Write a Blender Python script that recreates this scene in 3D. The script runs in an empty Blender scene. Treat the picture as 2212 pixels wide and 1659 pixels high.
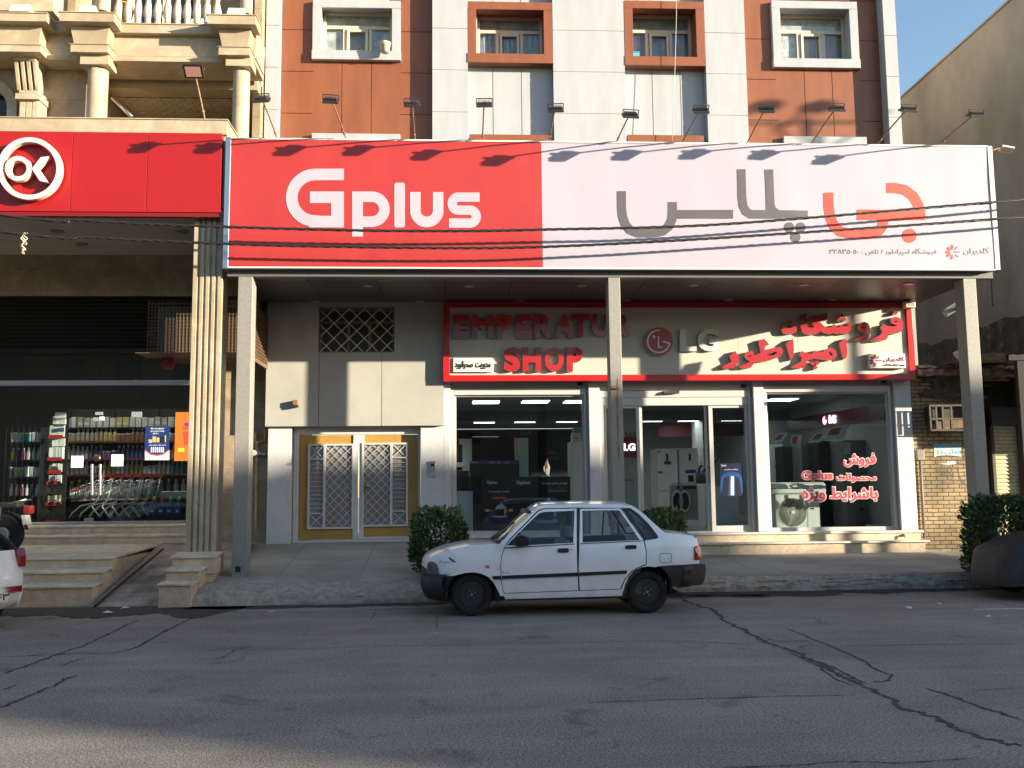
import bpy, bmesh, math, random
from math import sin, cos, pi, radians, atan2, hypot
from mathutils import Vector, Matrix, noise
from mathutils.geometry import delaunay_2d_cdt
random.seed(7)
S = bpy.context.scene
COL = S.collection

# ---------------------------------------------------------------- camera
FPX, CX, CY, CAMH = 2068.0, 1106.0, 829.5, 1.64          # focal length in pixels of the 2212 px wide picture
_y, _p, _r = radians(3.192), radians(6.452), radians(.5563)
_F = Vector((sin(_y)*cos(_p), cos(_y)*cos(_p), sin(_p)))
_R0 = Vector((cos(_y), -sin(_y), 0)); _U0 = _R0.cross(_F)
_R = cos(_r)*_R0 - sin(_r)*_U0; _U = cos(_r)*_U0 + sin(_r)*_R0
CAMP = Vector((0, 0, CAMH))
cd = bpy.data.cameras.new('camera'); cam = bpy.data.objects.new('camera', cd); COL.objects.link(cam)
cd.sensor_width = 36; cd.lens = 36*FPX/2212; cd.clip_start = .1; cd.clip_end = 2000
cam.matrix_world = Matrix(((_R.x, _U.x, -_F.x, 0), (_R.y, _U.y, -_F.y, 0), (_R.z, _U.z, -_F.z, CAMH), (0, 0, 0, 1)))
S.camera = cam

# ---------------------------------------------------------------- sky, sun, exposure
SUN = Vector((-2.05, 1, -.40)).normalized()               # the way the light travels
w = bpy.data.worlds.new('World'); S.world = w; w.use_nodes = True
nt = w.node_tree; bg = nt.nodes['Background']
sky = nt.nodes.new('ShaderNodeTexSky'); sky.sky_type = 'NISHITA'; sky.sun_disc = False
sky.sun_elevation = math.asin(-SUN.z); sky.sun_rotation = atan2(-SUN.x, -SUN.y)
sky.dust_density = .5; sky.ozone_density = 2.4; sky.air_density = 1.0
wt = nt.nodes.new('ShaderNodeMixRGB'); wt.blend_type = 'MULTIPLY'; wt.inputs[0].default_value = 1; wt.inputs[2].default_value = (1.10, .985, .90, 1); nt.links.new(sky.outputs[0], wt.inputs[1]); nt.links.new(wt.outputs[0], bg.inputs[0]); bg.inputs[1].default_value = .09
sl = bpy.data.lights.new('sun', 'SUN'); sl.energy = 4.0; sl.angle = radians(.53); sl.color = (1, .88, .68)
so = bpy.data.objects.new('sun', sl); COL.objects.link(so); so.location = (60, -30, 40)
so.rotation_mode = 'QUATERNION'; so.rotation_quaternion = SUN.to_track_quat('-Z', 'Y')
vs = S.view_settings; vs.view_transform = 'Standard'; vs.look = 'None'; vs.gamma = 1; vs.exposure = 2.05
try:
    S.cycles.max_bounces = 8; S.cycles.transparent_max_bounces = 16; S.cycles.caustics_reflective = False; S.cycles.caustics_refractive = False
    S.cycles.use_denoising = True; S.cycles.sample_clamp_indirect = 4
except Exception: pass

def ray(px, py): return _F + (px-CX)/FPX*_R - (py-CY)/FPX*_U
def P(px, py, Y): d = ray(px, py); return CAMP + d*(Y/d.y)
def G(px, py, Z=0.0): d = ray(px, py); return CAMP + d*((Z-CAMH)/d.z)
def PX(px, py, X): d = ray(px, py); return CAMP + d*(X/d.x)

# ---------------------------------------------------------------- materials
MATS = {}
def mat(name, col, rough=.6, metal=0., n=0., ns=6., col2=None, bump=0., bs=40., spec=.5, coat=0., emit=0., nd=4., stretch=None, ramp=(.35, .65), ecol=None, trans=0.):
    if name in MATS: return MATS[name]
    m = bpy.data.materials.new(name); m.use_nodes = True; t = m.node_tree; b = t.nodes['Principled BSDF']
    b.inputs['Base Color'].default_value = (*col, 1); b.inputs['Roughness'].default_value = rough; b.inputs['Metallic'].default_value = metal
    b.inputs['Specular IOR Level'].default_value = spec
    if coat: b.inputs['Coat Weight'].default_value = coat; b.inputs['Coat Roughness'].default_value = .08
    if emit: b.inputs['Emission Color'].default_value = (*(ecol or col), 1); b.inputs['Emission Strength'].default_value = emit
    tc = t.nodes.new('ShaderNodeTexCoord'); src = tc.outputs['Object']
    if stretch:
        mp = t.nodes.new('ShaderNodeMapping'); mp.inputs['Scale'].default_value = stretch; t.links.new(src, mp.inputs[0]); src = mp.outputs[0]
    if n or col2:
        nz = t.nodes.new('ShaderNodeTexNoise'); nz.inputs['Scale'].default_value = ns; nz.inputs['Detail'].default_value = nd; nz.inputs['Roughness'].default_value = .62
        t.links.new(src, nz.inputs['Vector'])
        cr = t.nodes.new('ShaderNodeValToRGB'); cr.color_ramp.elements[0].position = ramp[0]; cr.color_ramp.elements[1].position = ramp[1]
        c2 = col2 or tuple(max(0, c*(1-n)) for c in col); c1 = col if col2 else tuple(min(1, c*(1+n*.6)) for c in col)
        cr.color_ramp.elements[0].color = (*c2, 1); cr.color_ramp.elements[1].color = (*c1, 1)
        t.links.new(nz.outputs['Fac'], cr.inputs[0]); t.links.new(cr.outputs[0], b.inputs['Base Color'])
    if bump:
        nb = t.nodes.new('ShaderNodeTexNoise'); nb.inputs['Scale'].default_value = bs; nb.inputs['Detail'].default_value = 3
        t.links.new(src, nb.inputs['Vector']); bp = t.nodes.new('ShaderNodeBump'); bp.inputs['Strength'].default_value = bump; bp.inputs['Distance'].default_value = .01
        t.links.new(nb.outputs['Fac'], bp.inputs['Height']); t.links.new(bp.outputs[0], b.inputs['Normal'])
    MATS[name] = m; return m

def stone(name, c1, c2, c3, ns=1.3, rough=.45, joint=None, dirt=0.):
    """veined travertine: two noises over each other, optional joints between slabs (width, height)"""
    if name in MATS: return MATS[name]
    m = mat(name, c1, rough); t = m.node_tree; b = t.nodes['Principled BSDF']; L = t.links.new
    tc = t.nodes.new('ShaderNodeTexCoord')
    a = t.nodes.new('ShaderNodeTexNoise'); a.inputs['Scale'].default_value = ns; a.inputs['Detail'].default_value = 7; a.inputs['Distortion'].default_value = 1.6; a.inputs['Roughness'].default_value = .6
    v = t.nodes.new('ShaderNodeTexNoise'); v.inputs['Scale'].default_value = ns*2.2; v.inputs['Detail'].default_value = 8; v.inputs['Distortion'].default_value = 1.2
    L(tc.outputs['Object'], a.inputs['Vector']); L(tc.outputs['Object'], v.inputs['Vector'])
    r1 = t.nodes.new('ShaderNodeValToRGB'); r1.color_ramp.elements[0].position = .38; r1.color_ramp.elements[1].position = .62
    r1.color_ramp.elements[0].color = (*c2, 1); r1.color_ramp.elements[1].color = (*c1, 1); L(a.outputs['Fac'], r1.inputs[0])
    r2 = t.nodes.new('ShaderNodeValToRGB'); e = r2.color_ramp.elements; e[0].position = .40; e[0].color = (0, 0, 0, 1); e[1].position = .52; e[1].color = (.33, .33, .33, 1)
    x = e.new(.66); x.color = (0, 0, 0, 1); L(v.outputs['Fac'], r2.inputs[0])
    mx = t.nodes.new('ShaderNodeMixRGB'); mx.inputs[2].default_value = (*c3, 1); L(r2.outputs[0], mx.inputs[0]); L(r1.outputs[0], mx.inputs[1])
    out = mx.outputs[0]
    if joint:
        mp = t.nodes.new('ShaderNodeMapping'); mp.inputs['Rotation'].default_value = (radians(90), 0, 0); L(tc.outputs['Object'], mp.inputs[0])
        br = t.nodes.new('ShaderNodeTexBrick'); br.inputs['Scale'].default_value = 1; br.inputs['Brick Width'].default_value = joint[0]; br.inputs['Row Height'].default_value = joint[1]
        br.inputs['Mortar Size'].default_value = .004; br.inputs['Color1'].default_value = (1, 1, 1, 1); br.inputs['Color2'].default_value = (.86, .84, .82, 1); br.inputs['Mortar'].default_value = (.55, .5, .45, 1)
        L(mp.outputs[0], br.inputs['Vector']); m2 = t.nodes.new('ShaderNodeMixRGB'); m2.blend_type = 'MULTIPLY'; m2.inputs[0].default_value = 1; L(out, m2.inputs[1]); L(br.outputs[0], m2.inputs[2]); out = m2.outputs[0]
    L(out, b.inputs['Base Color']); return m

def bricks(name, c1, c2, mort, bw, rh, ms=.012, rot=(90, 0, 0), rough=.85, bump=.5, off=.5, nscale=3., namt=.35):
    if name in MATS: return MATS[name]
    m = mat(name, c1, rough); t = m.node_tree; b = t.nodes['Principled BSDF']; L = t.links.new
    tc = t.nodes.new('ShaderNodeTexCoord'); mp = t.nodes.new('ShaderNodeMapping'); mp.inputs['Rotation'].default_value = tuple(radians(q) for q in rot); L(tc.outputs['Object'], mp.inputs[0])
    wn = t.nodes.new('ShaderNodeTexNoise'); wn.inputs['Scale'].default_value = 7; L(tc.outputs['Object'], wn.inputs['Vector'])
    ad = t.nodes.new('ShaderNodeMixRGB'); ad.blend_type = 'ADD'; ad.inputs[0].default_value = .02 if namt > .1 else .002; L(mp.outputs[0], ad.inputs[1]); L(wn.outputs['Color'], ad.inputs[2])
    br = t.nodes.new('ShaderNodeTexBrick'); br.offset = off; br.inputs['Scale'].default_value = 1; br.inputs['Brick Width'].default_value = bw; br.inputs['Row Height'].default_value = rh
    br.inputs['Mortar Size'].default_value = ms; br.inputs['Mortar Smooth'].default_value = .3; br.inputs['Color1'].default_value = (*c1, 1); br.inputs['Color2'].default_value = (*c2, 1); br.inputs['Mortar'].default_value = (*mort, 1)
    L(ad.outputs[0], br.inputs['Vector'])
    nz = t.nodes.new('ShaderNodeTexNoise'); nz.inputs['Scale'].default_value = nscale; nz.inputs['Detail'].default_value = 6; L(tc.outputs['Object'], nz.inputs['Vector'])
    cr = t.nodes.new('ShaderNodeValToRGB'); cr.color_ramp.elements[0].position = .36; cr.color_ramp.elements[1].position = .6; g = 1-namt
    cr.color_ramp.elements[0].color = (g, g, g, 1); cr.color_ramp.elements[1].color = (1.05, 1.05, 1.05, 1); L(nz.outputs['Fac'], cr.inputs[0])
    mu = t.nodes.new('ShaderNodeMixRGB'); mu.blend_type = 'MULTIPLY'; mu.inputs[0].default_value = 1; L(br.outputs[0], mu.inputs[1]); L(cr.outputs[0], mu.inputs[2]); L(mu.outputs[0], b.inputs['Base Color'])
    if bump:
        bp = t.nodes.new('ShaderNodeBump'); bp.invert = True; bp.inputs['Strength'].default_value = bump; bp.inputs['Distance'].default_value = .012; L(br.outputs['Fac'], bp.inputs['Height']); L(bp.outputs[0], b.inputs['Normal'])
    return m

def glass(name, tint=(.9, .95, .95), refl=1.0, rough=0.):
    if name in MATS: return MATS[name]
    m = bpy.data.materials.new(name); m.use_nodes = True; t = m.node_tree; t.nodes.remove(t.nodes['Principled BSDF'])
    o = t.nodes['Material Output']; tr = t.nodes.new('ShaderNodeBsdfTransparent'); gl = t.nodes.new('ShaderNodeBsdfGlossy'); lw = t.nodes.new('ShaderNodeLayerWeight'); lw.inputs[0].default_value = .5; pw_ = t.nodes.new('ShaderNodeMath'); pw_.operation = 'POWER'; pw_.inputs[1].default_value = 5; fr = t.nodes.new('ShaderNodeMath'); fr.operation = 'MULTIPLY_ADD'; fr.inputs[1].default_value = .93; fr.inputs[2].default_value = .05; t.links.new(lw.outputs['Facing'], pw_.inputs[0]); t.links.new(pw_.outputs[0], fr.inputs[0]); mx = t.nodes.new('ShaderNodeMixShader')
    tr.inputs[0].default_value = (*tint, 1); gl.inputs['Roughness'].default_value = rough; gl.inputs[0].default_value = (refl, refl, refl, 1)
    t.links.new(fr.outputs[0], mx.inputs[0]); t.links.new(tr.outputs[0], mx.inputs[1]); t.links.new(gl.outputs[0], mx.inputs[2]); t.links.new(mx.outputs[0], o.inputs[0])
    MATS[name] = m; return m

# ---------------------------------------------------------------- mesh building
WL = {}
def setp(o, label=None, cat=None, group=None, kind=None):
    for k, v in (('label', label), ('category', cat), ('group', group), ('kind', kind)):
        if v: o[k] = v
    return o
def thing(name, label, cat, loc, group=None):
    o = bpy.data.objects.new(name, None); COL.objects.link(o); o.location = loc; WL[o] = Vector(loc); o.empty_display_size = .2
    return setp(o, label, cat, group)

def wind(pt, cs):
    n = 0
    for c in cs:
        for i in range(len(c)):
            a, b = c[i-1], c[i]
            if a[1] <= pt[1]:
                if b[1] > pt[1] and (b[0]-a[0])*(pt[1]-a[1])-(pt[0]-a[0])*(b[1]-a[1]) > 0: n += 1
            elif b[1] <= pt[1] and (b[0]-a[0])*(pt[1]-a[1])-(pt[0]-a[0])*(b[1]-a[1]) < 0: n -= 1
    return n
def area2(c): return sum(c[i-1][0]*c[i][1]-c[i][0]*c[i-1][1] for i in range(len(c)))/2
def tri2d(cs, grid=0, rule='odd'):
    """triangles that fill closed 2-D contours (with holes); grid adds inner points"""
    vs_, es = [], []
    for c in cs:
        k = len(vs_); vs_ += [Vector((p[0], p[1])) for p in c]; es += [(k+i, k+(i+1) % len(c)) for i in range(len(c))]
    if grid:
        xs = [p.x for p in vs_]; ys = [p.y for p in vs_]; x0, x1, y0, y1 = min(xs), max(xs), min(ys), max(ys); i = 1
        while x0+i*grid < x1:
            j = 1
            while y0+j*grid < y1:
                q = (x0+i*grid, y0+j*grid)
                if wind(q, cs) % 2: vs_.append(Vector(q))
                j += 1
            i += 1
    ov, _, of, _, _, _ = delaunay_2d_cdt(vs_, es, [], 0, 1e-6)
    T = []
    for f in of:
        c = (sum(ov[i][0] for i in f)/len(f), sum(ov[i][1] for i in f)/len(f)); n = wind(c, cs)
        if (n % 2 if rule == 'odd' else n): T.append(tuple(f))
    return [(p[0], p[1]) for p in ov], T

class MB:
    def __init__(s): s.v = []; s.f = []; s.mi = []; s.m = 0
    def add(s, vs_, fs):
        k = len(s.v); s.v += [Vector(q) for q in vs_]
        for f in fs: s.f.append(tuple(i+k for i in f)); s.mi.append(s.m)
        return s
    def hexa(s, q): return s.add(q, [(0, 3, 2, 1), (4, 5, 6, 7), (0, 1, 5, 4), (1, 2, 6, 5), (2, 3, 7, 6), (3, 0, 4, 7)])
    def box(s, x0, x1, y0, y1, z0, z1):
        return s.hexa([(x0, y0, z0), (x1, y0, z0), (x1, y1, z0), (x0, y1, z0), (x0, y0, z1), (x1, y0, z1), (x1, y1, z1), (x0, y1, z1)])
    def quad(s, *q): return s.add(q, [tuple(range(len(q)))])
    def pbox(s, x0, y0, x1, y1, Y, d, back=None):
        """box whose front face fills the picture rectangle (x0,y0)-(x1,y1) on the plane at depth Y"""
        a = P(x0, (y0+y1)/2, Y); b = P(x1, (y0+y1)/2, Y); t = P((x0+x1)/2, y0, Y); u = P((x0+x1)/2, y1, Y)
        return s.box(a.x, b.x, Y, Y+d, u.z, t.z)
    def bar(s, a, b, wx, wy=None, up=None):
        """square bar from a to b"""
        a, b = Vector(a), Vector(b); d = (b-a).normalized(); up = Vector(up) if up else (Vector((0, 0, 1)) if abs(d.z) < .9 else Vector((0, 1, 0)))
        x = d.cross(up).normalized(); y = x.cross(d).normalized(); wy = wy or wx; q = []
        for c in (a, b):
            for i, j in ((-1, -1), (1, -1), (1, 1), (-1, 1)): q.append(c + x*(i*wx/2) + y*(j*wy/2))
        return s.hexa(q)
    def tube(s, pts, r, n=8, caps=True, closed=False):
        pts = [Vector(q) for q in pts]; N = len(pts); rr = r if isinstance(r, (list, tuple)) else [r]*N; vs_, fs = [], []; px = None
        for i, q in enumerate(pts):
            d = (pts[(i+1) % N] - pts[i-1]) if closed else (pts[min(i+1, N-1)] - pts[max(i-1, 0)]); d.normalize()
            if px is None: px = d.orthogonal().normalized()
            x = (px - d*px.dot(d)); x = x.normalized() if x.length > 1e-6 else d.orthogonal().normalized(); px = x; y = d.cross(x)
            for k in range(n): a = 2*pi*k/n; vs_.append(q + x*(cos(a)*rr[i]) + y*(sin(a)*rr[i]))
        for i in range(N if closed else N-1):
            for k in range(n): j = (i+1) % N; fs.append((i*n+k, i*n+(k+1) % n, j*n+(k+1) % n, j*n+k))
        if caps and not closed: fs += [tuple(range(n-1, -1, -1)), tuple((N-1)*n+k for k in range(n))]
        return s.add(vs_, fs)
    def lathe(s, prof, o, axis=(0, 0, 1), n=16, a0=0, a1=2*pi):
        o, ax = Vector(o), Vector(axis).normalized(); x = ax.orthogonal().normalized(); y = ax.cross(x); vs_, fs = [], []; full = abs(a1-a0-2*pi) < 1e-6; m = n if full else n+1
        for r, h in prof:
            for k in range(m): a = a0+(a1-a0)*k/n; vs_.append(o + ax*h + x*(r*cos(a)) + y*(r*sin(a)))
        for i in range(len(prof)-1):
            for k in range(n if full else n): k2 = (k+1) % m; fs.append((i*m+k, i*m+k2, (i+1)*m+k2, (i+1)*m+k))
        if full:
            if prof[0][0] > 1e-5: fs.append(tuple(range(m-1, -1, -1)))
            if prof[-1][0] > 1e-5: fs.append(tuple((len(prof)-1)*m+k for k in range(m)))
        return s.add(vs_, fs)
    def shape(s, cs, fn, d=0., grid=0, rule='odd', back=False):
        """filled 2-D contours mapped by fn(u, v, w): a face at w=0, sides running to w=d"""
        ov, T = tri2d(cs, grid, rule); s.add([fn(p[0], p[1], 0) for p in ov], T)
        if d:
            for c in cs:
                q = [fn(p[0], p[1], 0) for p in c] + [fn(p[0], p[1], d) for p in c]; n = len(c); s.add(q, [(i, (i+1) % n, n+(i+1) % n, n+i) for i in range(n)])
            if back: s.add([fn(p[0], p[1], d) for p in ov], [t[::-1] for t in T])
        return s
    def build(s, name, m, parent=None, smooth=False, bevel=0., label=None, cat=None, group=None, kind=None, recalc=True, auto=None):
        me = bpy.data.meshes.new(name)
        if parent is not None: o0 = WL[parent]
        else:
            xs = [q.x for q in s.v]; ys = [q.y for q in s.v]; zs = [q.z for q in s.v]; o0 = Vector(((min(xs)+max(xs))/2, (min(ys)+max(ys))/2, min(zs)))
        me.from_pydata([q-o0 for q in s.v], [], s.f)
        for mm in (m if isinstance(m, (list, tuple)) else [m]): me.materials.append(mm)
        me.polygons.foreach_set('material_index', s.mi)
        bm = bmesh.new(); bm.from_mesh(me); bmesh.ops.remove_doubles(bm, verts=bm.verts, dist=1e-5)
        if recalc: bmesh.ops.recalc_face_normals(bm, faces=bm.faces)
        bm.to_mesh(me); bm.free()
        if smooth: me.polygons.foreach_set('use_smooth', [True]*len(me.polygons))
        if smooth and auto: me.set_sharp_from_angle(angle=radians(auto))
        me.update(); o = bpy.data.objects.new(name, me); COL.objects.link(o)
        if parent is not None: o.parent = parent; WL[o] = o0
        else: o.location = o0; WL[o] = o0
        if bevel:
            b = o.modifiers.new('bevel', 'BEVEL'); b.width = bevel; b.segments = 2; b.limit_method = 'ANGLE'; b.angle_limit = radians(40)
        return setp(o, label, cat, group, kind)

def dup(root, off, label=None, group=None, rot=None):
    def cp(o, par):
        c = o.copy(); COL.objects.link(c)
        if par is not None: c.parent = par
        for ch in o.children: cp(ch, c)
        return c
    c = cp(root, None); c.location = Vector(root.location)+Vector(off); WL[c] = Vector(c.location)
    if rot: c.rotation_euler = rot
    return setp(c, label, None, group)

# ---------------------------------------------------------------- 2-D shapes: strokes, discs, lettering
def arc(cx, cy, r, a0, a1, n=14, ry=None): return [(cx+r*cos(radians(a0+(a1-a0)*i/n)), cy+(ry or r)*sin(radians(a0+(a1-a0)*i/n))) for i in range(n+1)]
def disc(cx, cy, r, ry=None, n=22, rot=0):
    ry = ry or r; c, s_ = cos(rot), sin(rot)
    return [(cx+r*cos(2*pi*i/n)*c-ry*sin(2*pi*i/n)*s_, cy+r*cos(2*pi*i/n)*s_+ry*sin(2*pi*i/n)*c) for i in range(n)]
def rect(x0, y0, x1, y1, r=0):
    if not r: return [(x0, y0), (x1, y0), (x1, y1), (x0, y1)]
    r = min(r, abs(x1-x0)/2, abs(y1-y0)/2)
    return arc(x0+r, y0+r, r, 180, 270, 5)+arc(x1-r, y0+r, r, 270, 360, 5)+arc(x1-r, y1-r, r, 0, 90, 5)+arc(x0+r, y1-r, r, 90, 180, 5)
def stroke(pts, wd):
    L, Rr = [], []; n = len(pts)
    for i, p in enumerate(pts):
        a = pts[max(i-1, 0)]; b = pts[min(i+1, n-1)]
        d1 = Vector((p[0]-a[0], p[1]-a[1])); d2 = Vector((b[0]-p[0], b[1]-p[1]))
        if d1.length < 1e-9: d1 = d2
        if d2.length < 1e-9: d2 = d1
        d1.normalize(); d2.normalize(); m = d1+d2; m = m.normalized() if m.length > 1e-6 else d1; k = min(1/max(m.dot(d1), .3), 2.)*wd/2
        L.append((p[0]-m.y*k, p[1]+m.x*k)); Rr.append((p[0]+m.y*k, p[1]-m.x*k))
    c = L+Rr[::-1]
    return c if area2(c) > 0 else c[::-1]
def ccw(c): return c if area2(c) > 0 else c[::-1]

_AR = {'ا': 'ﺍﺎ', 'آ': 'ﺁﺂ', 'د': 'ﺩﺪ', 'ذ': 'ﺫﺬ', 'ر': 'ﺭﺮ', 'ز': 'ﺯﺰ', 'ژ': 'ﮊﮋ', 'و': 'ﻭﻮ',
 'ب': 'ﺏﺐﺑﺒ', 'پ': 'ﭖﭗﭘﭙ', 'ت': 'ﺕﺖﺗﺘ', 'ج': 'ﺝﺞﺟﺠ', 'ح': 'ﺡﺢﺣﺤ', 'خ': 'ﺥﺦﺧﺨ', 'س': 'ﺱﺲﺳﺴ', 'ش': 'ﺵﺶﺷﺸ', 'ص': 'ﺹﺺﺻﺼ', 'ط': 'ﻁﻂﻃﻄ', 'ع': 'ﻉﻊﻋﻌ',
 'ف': 'ﻑﻒﻓﻔ', 'ق': 'ﻕﻖﻗﻘ', 'ک': 'ﮎﮏﮐﮑ', 'گ': 'ﮒﮓﮔﮕ', 'ل': 'ﻝﻞﻟﻠ', 'م': 'ﻡﻢﻣﻤ', 'ن': 'ﻥﻦﻧﻨ', 'ه': 'ﻩﻪﻫﻬ', 'ی': 'ﯼﯽﯾﯿ'}
def shape_fa(s):
    out = ''
    for i, ch in enumerate(s):
        if ch not in _AR: out += ch; continue
        pv = i > 0 and len(_AR.get(s[i-1], '')) == 4; nx = i+1 < len(s) and s[i+1] in _AR and len(_AR[ch]) == 4
        out += _AR[ch][(1 if pv else 0)+(2 if nx else 0)]
    out = out[::-1]
    import re
    return re.sub('[0-9۰-۹A-Za-z]+', lambda q: q.group(0)[::-1], out)
_TX = {}
def letters(s, bold=0., each=False):
    """contours of a line of lettering from the built-in typeface, y up, capital height about .7"""
    key = (s, bold)
    if key not in _TX:
        t = bpy.data.curves.new('t', 'FONT'); t.body = shape_fa(s); t.resolution_u = 3
        o = bpy.data.objects.new('t', t); COL.objects.link(o); bpy.context.view_layer.update()
        c = o.to_curve(bpy.context.evaluated_depsgraph_get(), apply_modifiers=False); cs = []
        for sp in c.splines:
            bp = sp.bezier_points; q = []
            for i in range(len(bp)):
                a, b = bp[i], bp[(i+1) % len(bp)]; p0, p1, p2, p3 = a.co, a.handle_right, b.handle_left, b.co
                k = 1 if ((p1-p0).cross(p3-p0).length < 1e-4 and (p2-p0).cross(p3-p0).length < 1e-4) else 4
                for j in range(k):
                    u = j/k; q.append(((1-u)**3*p0+3*(1-u)**2*u*p1+3*(1-u)*u*u*p2+u**3*p3).to_2d())
            r = []
            for x in q:
                if not r or (x-r[-1]).length > 1e-4: r.append(x)
            if len(r) > 2: cs.append([(x.x, x.y) for x in r])
        o.to_curve_clear(); bpy.data.objects.remove(o); bpy.data.curves.remove(t)
        if bold:                                                     # grow every contour along its outer side
            sgn = 1 if sum(area2(x) for x in cs) > 0 else -1; ns_ = []
            for x in cs:
                y = []
                for i in range(len(x)):
                    a, p, b = x[i-1], x[i], x[(i+1) % len(x)]; d1 = Vector((p[0]-a[0], p[1]-a[1])).normalized(); d2 = Vector((b[0]-p[0], b[1]-p[1])).normalized(); m = d1+d2
                    m = m.normalized() if m.length > 1e-5 else d1; k = bold*min(1/max(m.dot(d1), .4), 1.8)*sgn; y.append((p[0]+m.y*k, p[1]-m.x*k))
                ns_.append(y)
            cs = ns_
        _TX[key] = cs
    return _TX[key]
def fit(cs, x0, y0, x1, y1, keep=False):
    """scale contours (y up) into a picture rectangle (y down)"""
    xs = [p[0] for c in cs for p in c]; ys = [p[1] for c in cs for p in c]; a, b, c_, d = min(xs), max(xs), min(ys), max(ys)
    sx = (x1-x0)/(b-a); sy = (y1-y0)/(d-c_)
    return [[(x0+(p[0]-a)*sx, y1-(p[1]-c_)*sy) for p in c] for c in cs]
def onplane(Y): return lambda u, v, w_: P(u, v, Y)+Vector((0, w_, 0))
def on_plane_flat(Y, proud=0.): return lambda u, v, w_: P(u, v, Y)+Vector((0, w_-proud, 0))
def decal(cs, Y, name, m, parent, d=.006, rule='nz', **kw):
    """flat lettering with its own small thickness on a plane at depth Y"""
    b = MB(); b.shape(cs, onplane(Y-d), d, rule=rule); return b.build(name, m, parent, **kw)
K = 2212/4032
def zm(x0, y0, wo, wz): s = wo/wz; return lambda x, y: ((x0+x*s)*K, (y0+y*s)*K)
def zl(f, pts): return [f(*p) for p in pts]

# ---------------------------------------------------------------- shared materials
M_white = mat('white_cladding', (.345, .36, .38), .38, n=.08, ns=1.6, stretch=(2.2, 1, .45), nd=8)
M_orange = mat('orange_cladding', (.205, .068, .029), .42, n=.14, ns=1.6, stretch=(2, 1, .5), nd=8)
M_seal = mat('joint_sealant', (.52, .42, .26), .7)
M_pvc = mat('cream_pvc', (.52, .46, .37), .4)
M_dark = mat('black_paint', (.012, .012, .013), .45)
M_darkmetal = mat('dark_metal', (.03, .028, .027), .5)
M_steel = mat('steel', (.55, .55, .56), .3, metal=1)
M_chrome = mat('chrome', (.8, .8, .8), .12, metal=1)
M_galv = mat('galvanised_post', (.25, .237, .21), .6, metal=.15, n=.16, ns=30, nd=5)
M_red = mat('red_vinyl', (.35, .028, .026), .42, n=.03, ns=2)
M_redg = mat('red_gloss_panel', (.29, .006, .007), .42)
M_banner = mat('white_vinyl', (.37, .335, .39), .45)
M_greyink = mat('grey_ink', (.085, .076, .08), .5); M_textink = mat('text_ink', (.14, .125, .13), .5)
M_redink = mat('red_ink', (.78, .06, .035), .45)
M_wall = mat('grey_panel', (.35, .34, .305), .42, n=.08, ns=1.5)
M_paint = mat('white_paint', (.50, .49, .49), .55, n=.1, ns=2.5)
M_frame = mat('shop_frame', (.44, .43, .41), .4)
M_rust = mat('rusty_pipe', (.24, .13, .075), .75, n=.5, ns=30)
M_glass = glass('shop_glass', (.84, .88, .88), .85)
M_glassw = glass('window_glass', (.86, .9, .92), .9)
M_beige = stone('beige_travertine', (.43, .36, .26), (.33, .265, .18), (.27, .20, .12), .9, .42)
M_beige2 = stone('wall_travertine', (.40, .325, .23), (.30, .23, .15), (.22, .15, .08), 1.1, .45, joint=(1.1, .55))
M_step = stone('step_travertine', (.60, .49, .34), (.50, .39, .27), (.28, .20, .12), 2., .55)
M_concrete = mat('rough_concrete', (.34, .29, .235), .95, n=.3, ns=11, bump=1., bs=32, nd=12)

# road: dusty asphalt with fine grain, worn lanes and a dirty gutter
M_road = mat('asphalt', (.105, .098, .093), .82, spec=.35)
t = M_road.node_tree; b = t.nodes['Principled BSDF']; L = t.links.new
tc = t.nodes.new('ShaderNodeTexCoord')
def _noise(sc, det=4, dist=0., vec=None, rough=.6):
    q = t.nodes.new('ShaderNodeTexNoise'); q.inputs['Scale'].default_value = sc; q.inputs['Detail'].default_value = det; q.inputs['Distortion'].default_value = dist; q.inputs['Roughness'].default_value = rough
    L(vec or tc.outputs['Object'], q.inputs['Vector']); return q.outputs['Fac']
def _ramp(f, a, ca, b_, cb):
    q = t.nodes.new('ShaderNodeValToRGB'); e = q.color_ramp.elements; e[0].position = a; e[1].position = b_; e[0].color = (*ca, 1); e[1].color = (*cb, 1); L(f, q.inputs[0]); return q.outputs[0]
def _mix(a, b_, fac=1., mode='MULTIPLY'):
    q = t.nodes.new('ShaderNodeMixRGB'); q.blend_type = mode
    if isinstance(fac, float): q.inputs[0].default_value = fac
    else: L(fac, q.inputs[0])
    L(a, q.inputs[1]); L(b_, q.inputs[2]); return q.outputs[0]
mp = t.nodes.new('ShaderNodeMapping'); mp.inputs['Scale'].default_value = (.25, 1.6, 1); L(tc.outputs['Object'], mp.inputs[0])
c = _ramp(_noise(.55, 8, .5), .33, (.225, .198, .176), .67, (.315, .28, .25))
c = _mix(c, _ramp(_noise(1.2, 5, 0., mp.outputs[0]), .35, (.84, .84, .85), .65, (1.08, 1.07, 1.06)))
c = _mix(c, _ramp(_noise(60, 3), .36, (.40, .40, .41), .6, (1.25, 1.24, 1.22)))
c = _mix(c, _ramp(_noise(28, 3), .35, (.84, .84, .84), .65, (1.1, 1.1, 1.1)))
c = _mix(c, _ramp(_noise(1.9, 7, .8), .30, (.62, .61, .60), .40, (1, 1, 1)))
L(c, b.inputs['Base Color'])
nb = t.nodes.new('ShaderNodeBump'); nb.inputs['Strength'].default_value = .55; nb.inputs['Distance'].default_value = .012; L(_noise(75, 3), nb.inputs['Height']); L(nb.outputs[0], b.inputs['Normal'])
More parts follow.
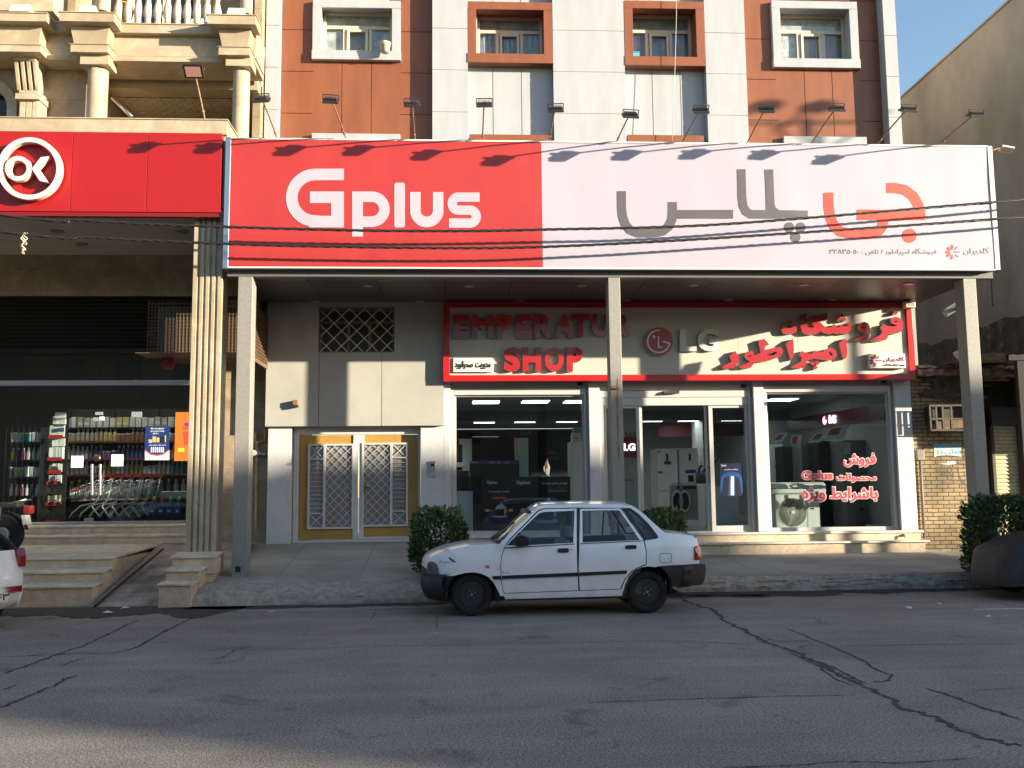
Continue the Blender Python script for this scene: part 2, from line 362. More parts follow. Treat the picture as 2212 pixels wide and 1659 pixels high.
M_crack = mat('crack', (.050, .045, .041), .95, n=.6, ns=25)
M_dirt = mat('gutter_dirt', (.040, .034, .028), .95, n=.45, ns=9, bump=.7, bs=40)

# ---------------------------------------------------------------- ground, road, pavement, kerb
def nz(x, y=0., s=1.): return noise.noise(Vector((x*s, y*s, 3.7)))
g = MB(); g.quad((-400, -400, -.08), (400, -400, -.08), (400, 400, -.08), (-400, 400, -.08))
g.build('ground', mat('bare_ground', (.28, .23, .16), .95, n=.3, ns=.3), kind='structure')
r = MB(); N = 60
xs = [-60+120*i/N for i in range(N+1)]; ysr = [-11.5, -6, 0, 4, 8, 11, 13, 18]
r.add([(x, y, 0) for y in ysr for x in xs], [(j*(N+1)+i, j*(N+1)+i+1, (j+1)*(N+1)+i+1, (j+1)*(N+1)+i) for j in range(len(ysr)-1) for i in range(N)])
road = r.build('road', M_road, kind='structure')

def sm(a, b, x): u = min(1, max(0, (x-a)/(b-a))); return u*u*(3-2*u)
def kerb_line(x):
    """foot of the kerb, its top edge and height, level at the building"""
    u = sm(-1.6, 2.6, x)
    return 14.66+.9*u+.07*nz(x, 1, 1.6)+.03*nz(x, 5, 5), 15.2+.48*u+.012*nz(x, 9, 2), .29-.04*u, .74-.25*sm(-1.2, 3.2, x)
pv, kb = MB(), MB(); X0, X1, n = -4.12, 40., 260
st = [X0+(8.9-X0)*i/420 for i in range(421)]+[8.9+(X1-8.9)*i/60 for i in range(1, 61)]
rows = 14; vv = []; kv = []
for x in st:
    yb, yt, zt, zb = kerb_line(x)
    if x > 8.9: zb = .42
    for j in range(rows+1):
        u = j/rows; vv.append((x, yt+(18.9-yt)*u, zt+(zb-zt)*min(1, u*1.15)))
    for j in range(15):
        u = j/14; bul = .09*sin(pi*u)*(1-sm(0, 3, x)*.7); q = (x, yb+(yt-yb)*u**1.1, zt*(u**.7)); jn = .05*max(0, 1-abs(x+.55-.35*u-.1*nz(u*3, 2))/.05)
        kv.append((q[0]+.012*nz(x*3, u*4, 4), q[1]-bul+.03*nz(x, u*3, 2)+.018*nz(x, u*6, 9), max(-.02, q[2]+(.014*nz(x+7, u*4, 6)+.012*nz(x, u*9, 14))*sin(pi*u)-jn) if j else -.02))
pv.add(vv, [(i*(rows+1)+j, (i+1)*(rows+1)+j, (i+1)*(rows+1)+j+1, i*(rows+1)+j+1) for i in range(len(st)-1) for j in range(rows)])
kb.add(kv, [(i*15+j, (i+1)*15+j, (i+1)*15+j+1, i*15+j+1) for i in range(len(st)-1) for j in range(14)])
M_pave = bricks('pavement_slabs', (.33, .305, .27), (.37, .345, .31), (.17, .155, .135), 1.3, .65, ms=.007, rot=(0, 0, 0), rough=.8, bump=.2, off=0., nscale=.9, namt=.26)
pave = pv.build('pavement', M_pave, kind='structure'); pave['label'] = 'grey slab pavement rising from the kerb to the shop and the yellow door'
kerb = kb.build('kerb', M_concrete, smooth=True, auto=50, kind='structure')
# left end of the raised pavement
e = MB(); yb, yt, zt, zb = kerb_line(X0)
e.quad((X0, yb, -.05), (X0, yt, zt), (X0, 18.9, zb), (X0, 18.9, -.05)); e.build('pavement_edge', M_concrete, kind='structure')

# cracks: traced as lines on the road, each a thin sheet of its own just above the asphalt
def crack(pts, wd, jit=.03, sub=14, z=.004):
    q = [G(*p) for p in pts]; L_ = []
    for a, b_ in zip(q, q[1:]):
        for i in range(sub): L_.append(a.lerp(b_, i/sub))
    L_.append(q[-1]); m = MB(); sd = random.random()*99; vs_ = []
    n_ = len(L_)
    for i, p in enumerate(L_):
        d = (L_[min(i+1, n_-1)]-L_[max(i-1, 0)]).normalized(); nn = Vector((-d.y, d.x, 0))
        p = p + nn*(noise.noise(Vector((i*.23, sd, 0)))*jit*2+noise.noise(Vector((i*.9, sd, 4)))*jit); ww = wd*(.3+1.1*abs(noise.noise(Vector((i*.35, sd, 9))))+.5*random.random()**2)*min(1, i/4+.1, (n_-1-i)/4+.1)
        ww *= .8
        for s_ in (-1, 1): vs_.append((p.x+nn.x*ww*s_, p.y+nn.y*ww*s_, z))
    m.add(vs_, [(2*i, 2*i+1, 2*i+3, 2*i+2) for i in range(n_-1)])
    return m.build('crack', M_crack, parent=road)
za = zm(0, 2300, 2000, 2212); zb_ = zm(2000, 2250, 2032, 2212)
CR = [(za, [(600, 155), (480, 215), (360, 270), (240, 310), (120, 355), (0, 395)], .045), (za, [(880, 135), (800, 165), (690, 220), (610, 270), (550, 290)], .045),
 (za, [(330, 395), (240, 440), (120, 490), (60, 515), (0, 540)], .05), (za, [(0, 465), (70, 440)], .03), (za, [(380, 318), (250, 360)], .03), (za, [(0, 318), (200, 310), (500, 300), (560, 285)], .02),
 (za, [(640, 262), (760, 250)], .018), (za, [(1010, 288), (1300, 282), (1700, 270), (2212, 266)], .018), (za, [(860, 330), (960, 325), (1030, 285), (1100, 265)], .02), (za, [(1905, 140), (1905, 205)], .018), (za, [(1640, 120), (1610, 160)], .02),
 (za, [(640, 132), (900, 125), (1300, 122), (1750, 108), (1960, 104)], .035),
 (zb_, [(740, 118), (800, 140), (880, 165), (920, 210), (1000, 245), (1080, 290), (1140, 315), (1250, 350), (1330, 395), (1420, 450), (1530, 495)], .07),
 (zb_, [(1530, 495), (1600, 530), (1700, 590), (1830, 625), (1900, 665), (2000, 705), (2120, 735), (2212, 745)], .06),
 (zb_, [(1330, 385), (1450, 440), (1540, 485)], .03), (zb_, [(1200, 345), (1330, 405), (1400, 460), (1480, 490)], .03), (zb_, [(1060, 280), (1160, 300), (1300, 298)], .025),
 (zb_, [(1180, 240), (1290, 285), (1400, 325), (1500, 375), (1600, 430), (1650, 445), (1630, 470), (1560, 475)], .035), (zb_, [(1790, 500), (1920, 540), (2050, 590), (2212, 640)], .04),
 (zb_, [(0, 313), (200, 305), (420, 303), (620, 300), (800, 300), (1080, 318)], .022), (zb_, [(1400, 320), (1600, 318), (1900, 312), (2212, 310)], .02), (zb_, [(1240, 330), (1290, 315), (1400, 322)], .025),
 (zb_, [(330, 565), (600, 553), (900, 545), (1200, 535), (1520, 530)], .02), (zb_, [(1980, 512), (2212, 500)], .016), (zb_, [(880, 842), (1200, 835), (1420, 815), (1700, 822), (2000, 800)], .016),
 (zb_, [(700, 70), (860, 68), (1000, 75)], .03), (zb_, [(2040, 125), (2212, 155)], .02)]
for f, pts, wd in CR: crack(zl(f, pts), wd*.62, jit=wd*.42)
# white paint remnant and a pale scuff on the road
m = MB(); m.quad(*[Vector((q.x, q.y, .005)) for q in (G(2105, 1316), G(2240, 1313), G(2240, 1316), G(2105, 1318.5))]); m.build('line_marking', mat('worn_line_paint', (.5, .49, .47), .8, n=.6, ns=14), parent=road)
# wet dirt along the kerb
for (xa, xb, o0, w0) in ((-9.5, -3.0, .0, 1.35), (-4.3, 1.0, -.05, .42), (2.6, 9.8, -.04, .62), (3.0, 6.0, -.55, .3)):
    m = MB(); n_ = 70; vs_ = []
    for i in range(n_+1):
        x = xa+(xb-xa)*i/n_; yb = kerb_line(max(x, X0))[0]+o0; ww = w0*(.45+.9*abs(nz(x, xa, .9))+.35*abs(nz(x, 3, 4)))*min(1, i/6, (n_-i)/6)
        vs_ += [(x, yb-ww, .008), (x, yb+.12, .008)]
    m.add(vs_, [(2*i, 2*i+2, 2*i+3, 2*i+1) for i in range(n_)]); m.build('gutter_dirt', M_dirt, kind='stuff')
# ---------------------------------------------------------------- the orange and white apartment building
YA, YO, YW = 18.1, 18.32, 18.2           # pilaster face, recessed face, ground-floor wall face
X_L, X_R = P(572, 200, YA).x, P(1940, 160, YA).x
apt = thing('apartment_building', 'orange and white panelled apartment building above the red and white billboard', 'building', (2.6, 18.7, 0))
b = MB(); b.box(X_L+.02, X_R-.02, 18.72, 29, 5.6, 14.9); b.box(X_L+.02, X_R-.02, 18.72, 31.7, 3.95, 5.6)
b.build('wall', mat('side_render', (.42, .38, .32), .85, n=.2, ns=2), apt)
def grid(m, x0, x1, z0, z1, Y, xj=(), zj=(), th=.05, gap=.014):
    X = [x0]+[x for x in xj if x0 < x < x1]+[x1]; Z = [z0]+[z for z in zj if z0 < z < z1]+[z1]
    for a, b_ in zip(X, X[1:]):
        for c_, d in zip(Z, Z[1:]):
            e = .0015*random.random(); m.box(a+(gap/2 if a != x0 else 0), b_-(gap/2 if b_ != x1 else 0), Y+e, Y+th, c_+(gap/2 if c_ != z0 else 0), d-(gap/2 if d != z1 else 0))
zA = [P(970, 151, YA).z+.862*k for k in range(-6, 5)]
zO = [P(640, 154, YO).z+.862*k for k in range(-6, 5)]
def px_(x, Y, y=200): return P(x, y, Y).x
PIL = [(572, 602), (934, 1011), (1196, 1351), (1527, 1614), (1917, 1944)]
BAY = [(602, 934, 'o'), (1011, 1196, 'w'), (1351, 1527, 'w'), (1614, 1917, 'o')]
ZT = 13.9
for i, (a, c_) in enumerate(PIL):
    x0, x1 = px_(a, YA), px_(c_, YA)
    m = MB(); grid(m, x0, x1, 5.5, ZT, YA, (), zA); m.box(x0+.004, x1-.004, YA+.02, 18.72, 5.5, ZT-.01)
    m.build('pilaster', M_white, apt)
    m = MB(); m.box(x0+.01, x1-.01, YA+.012, YA+.019, 5.5, ZT-.02); m.build('joint_strip', M_seal, apt)
cl = MB(); cl.box(X_L-.05, X_R+.05, YA-.03, 18.72, ZT, ZT+.5); cl.build('parapet', M_white, apt)
def winpx(i): return [(675, 865, 0, 129, 694, 846, 14, 112), (1010, 1193, 4, 136, 1031, 1174, 24, 121), (1349, 1522, 2, 142, 1359, 1500, 20, 127), (1669, 1854, 2, 146, 1688, 1836, 20, 131)][i]
M_curt = mat('net_curtain', (.72, .68, .60), .9, n=.25, ns=9, stretch=(6, 1, .6))
M_curt2 = mat('grey_blind', (.46, .50, .52), .9, n=.3, ns=5)
M_film = mat('papered_glass', (.66, .64, .56), .5, n=.4, ns=6, nd=7)
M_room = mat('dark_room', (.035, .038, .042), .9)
for i, (a, c_, kind) in enumerate(BAY):
    x0, x1 = px_(a, YA)+.0, px_(c_, YA); ox0, ox1, oy0, oy1, gx0, gx1, gy0, gy1 = winpx(i); big = kind == 'o'; yo = YO+(.06 if i == 3 else 0); proj = yo-.1 if big else YA+.0
    # opening in the recessed wall
    wx0, wx1 = P(gx0, 90, yo).x, P(gx1, 90, yo).x; wz0, wz1 = P((gx0+gx1)/2, gy1, yo).z, P((gx0+gx1)/2, gy0, yo).z
    vx = [P(q, 230, yo).x for q in ((675, 738, 802) if i == 0 else (1065, 1127) if i == 1 else (1410, 1471) if i == 2 else (1678, 1740, 1800))]
    mcol = M_orange if big else M_white
    m = MB(); zj = zO
    if big:
        exs = (P(865, 200, yo).x if i == 0 else P(1862, 200, yo).x); l0 = vx[0]
        grid(m, x0, l0, 5.5, ZT, yo, (), zj); grid(m, exs, x1, 5.5, ZT, yo, (), zj); grid(m, l0, exs, 5.5, wz0-.2, yo, vx[1:], ()); grid(m, l0, wx0, wz0-.2, wz1+.2, yo); grid(m, wx1, exs, wz0-.2, wz1+.2, yo); grid(m, l0, exs, wz1+.2, ZT, yo, vx[1:], ())
    else:
        grid(m, x0, x1, 5.5, wz0-.15, yo, vx, ()); grid(m, x0, wx0, wz0-.15, wz1+.15, yo); grid(m, wx1, x1, wz0-.15, wz1+.15, yo); grid(m, x0, x1, wz1+.15, ZT, yo, vx, ())
    m.build('cladding', mcol, apt)
    m = MB(); m.box(x0, wx0, yo+.03, yo+.045, 5.5, ZT-.02); m.box(wx1, x1, yo+.03, yo+.045, 5.5, ZT-.02); m.box(wx0, wx1, yo+.03, yo+.045, 5.5, wz0); m.box(wx0, wx1, yo+.03, yo+.045, wz1, ZT-.02); m.build('joint_strip', M_seal, apt)
    # window: frame bars, panes, blinds and the boxed surround standing proud of the wall
    yf = yo+.24; m = MB(); t_ = .06; zt = wz0+(wz1-wz0)*.66; wwd = wx1-wx0
    for q in ((wx0, wx1, wz1-t_, wz1), (wx0, wx1, wz0, wz0+t_*.6), (wx0, wx0+t_, wz0+t_*.6, wz1-t_), (wx1-t_, wx1, wz0+t_*.6, wz1-t_), (wx0+t_, wx1-t_, zt-.035, zt+.035)): m.box(q[0], q[1], yf, yf+.07, q[2], q[3])
    for u in (.31, .68): m.box(wx0+wwd*u-.035, wx0+wwd*u+.035, yf+.003, yf+.067, wz0+t_*.6, zt-.035)
    u0, u1 = wx0+wwd*.345, wx0+wwd*.645
    for q in ((u0, u1, zt-.10, zt-.045), (u0, u1, wz0+.04, wz0+.09), (u0, u0+.05, wz0+.09, zt-.10), (u1-.05, u1, wz0+.09, zt-.10)): m.box(q[0], q[1], yf-.025, yf+.03, q[2], q[3])
    win = m.build('window', M_pvc, apt, bevel=.006)
    g_ = MB()
    for q in ((wx0+t_, wx1-t_, zt+.035, wz1-t_), (wx0+t_, wx0+wwd*.31-.035, wz0+.04, zt-.035), (u0+.05, u1-.05, wz0+.09, zt-.1), (wx0+wwd*.68+.035, wx1-t_, wz0+.04, zt-.035)): g_.box(q[0], q[1], yf+.03, yf+.036, q[2], q[3])
    g_.build('pane', M_glassw, win)
    bl = MB()
    bl.box(wx0+.03, wx1-.03, yf+.078, yf+.09, zt-.02 if i else zt-.02, wz1-.04)
    if i in (0, 3): bl.box(wx0+.03, u0+.0, yf+.078, yf+.09, wz0+.02, zt-.03)
    if i == 0: bl.box(wx0+wwd*.66, wx1-.03, yf+.078, yf+.09, wz0+.02, zt-.03)
    bl.build('blind', M_film if i in (0, 3) else M_curt2, win)
    cu = MB(); n_ = 24
    for (p0, p1) in (((wx0+.05, u0),) if i != 2 else ((wx0+.05, wx0+wwd*.25), (wx0+wwd*.55, wx0+wwd*.66))) + (() if i in (0, 2) else ((u0+.1, u1), (wx0+wwd*.66, wx1-.05))):
        vv = []
        for k in range(n_+1):
            x = p0+(p1-p0)*k/n_; yy = yf+.115+.02*sin(k*1.9)
            vv += [(x, yy, wz0+.03), (x+.03*sin(k), yy, zt-.03)]
        cu.add(vv, [(2*k, 2*k+2, 2*k+3, 2*k+1) for k in range(n_)])
    cu.build('curtain', M_curt if i in (0, 3) else M_curt2, win, smooth=True)
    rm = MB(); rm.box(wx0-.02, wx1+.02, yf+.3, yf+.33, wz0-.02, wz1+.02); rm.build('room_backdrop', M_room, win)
    X0_, X1_ = P(ox0, 70, proj).x, P(ox1, 70, proj).x; Z0_, Z1_ = P((ox0+ox1)/2, oy1, proj).z, P((ox0+ox1)/2, oy0, proj).z
    s = MB(); sill = Z0_+.19
    s.box(X0_-.01, X1_+.01, proj-.012, yo-.002, Z0_, sill)
    fw = .17
    s.box(X0_, X0_+fw, proj, yo-.002, sill, Z1_-.16); s.box(X1_-fw, X1_, proj, yo-.002, sill, Z1_-.16); s.box(X0_, X1_, proj, yo-.002, Z1_-.16, Z1_)
    # reveals between the surround and the opening
    for (p0, p1) in ((X0_+.01, wx0), (wx1, X1_-.01)): s.box(p0, p1, yo+.052, yf-.002, wz0, wz1)
    s.box(wx0, wx1, yo+.052, yf-.002, wz1, wz1+.2); s.box(wx0, wx1, yo-.002, yf-.002, wz0-.06, wz0)
    s.build('window_surround', M_white if big else M_orange, win, bevel=.004)
    # top of the storey below, just over the billboard
    zl_ = P(700, 299, yo).z if i < 2 else P(1600, 306, yo).z
    s = MB(); (s.box(P(675, 296, yo).x, P(865, 296, yo).x, proj, yo-.002, 6.9, zl_+.07) if i == 0 else s.box(P(1690, 310, yo).x, P(1868, 310, yo).x, proj, yo-.002, 6.9, zl_+.09) if i == 3 else s.box(x0+.02, x1-.1, YA+.01, yo-.002, 6.9, zl_+.04))
    s.build('window_surround', M_white if big else M_orange, apt, bevel=.004)

# paint bucket and blue basket standing on sills
def on_sill(px, py, Y): return P(px, py, Y)
c0 = P(832, 111, YA-.05); b = MB(); b.lathe([(.085, 0), (.105, .17), (.115, .175), (.115, .19), (.10, .19)], (c0.x, c0.y, P(770, 112, YA-.05).z+.0), n=18)
b.build('bucket', mat('stained_bucket', (.52, .47, .40), .6, n=.5, ns=12), smooth=True, label='small stained plaster bucket standing on the white window sill', cat='bucket')
c0 = P(1371, 123, YA+.1); b = MB(); zb0 = P(1371, 125, YA+.1).z
b.box(c0.x-.09, c0.x+.09, c0.y-.05, c0.y+.05, zb0, zb0+.09); b.box(c0.x-.1, c0.x+.1, c0.y-.06, c0.y+.06, zb0+.09, zb0+.105)
b.build('basket', mat('blue_plastic', (.08, .35, .45), .4), label='little blue plastic basket on the orange window sill', cat='basket')

# ---------------------------------------------------------------- ground floor of the same building
m = MB(); Z = lambda y, x=770, Y=YW: P(x, y, Y).z; X = lambda x, y=850, Y=YW: P(x, y, Y).x
zt0, zt1, zt2 = Z(640), Z(761), Z(920)
wl, wr = X(688, 700), X(852, 700); xl, xr = X(574), X(958); wz0, wz1 = Z(760.5), Z(662)
grid(m, xl, wl, zt1, zt0, YW, gap=.01); grid(m, wr, xr+.04, zt1, zt0, YW); grid(m, wl, wr, wz1, zt0, YW)
grid(m, xl, xr, zt2, zt1, YW, (X(688.6), X(824.4)), (), gap=.01, th=.06)
m.build('wall_panel', M_wall, apt)
m = MB(); m.box(xl+.01, wl, YW+.061, 18.7, 4.05, 5.5); m.box(wr, 9.05, YW+.061, 18.7, 4.05, 5.5); m.box(wl, wr, YW+.061, 18.7, wz1, 5.5); m.box(wl, wr, YW+.061, 18.7, 3.9, wz0); m.box(xl+.004, xr-.004, YW+.061, 18.7, zt2, 4.05)
m.build('wall', mat('back_wall', (.30, .29, .27), .8), apt)
# lattice window over the door
yg = YW+.09; m = MB(); x0, x1 = wl, wr
for q in ((x0, x1, wz1-.06, wz1), (x0, x1, wz0, wz0+.05), (x0, x0+.05, wz0, wz1), (x1-.05, x1, wz0, wz1), (x0, x1, wz1-.30, wz1-.25), (x0+.52*1, x0+.57, wz0, wz1-.3), (x1-.52, x1-.46, wz0, wz1-.3)): m.box(q[0], q[1], yg+.1+.001*random.random(), yg+.15, q[2], q[3])
win = m.build('window', mat('brown_frame', (.16, .115, .07), .5), apt)
g_ = MB(); g_.box(x0, x1, yg+.17, yg+.176, wz0, wz1); g_.build('pane', mat('smoked_pane', (.02, .022, .024), .35), win)
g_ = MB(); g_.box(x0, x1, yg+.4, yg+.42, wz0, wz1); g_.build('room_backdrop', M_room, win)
lt = MB(); hh = wz1-wz0; ww_ = x1-x0; k = 0
def lattice(mb, x0, x1, z0, z1, y, nstep, wd, th, slope=1.):
    """diagonal bars in both directions, clipped to the rectangle"""
    stp = nstep; d = (x1-x0)+(z1-z0)/slope; i = -int((z1-z0)/slope/stp)-1
    while i*stp < x1-x0:
        for s_ in (1, -1):
            xa = x0+i*stp; za = z0; xb = xa+(z1-z0)/slope; zb_2 = z1
            if xa < x0: za = z0+(x0-xa)*slope; xa = x0
            if xb > x1: zb_2 = z1-(xb-x1)*slope; xb = x1
            if xb-xa > .02:
                if s_ < 0: xa2, xb2 = x0+x1-xa, x0+x1-xb
                else: xa2, xb2 = xa, xb
                mb.bar((xa2, y+(.012 if s_ < 0 else 0), za), (xb2, y+(.012 if s_ < 0 else 0), zb_2), th, wd, up=(0, 1, 0))
        i += 1
lattice(lt, x0+.03, x1-.03, wz0+.02, wz1-.02, yg-.02, .29, .012, .022, 1.)
lt.build('grille', mat('cream_bars', (.50, .43, .32), .5), win)

# entrance: white piers, frame and two yellow leaves with white grilles
YD = 18.46; D = zm(850, 1100, 1000, 1382)
def db(mb, x0, y0, x1, y1, Y, d): a = D(x0, y0); c_ = D(x1, y1); return mb.pbox(a[0], a[1], c_[0], c_[1], Y, d)
m = MB(); zf = .3; ztop = zt2-.002
def pier(x0, x1, Y0, Y1): m = MB(); m.box(x0, x1, Y0, Y1, zf, ztop); m.build('entrance_pier', M_paint, apt, bevel=.006)
pier(X(577, 1050, 18.3), X(628, 1050, 18.3), 18.3, 18.8); pier(X(909, 1050, 18.3), X(958, 1050, 18.3)+.0, 18.3, 18.8)
m = MB(); a = D(425, 815); c_ = D(1115, 1435); x0, x1 = X(629, 1050, 18.3)+.01, X(908, 1050, 18.3)-.005; xd0, xd1 = X(645, 1050, YD), X(903, 1050, YD)
zd0, zd1 = Z(1167, 770, YD), Z(938, 770, YD); 
m.box(x0, xd0, YD, YD+.1, zd0-.2, ztop); m.box(xd1, x1, YD, YD+.1, zd0-.2, ztop); m.box(xd0, xd1, YD, YD+.1, zd1, ztop); m.box(xd0, xd1, YD+.003, YD+.1, zd0-.2, zd0)
m.build('door_frame', M_paint, apt, bevel=.004)
M_yel = mat('ochre_paint', (.37, .205, .045), .45, n=.12, ns=2.5, bump=.15, bs=6)
M_mesh = mat('patterned_mesh', (.20, .22, .235), .7, n=.4, ns=3.2, col2=(.22, .165, .13), bump=.4, bs=90)
xm0, xm1 = X(764, 1050, YD), X(784, 1050, YD)
for side in (0, 1):
    l0, l1 = (xd0+.004, (xm0+xm1)/2-.012) if side == 0 else ((xm0+xm1)/2+.012, xd1-.004)
    leaf = MB(); leaf.box(l0, l1, YD+.03, YD+.07, zd0+.02, zd1-.01); leaf = leaf.build('door_leaf', M_yel, apt, bevel=.004)
    st_ = MB(); q = (l1-.09, l1-.002) if side == 0 else (l0+.002, l0+.09)
    st_.box(q[0], q[1], YD+.005, YD+.03, zd0+.02, zd1-.01)
    if side: st_.box(l0+.002, l1-.05, YD+.007, YD+.03, zd0+.021, zd0+.06)
    st_.build('door_stile', M_paint, leaf, bevel=.003)
    sx = lambda u: X(466.3+.397*u, 1050, YD); sz = lambda v: Z(603.5+.397*v, 770, YD)
    fx0, fx1 = (sx(500), sx(750)) if side == 0 else (sx(793), sx(1045)); fz0, fz1 = (sz(1356), sz(894)) if side == 0 else (sz(1346), sz(890))
    mid = fx0+(fx1-fx0)*(.36 if side == 0 else .64); y0 = YD-.02; T = .035; gr = MB()
    for q in ((fx0, fx1, fz1-T, fz1), (fx0, fx1, fz0, fz0+T), (fx0, fx0+T, fz0+T, fz1-T), (fx1-T, fx1, fz0+T, fz1-T), (mid-T*.6, mid+T*.6, fz0+T, fz1-T)): gr.box(q[0], q[1], y0, y0+.045, q[2], q[3])
    (sx0, sx1), (lx0, lx1) = (((fx0+T, mid-T*.6), (mid+T*.6, fx1-T)) if side == 0 else ((mid+T*.6, fx1-T), (fx0+T, mid-T*.6)))
    sqh = (fz1-fz0)*.165
    for zq in (fz1-T-sqh, fz0+T+sqh-.02): gr.box(sx0, sx1, y0+.003, y0+.042, zq, zq+.022)
    for (za, zb2) in ((fz1-T-sqh+.02, fz1-T), (fz0+T, fz0+T+sqh-.02)):
        gr.bar((sx0, y0+.02, za), (sx1, y0+.02, zb2), .014); gr.bar((sx0, y0+.034, zb2), (sx1, y0+.034, za), .014)
    nn_ = 12; za, zb2 = fz0+T+sqh, fz1-T-sqh
    for i in range(1, nn_): zq = za+(zb2-za)*i/nn_; gr.box(sx0, sx1, y0+.012, y0+.03, zq-.004, zq+.004)
    lattice(gr, lx0, lx1, fz0+T, fz1-T, y0+.012, .165, .008, .010, 1.02)
    gr.build('grille', M_paint, leaf)
    ms = MB(); ms.box(fx0+T, fx1-T, y0+.046, y0+.049, fz0+T, fz1-T); ms.build('mesh_sheet', M_mesh, leaf)
    if side:
        h = MB(); p = P(*D(822, 1125), YD-.03); h.lathe([(.028, 0), (.03, .012), (.012, .02), (.012, .045), (.03, .05), (.032, .075), (.015, .088), (0, .088)], p, (0, -1, 0), 14); h.bar(p+Vector((-.005, -.01, -.03)), p+Vector((-.06, -.012, -.1)), .02)
        h.build('door_knob', mat('old_brass', (.25, .19, .10), .35, metal=1), leaf, smooth=True, auto=40)

# shop front: white piers, roller-shutter boxes, glass, sliding door
YG = 18.4; shopz0 = P(1750, 1147, YG).z; zfl = shopz0-.0
C3 = zm(1700, 1500, 700, 1787); C4 = zm(2350, 1500, 650, 1659); C5 = zm(2950, 1500, 700, 1659)
zsign = P(1450, 822, YG).z
def vx_(x, y, Y=YG): return P(x, y, Y).x
m = MB(); PZ = [(958, 973, 1000), (1274, 1298, 1000), (1624.5+3, 1646+3.5, 860), (1930+9, 1965+10, 985)]
pier_x = [(vx_(a, y, 18.3), vx_(c_, y, 18.3)) for a, c_, y in PZ]
for i, (a, c_) in enumerate(pier_x): m = MB(); m.box(a, c_, 18.3, 18.7, (.3 if i < 2 else shopz0+.002), zsign); m.build('shop_pier', M_paint, apt, bevel=.01)
OP = [(pier_x[0][1], pier_x[1][0]), (pier_x[1][1], pier_x[2][0]), (pier_x[2][1], pier_x[3][0])]
zwin = [P(1110, 853, YG).z, P(1450, 858, YG).z, P(1780, 847, YG).z]
wins = []
for i, (a, c_) in enumerate(OP):
    m = MB(); zt = zwin[i]; j = .085
    m.box(a+.002, c_-.002, YG+.02, 18.68, zt+.14, zsign-.002)          # shutter box
    m.box(a+.03, c_-.03, YG-.02, YG+.1, zt, zt+.125)                    # bottom rail of the rolled-up shutter
    for x in (a, c_-j): m.box(x+.002, x+j*.45, YG-.03, YG+.12, shopz0, zt+.13); m.box(x+j*.5, x+j, YG, YG+.12, shopz0, zt)
    sh = m.build('roller_shutter', M_frame, apt, bevel=.004)
    lk = MB(); lk.box(c_-.2, c_-.1, YG+.0, YG+.019, zt+.18, zt+.25); lk.build('shutter_switch', M_dark, sh)
    a2, c2 = a+j, c_-j; zb = shopz0+(.07 if i != 1 else .03)
    if i != 1:
        f = MB(); f.box(a2, c2, YG+.03, YG+.1, shopz0, zb); f.box(a2, a2+.03, YG+.04, YG+.09, zb, zt); f.box(c2-.03, c2, YG+.04, YG+.09, zb, zt); f.box(a2+.03, c2-.03, YG+.045, YG+.085, zt-.03, zt-.001); fr = f.build('shop_window', M_frame, apt)
        zs = P(1100, 926, YG).z if i == 0 else zb+(zt-zb)*.755
        g_ = MB(); g_.box(a2+.03, c2-.03, YG+.06, YG+.068, zb, zs-.004); g_.build('pane', M_glass, fr); g_ = MB(); g_.box(a2+.03, c2-.03, YG+.06, YG+.068, zs+.004, zt-.03); g_.build('pane', M_glass, fr)
        if i == 0: sm_ = MB(); sm_.box(a2+.03, c2-.03, YG+.058, YG+.07, zs-.0035, zs+.0035); sm_.build('glass_seam', mat('glass_edge', (.35, .42, .40), .3), fr)
        wins.append(fr)
    else:
        f = MB(); f.box(a2, c2, YG+.0, YG+.13, zt-.16, zt-.001); f.box(a2, c2, YG+.02, YG+.12, shopz0, shopz0+.012); hd = f.build('sliding_door', M_frame, apt, bevel=.004)
        sx_ = lambda u: vx_(C4(u, 800)[0], 995, YG); bars = [(sx_(412), sx_(437)), (sx_(446), sx_(474)), (sx_(1108), sx_(1132)), (sx_(1143), sx_(1182))]
        for k, (p0, p1) in enumerate(bars):
            f = MB(); y0 = YG+(.03 if k in (0, 3) else .09); f.box(p0, p1, y0, y0+.045, shopz0+.013, zt-.165)
            if k in (0, 3):
                q = (a2, p0) if k == 0 else (p1, c2); f.box(q[0], q[1], y0, y0+.045, shopz0+.013, shopz0+.12); f.box(q[0], q[1], y0, y0+.045, zt-.21, zt-.165)
                e = a2 if k == 0 else c2-.06; f.box(e, e+.06, y0, y0+.045, shopz0+.12, zt-.21)
            f = f.build('door_leaf', M_frame, hd)
        g_ = MB(); g_.box(a2+.06, bars[0][0], YG+.05, YG+.058, shopz0+.12, zt-.21); g_.build('pane', M_glass, hd); g_ = MB(); g_.box(bars[3][1], c2-.06, YG+.05, YG+.058, shopz0+.12, zt-.21); g_.build('pane', M_glass, hd)
        s = MB(); q = C4(752, 112); p = P(q[0], q[1], YG-.1); s.hexa([(p.x-.17, p.y, p.z-.035), (p.x+.15, p.y, p.z-.02), (p.x+.17, YG-.001, p.z-.02), (p.x-.17, YG-.001, p.z-.03), (p.x-.14, p.y+.01, p.z+.02), (p.x+.16, p.y+.01, p.z+.035), (p.x+.16, YG-.001, p.z+.04), (p.x-.15, YG-.001, p.z+.03)])
        s.build('door_sensor', M_darkmetal, hd)
shop_door = hd
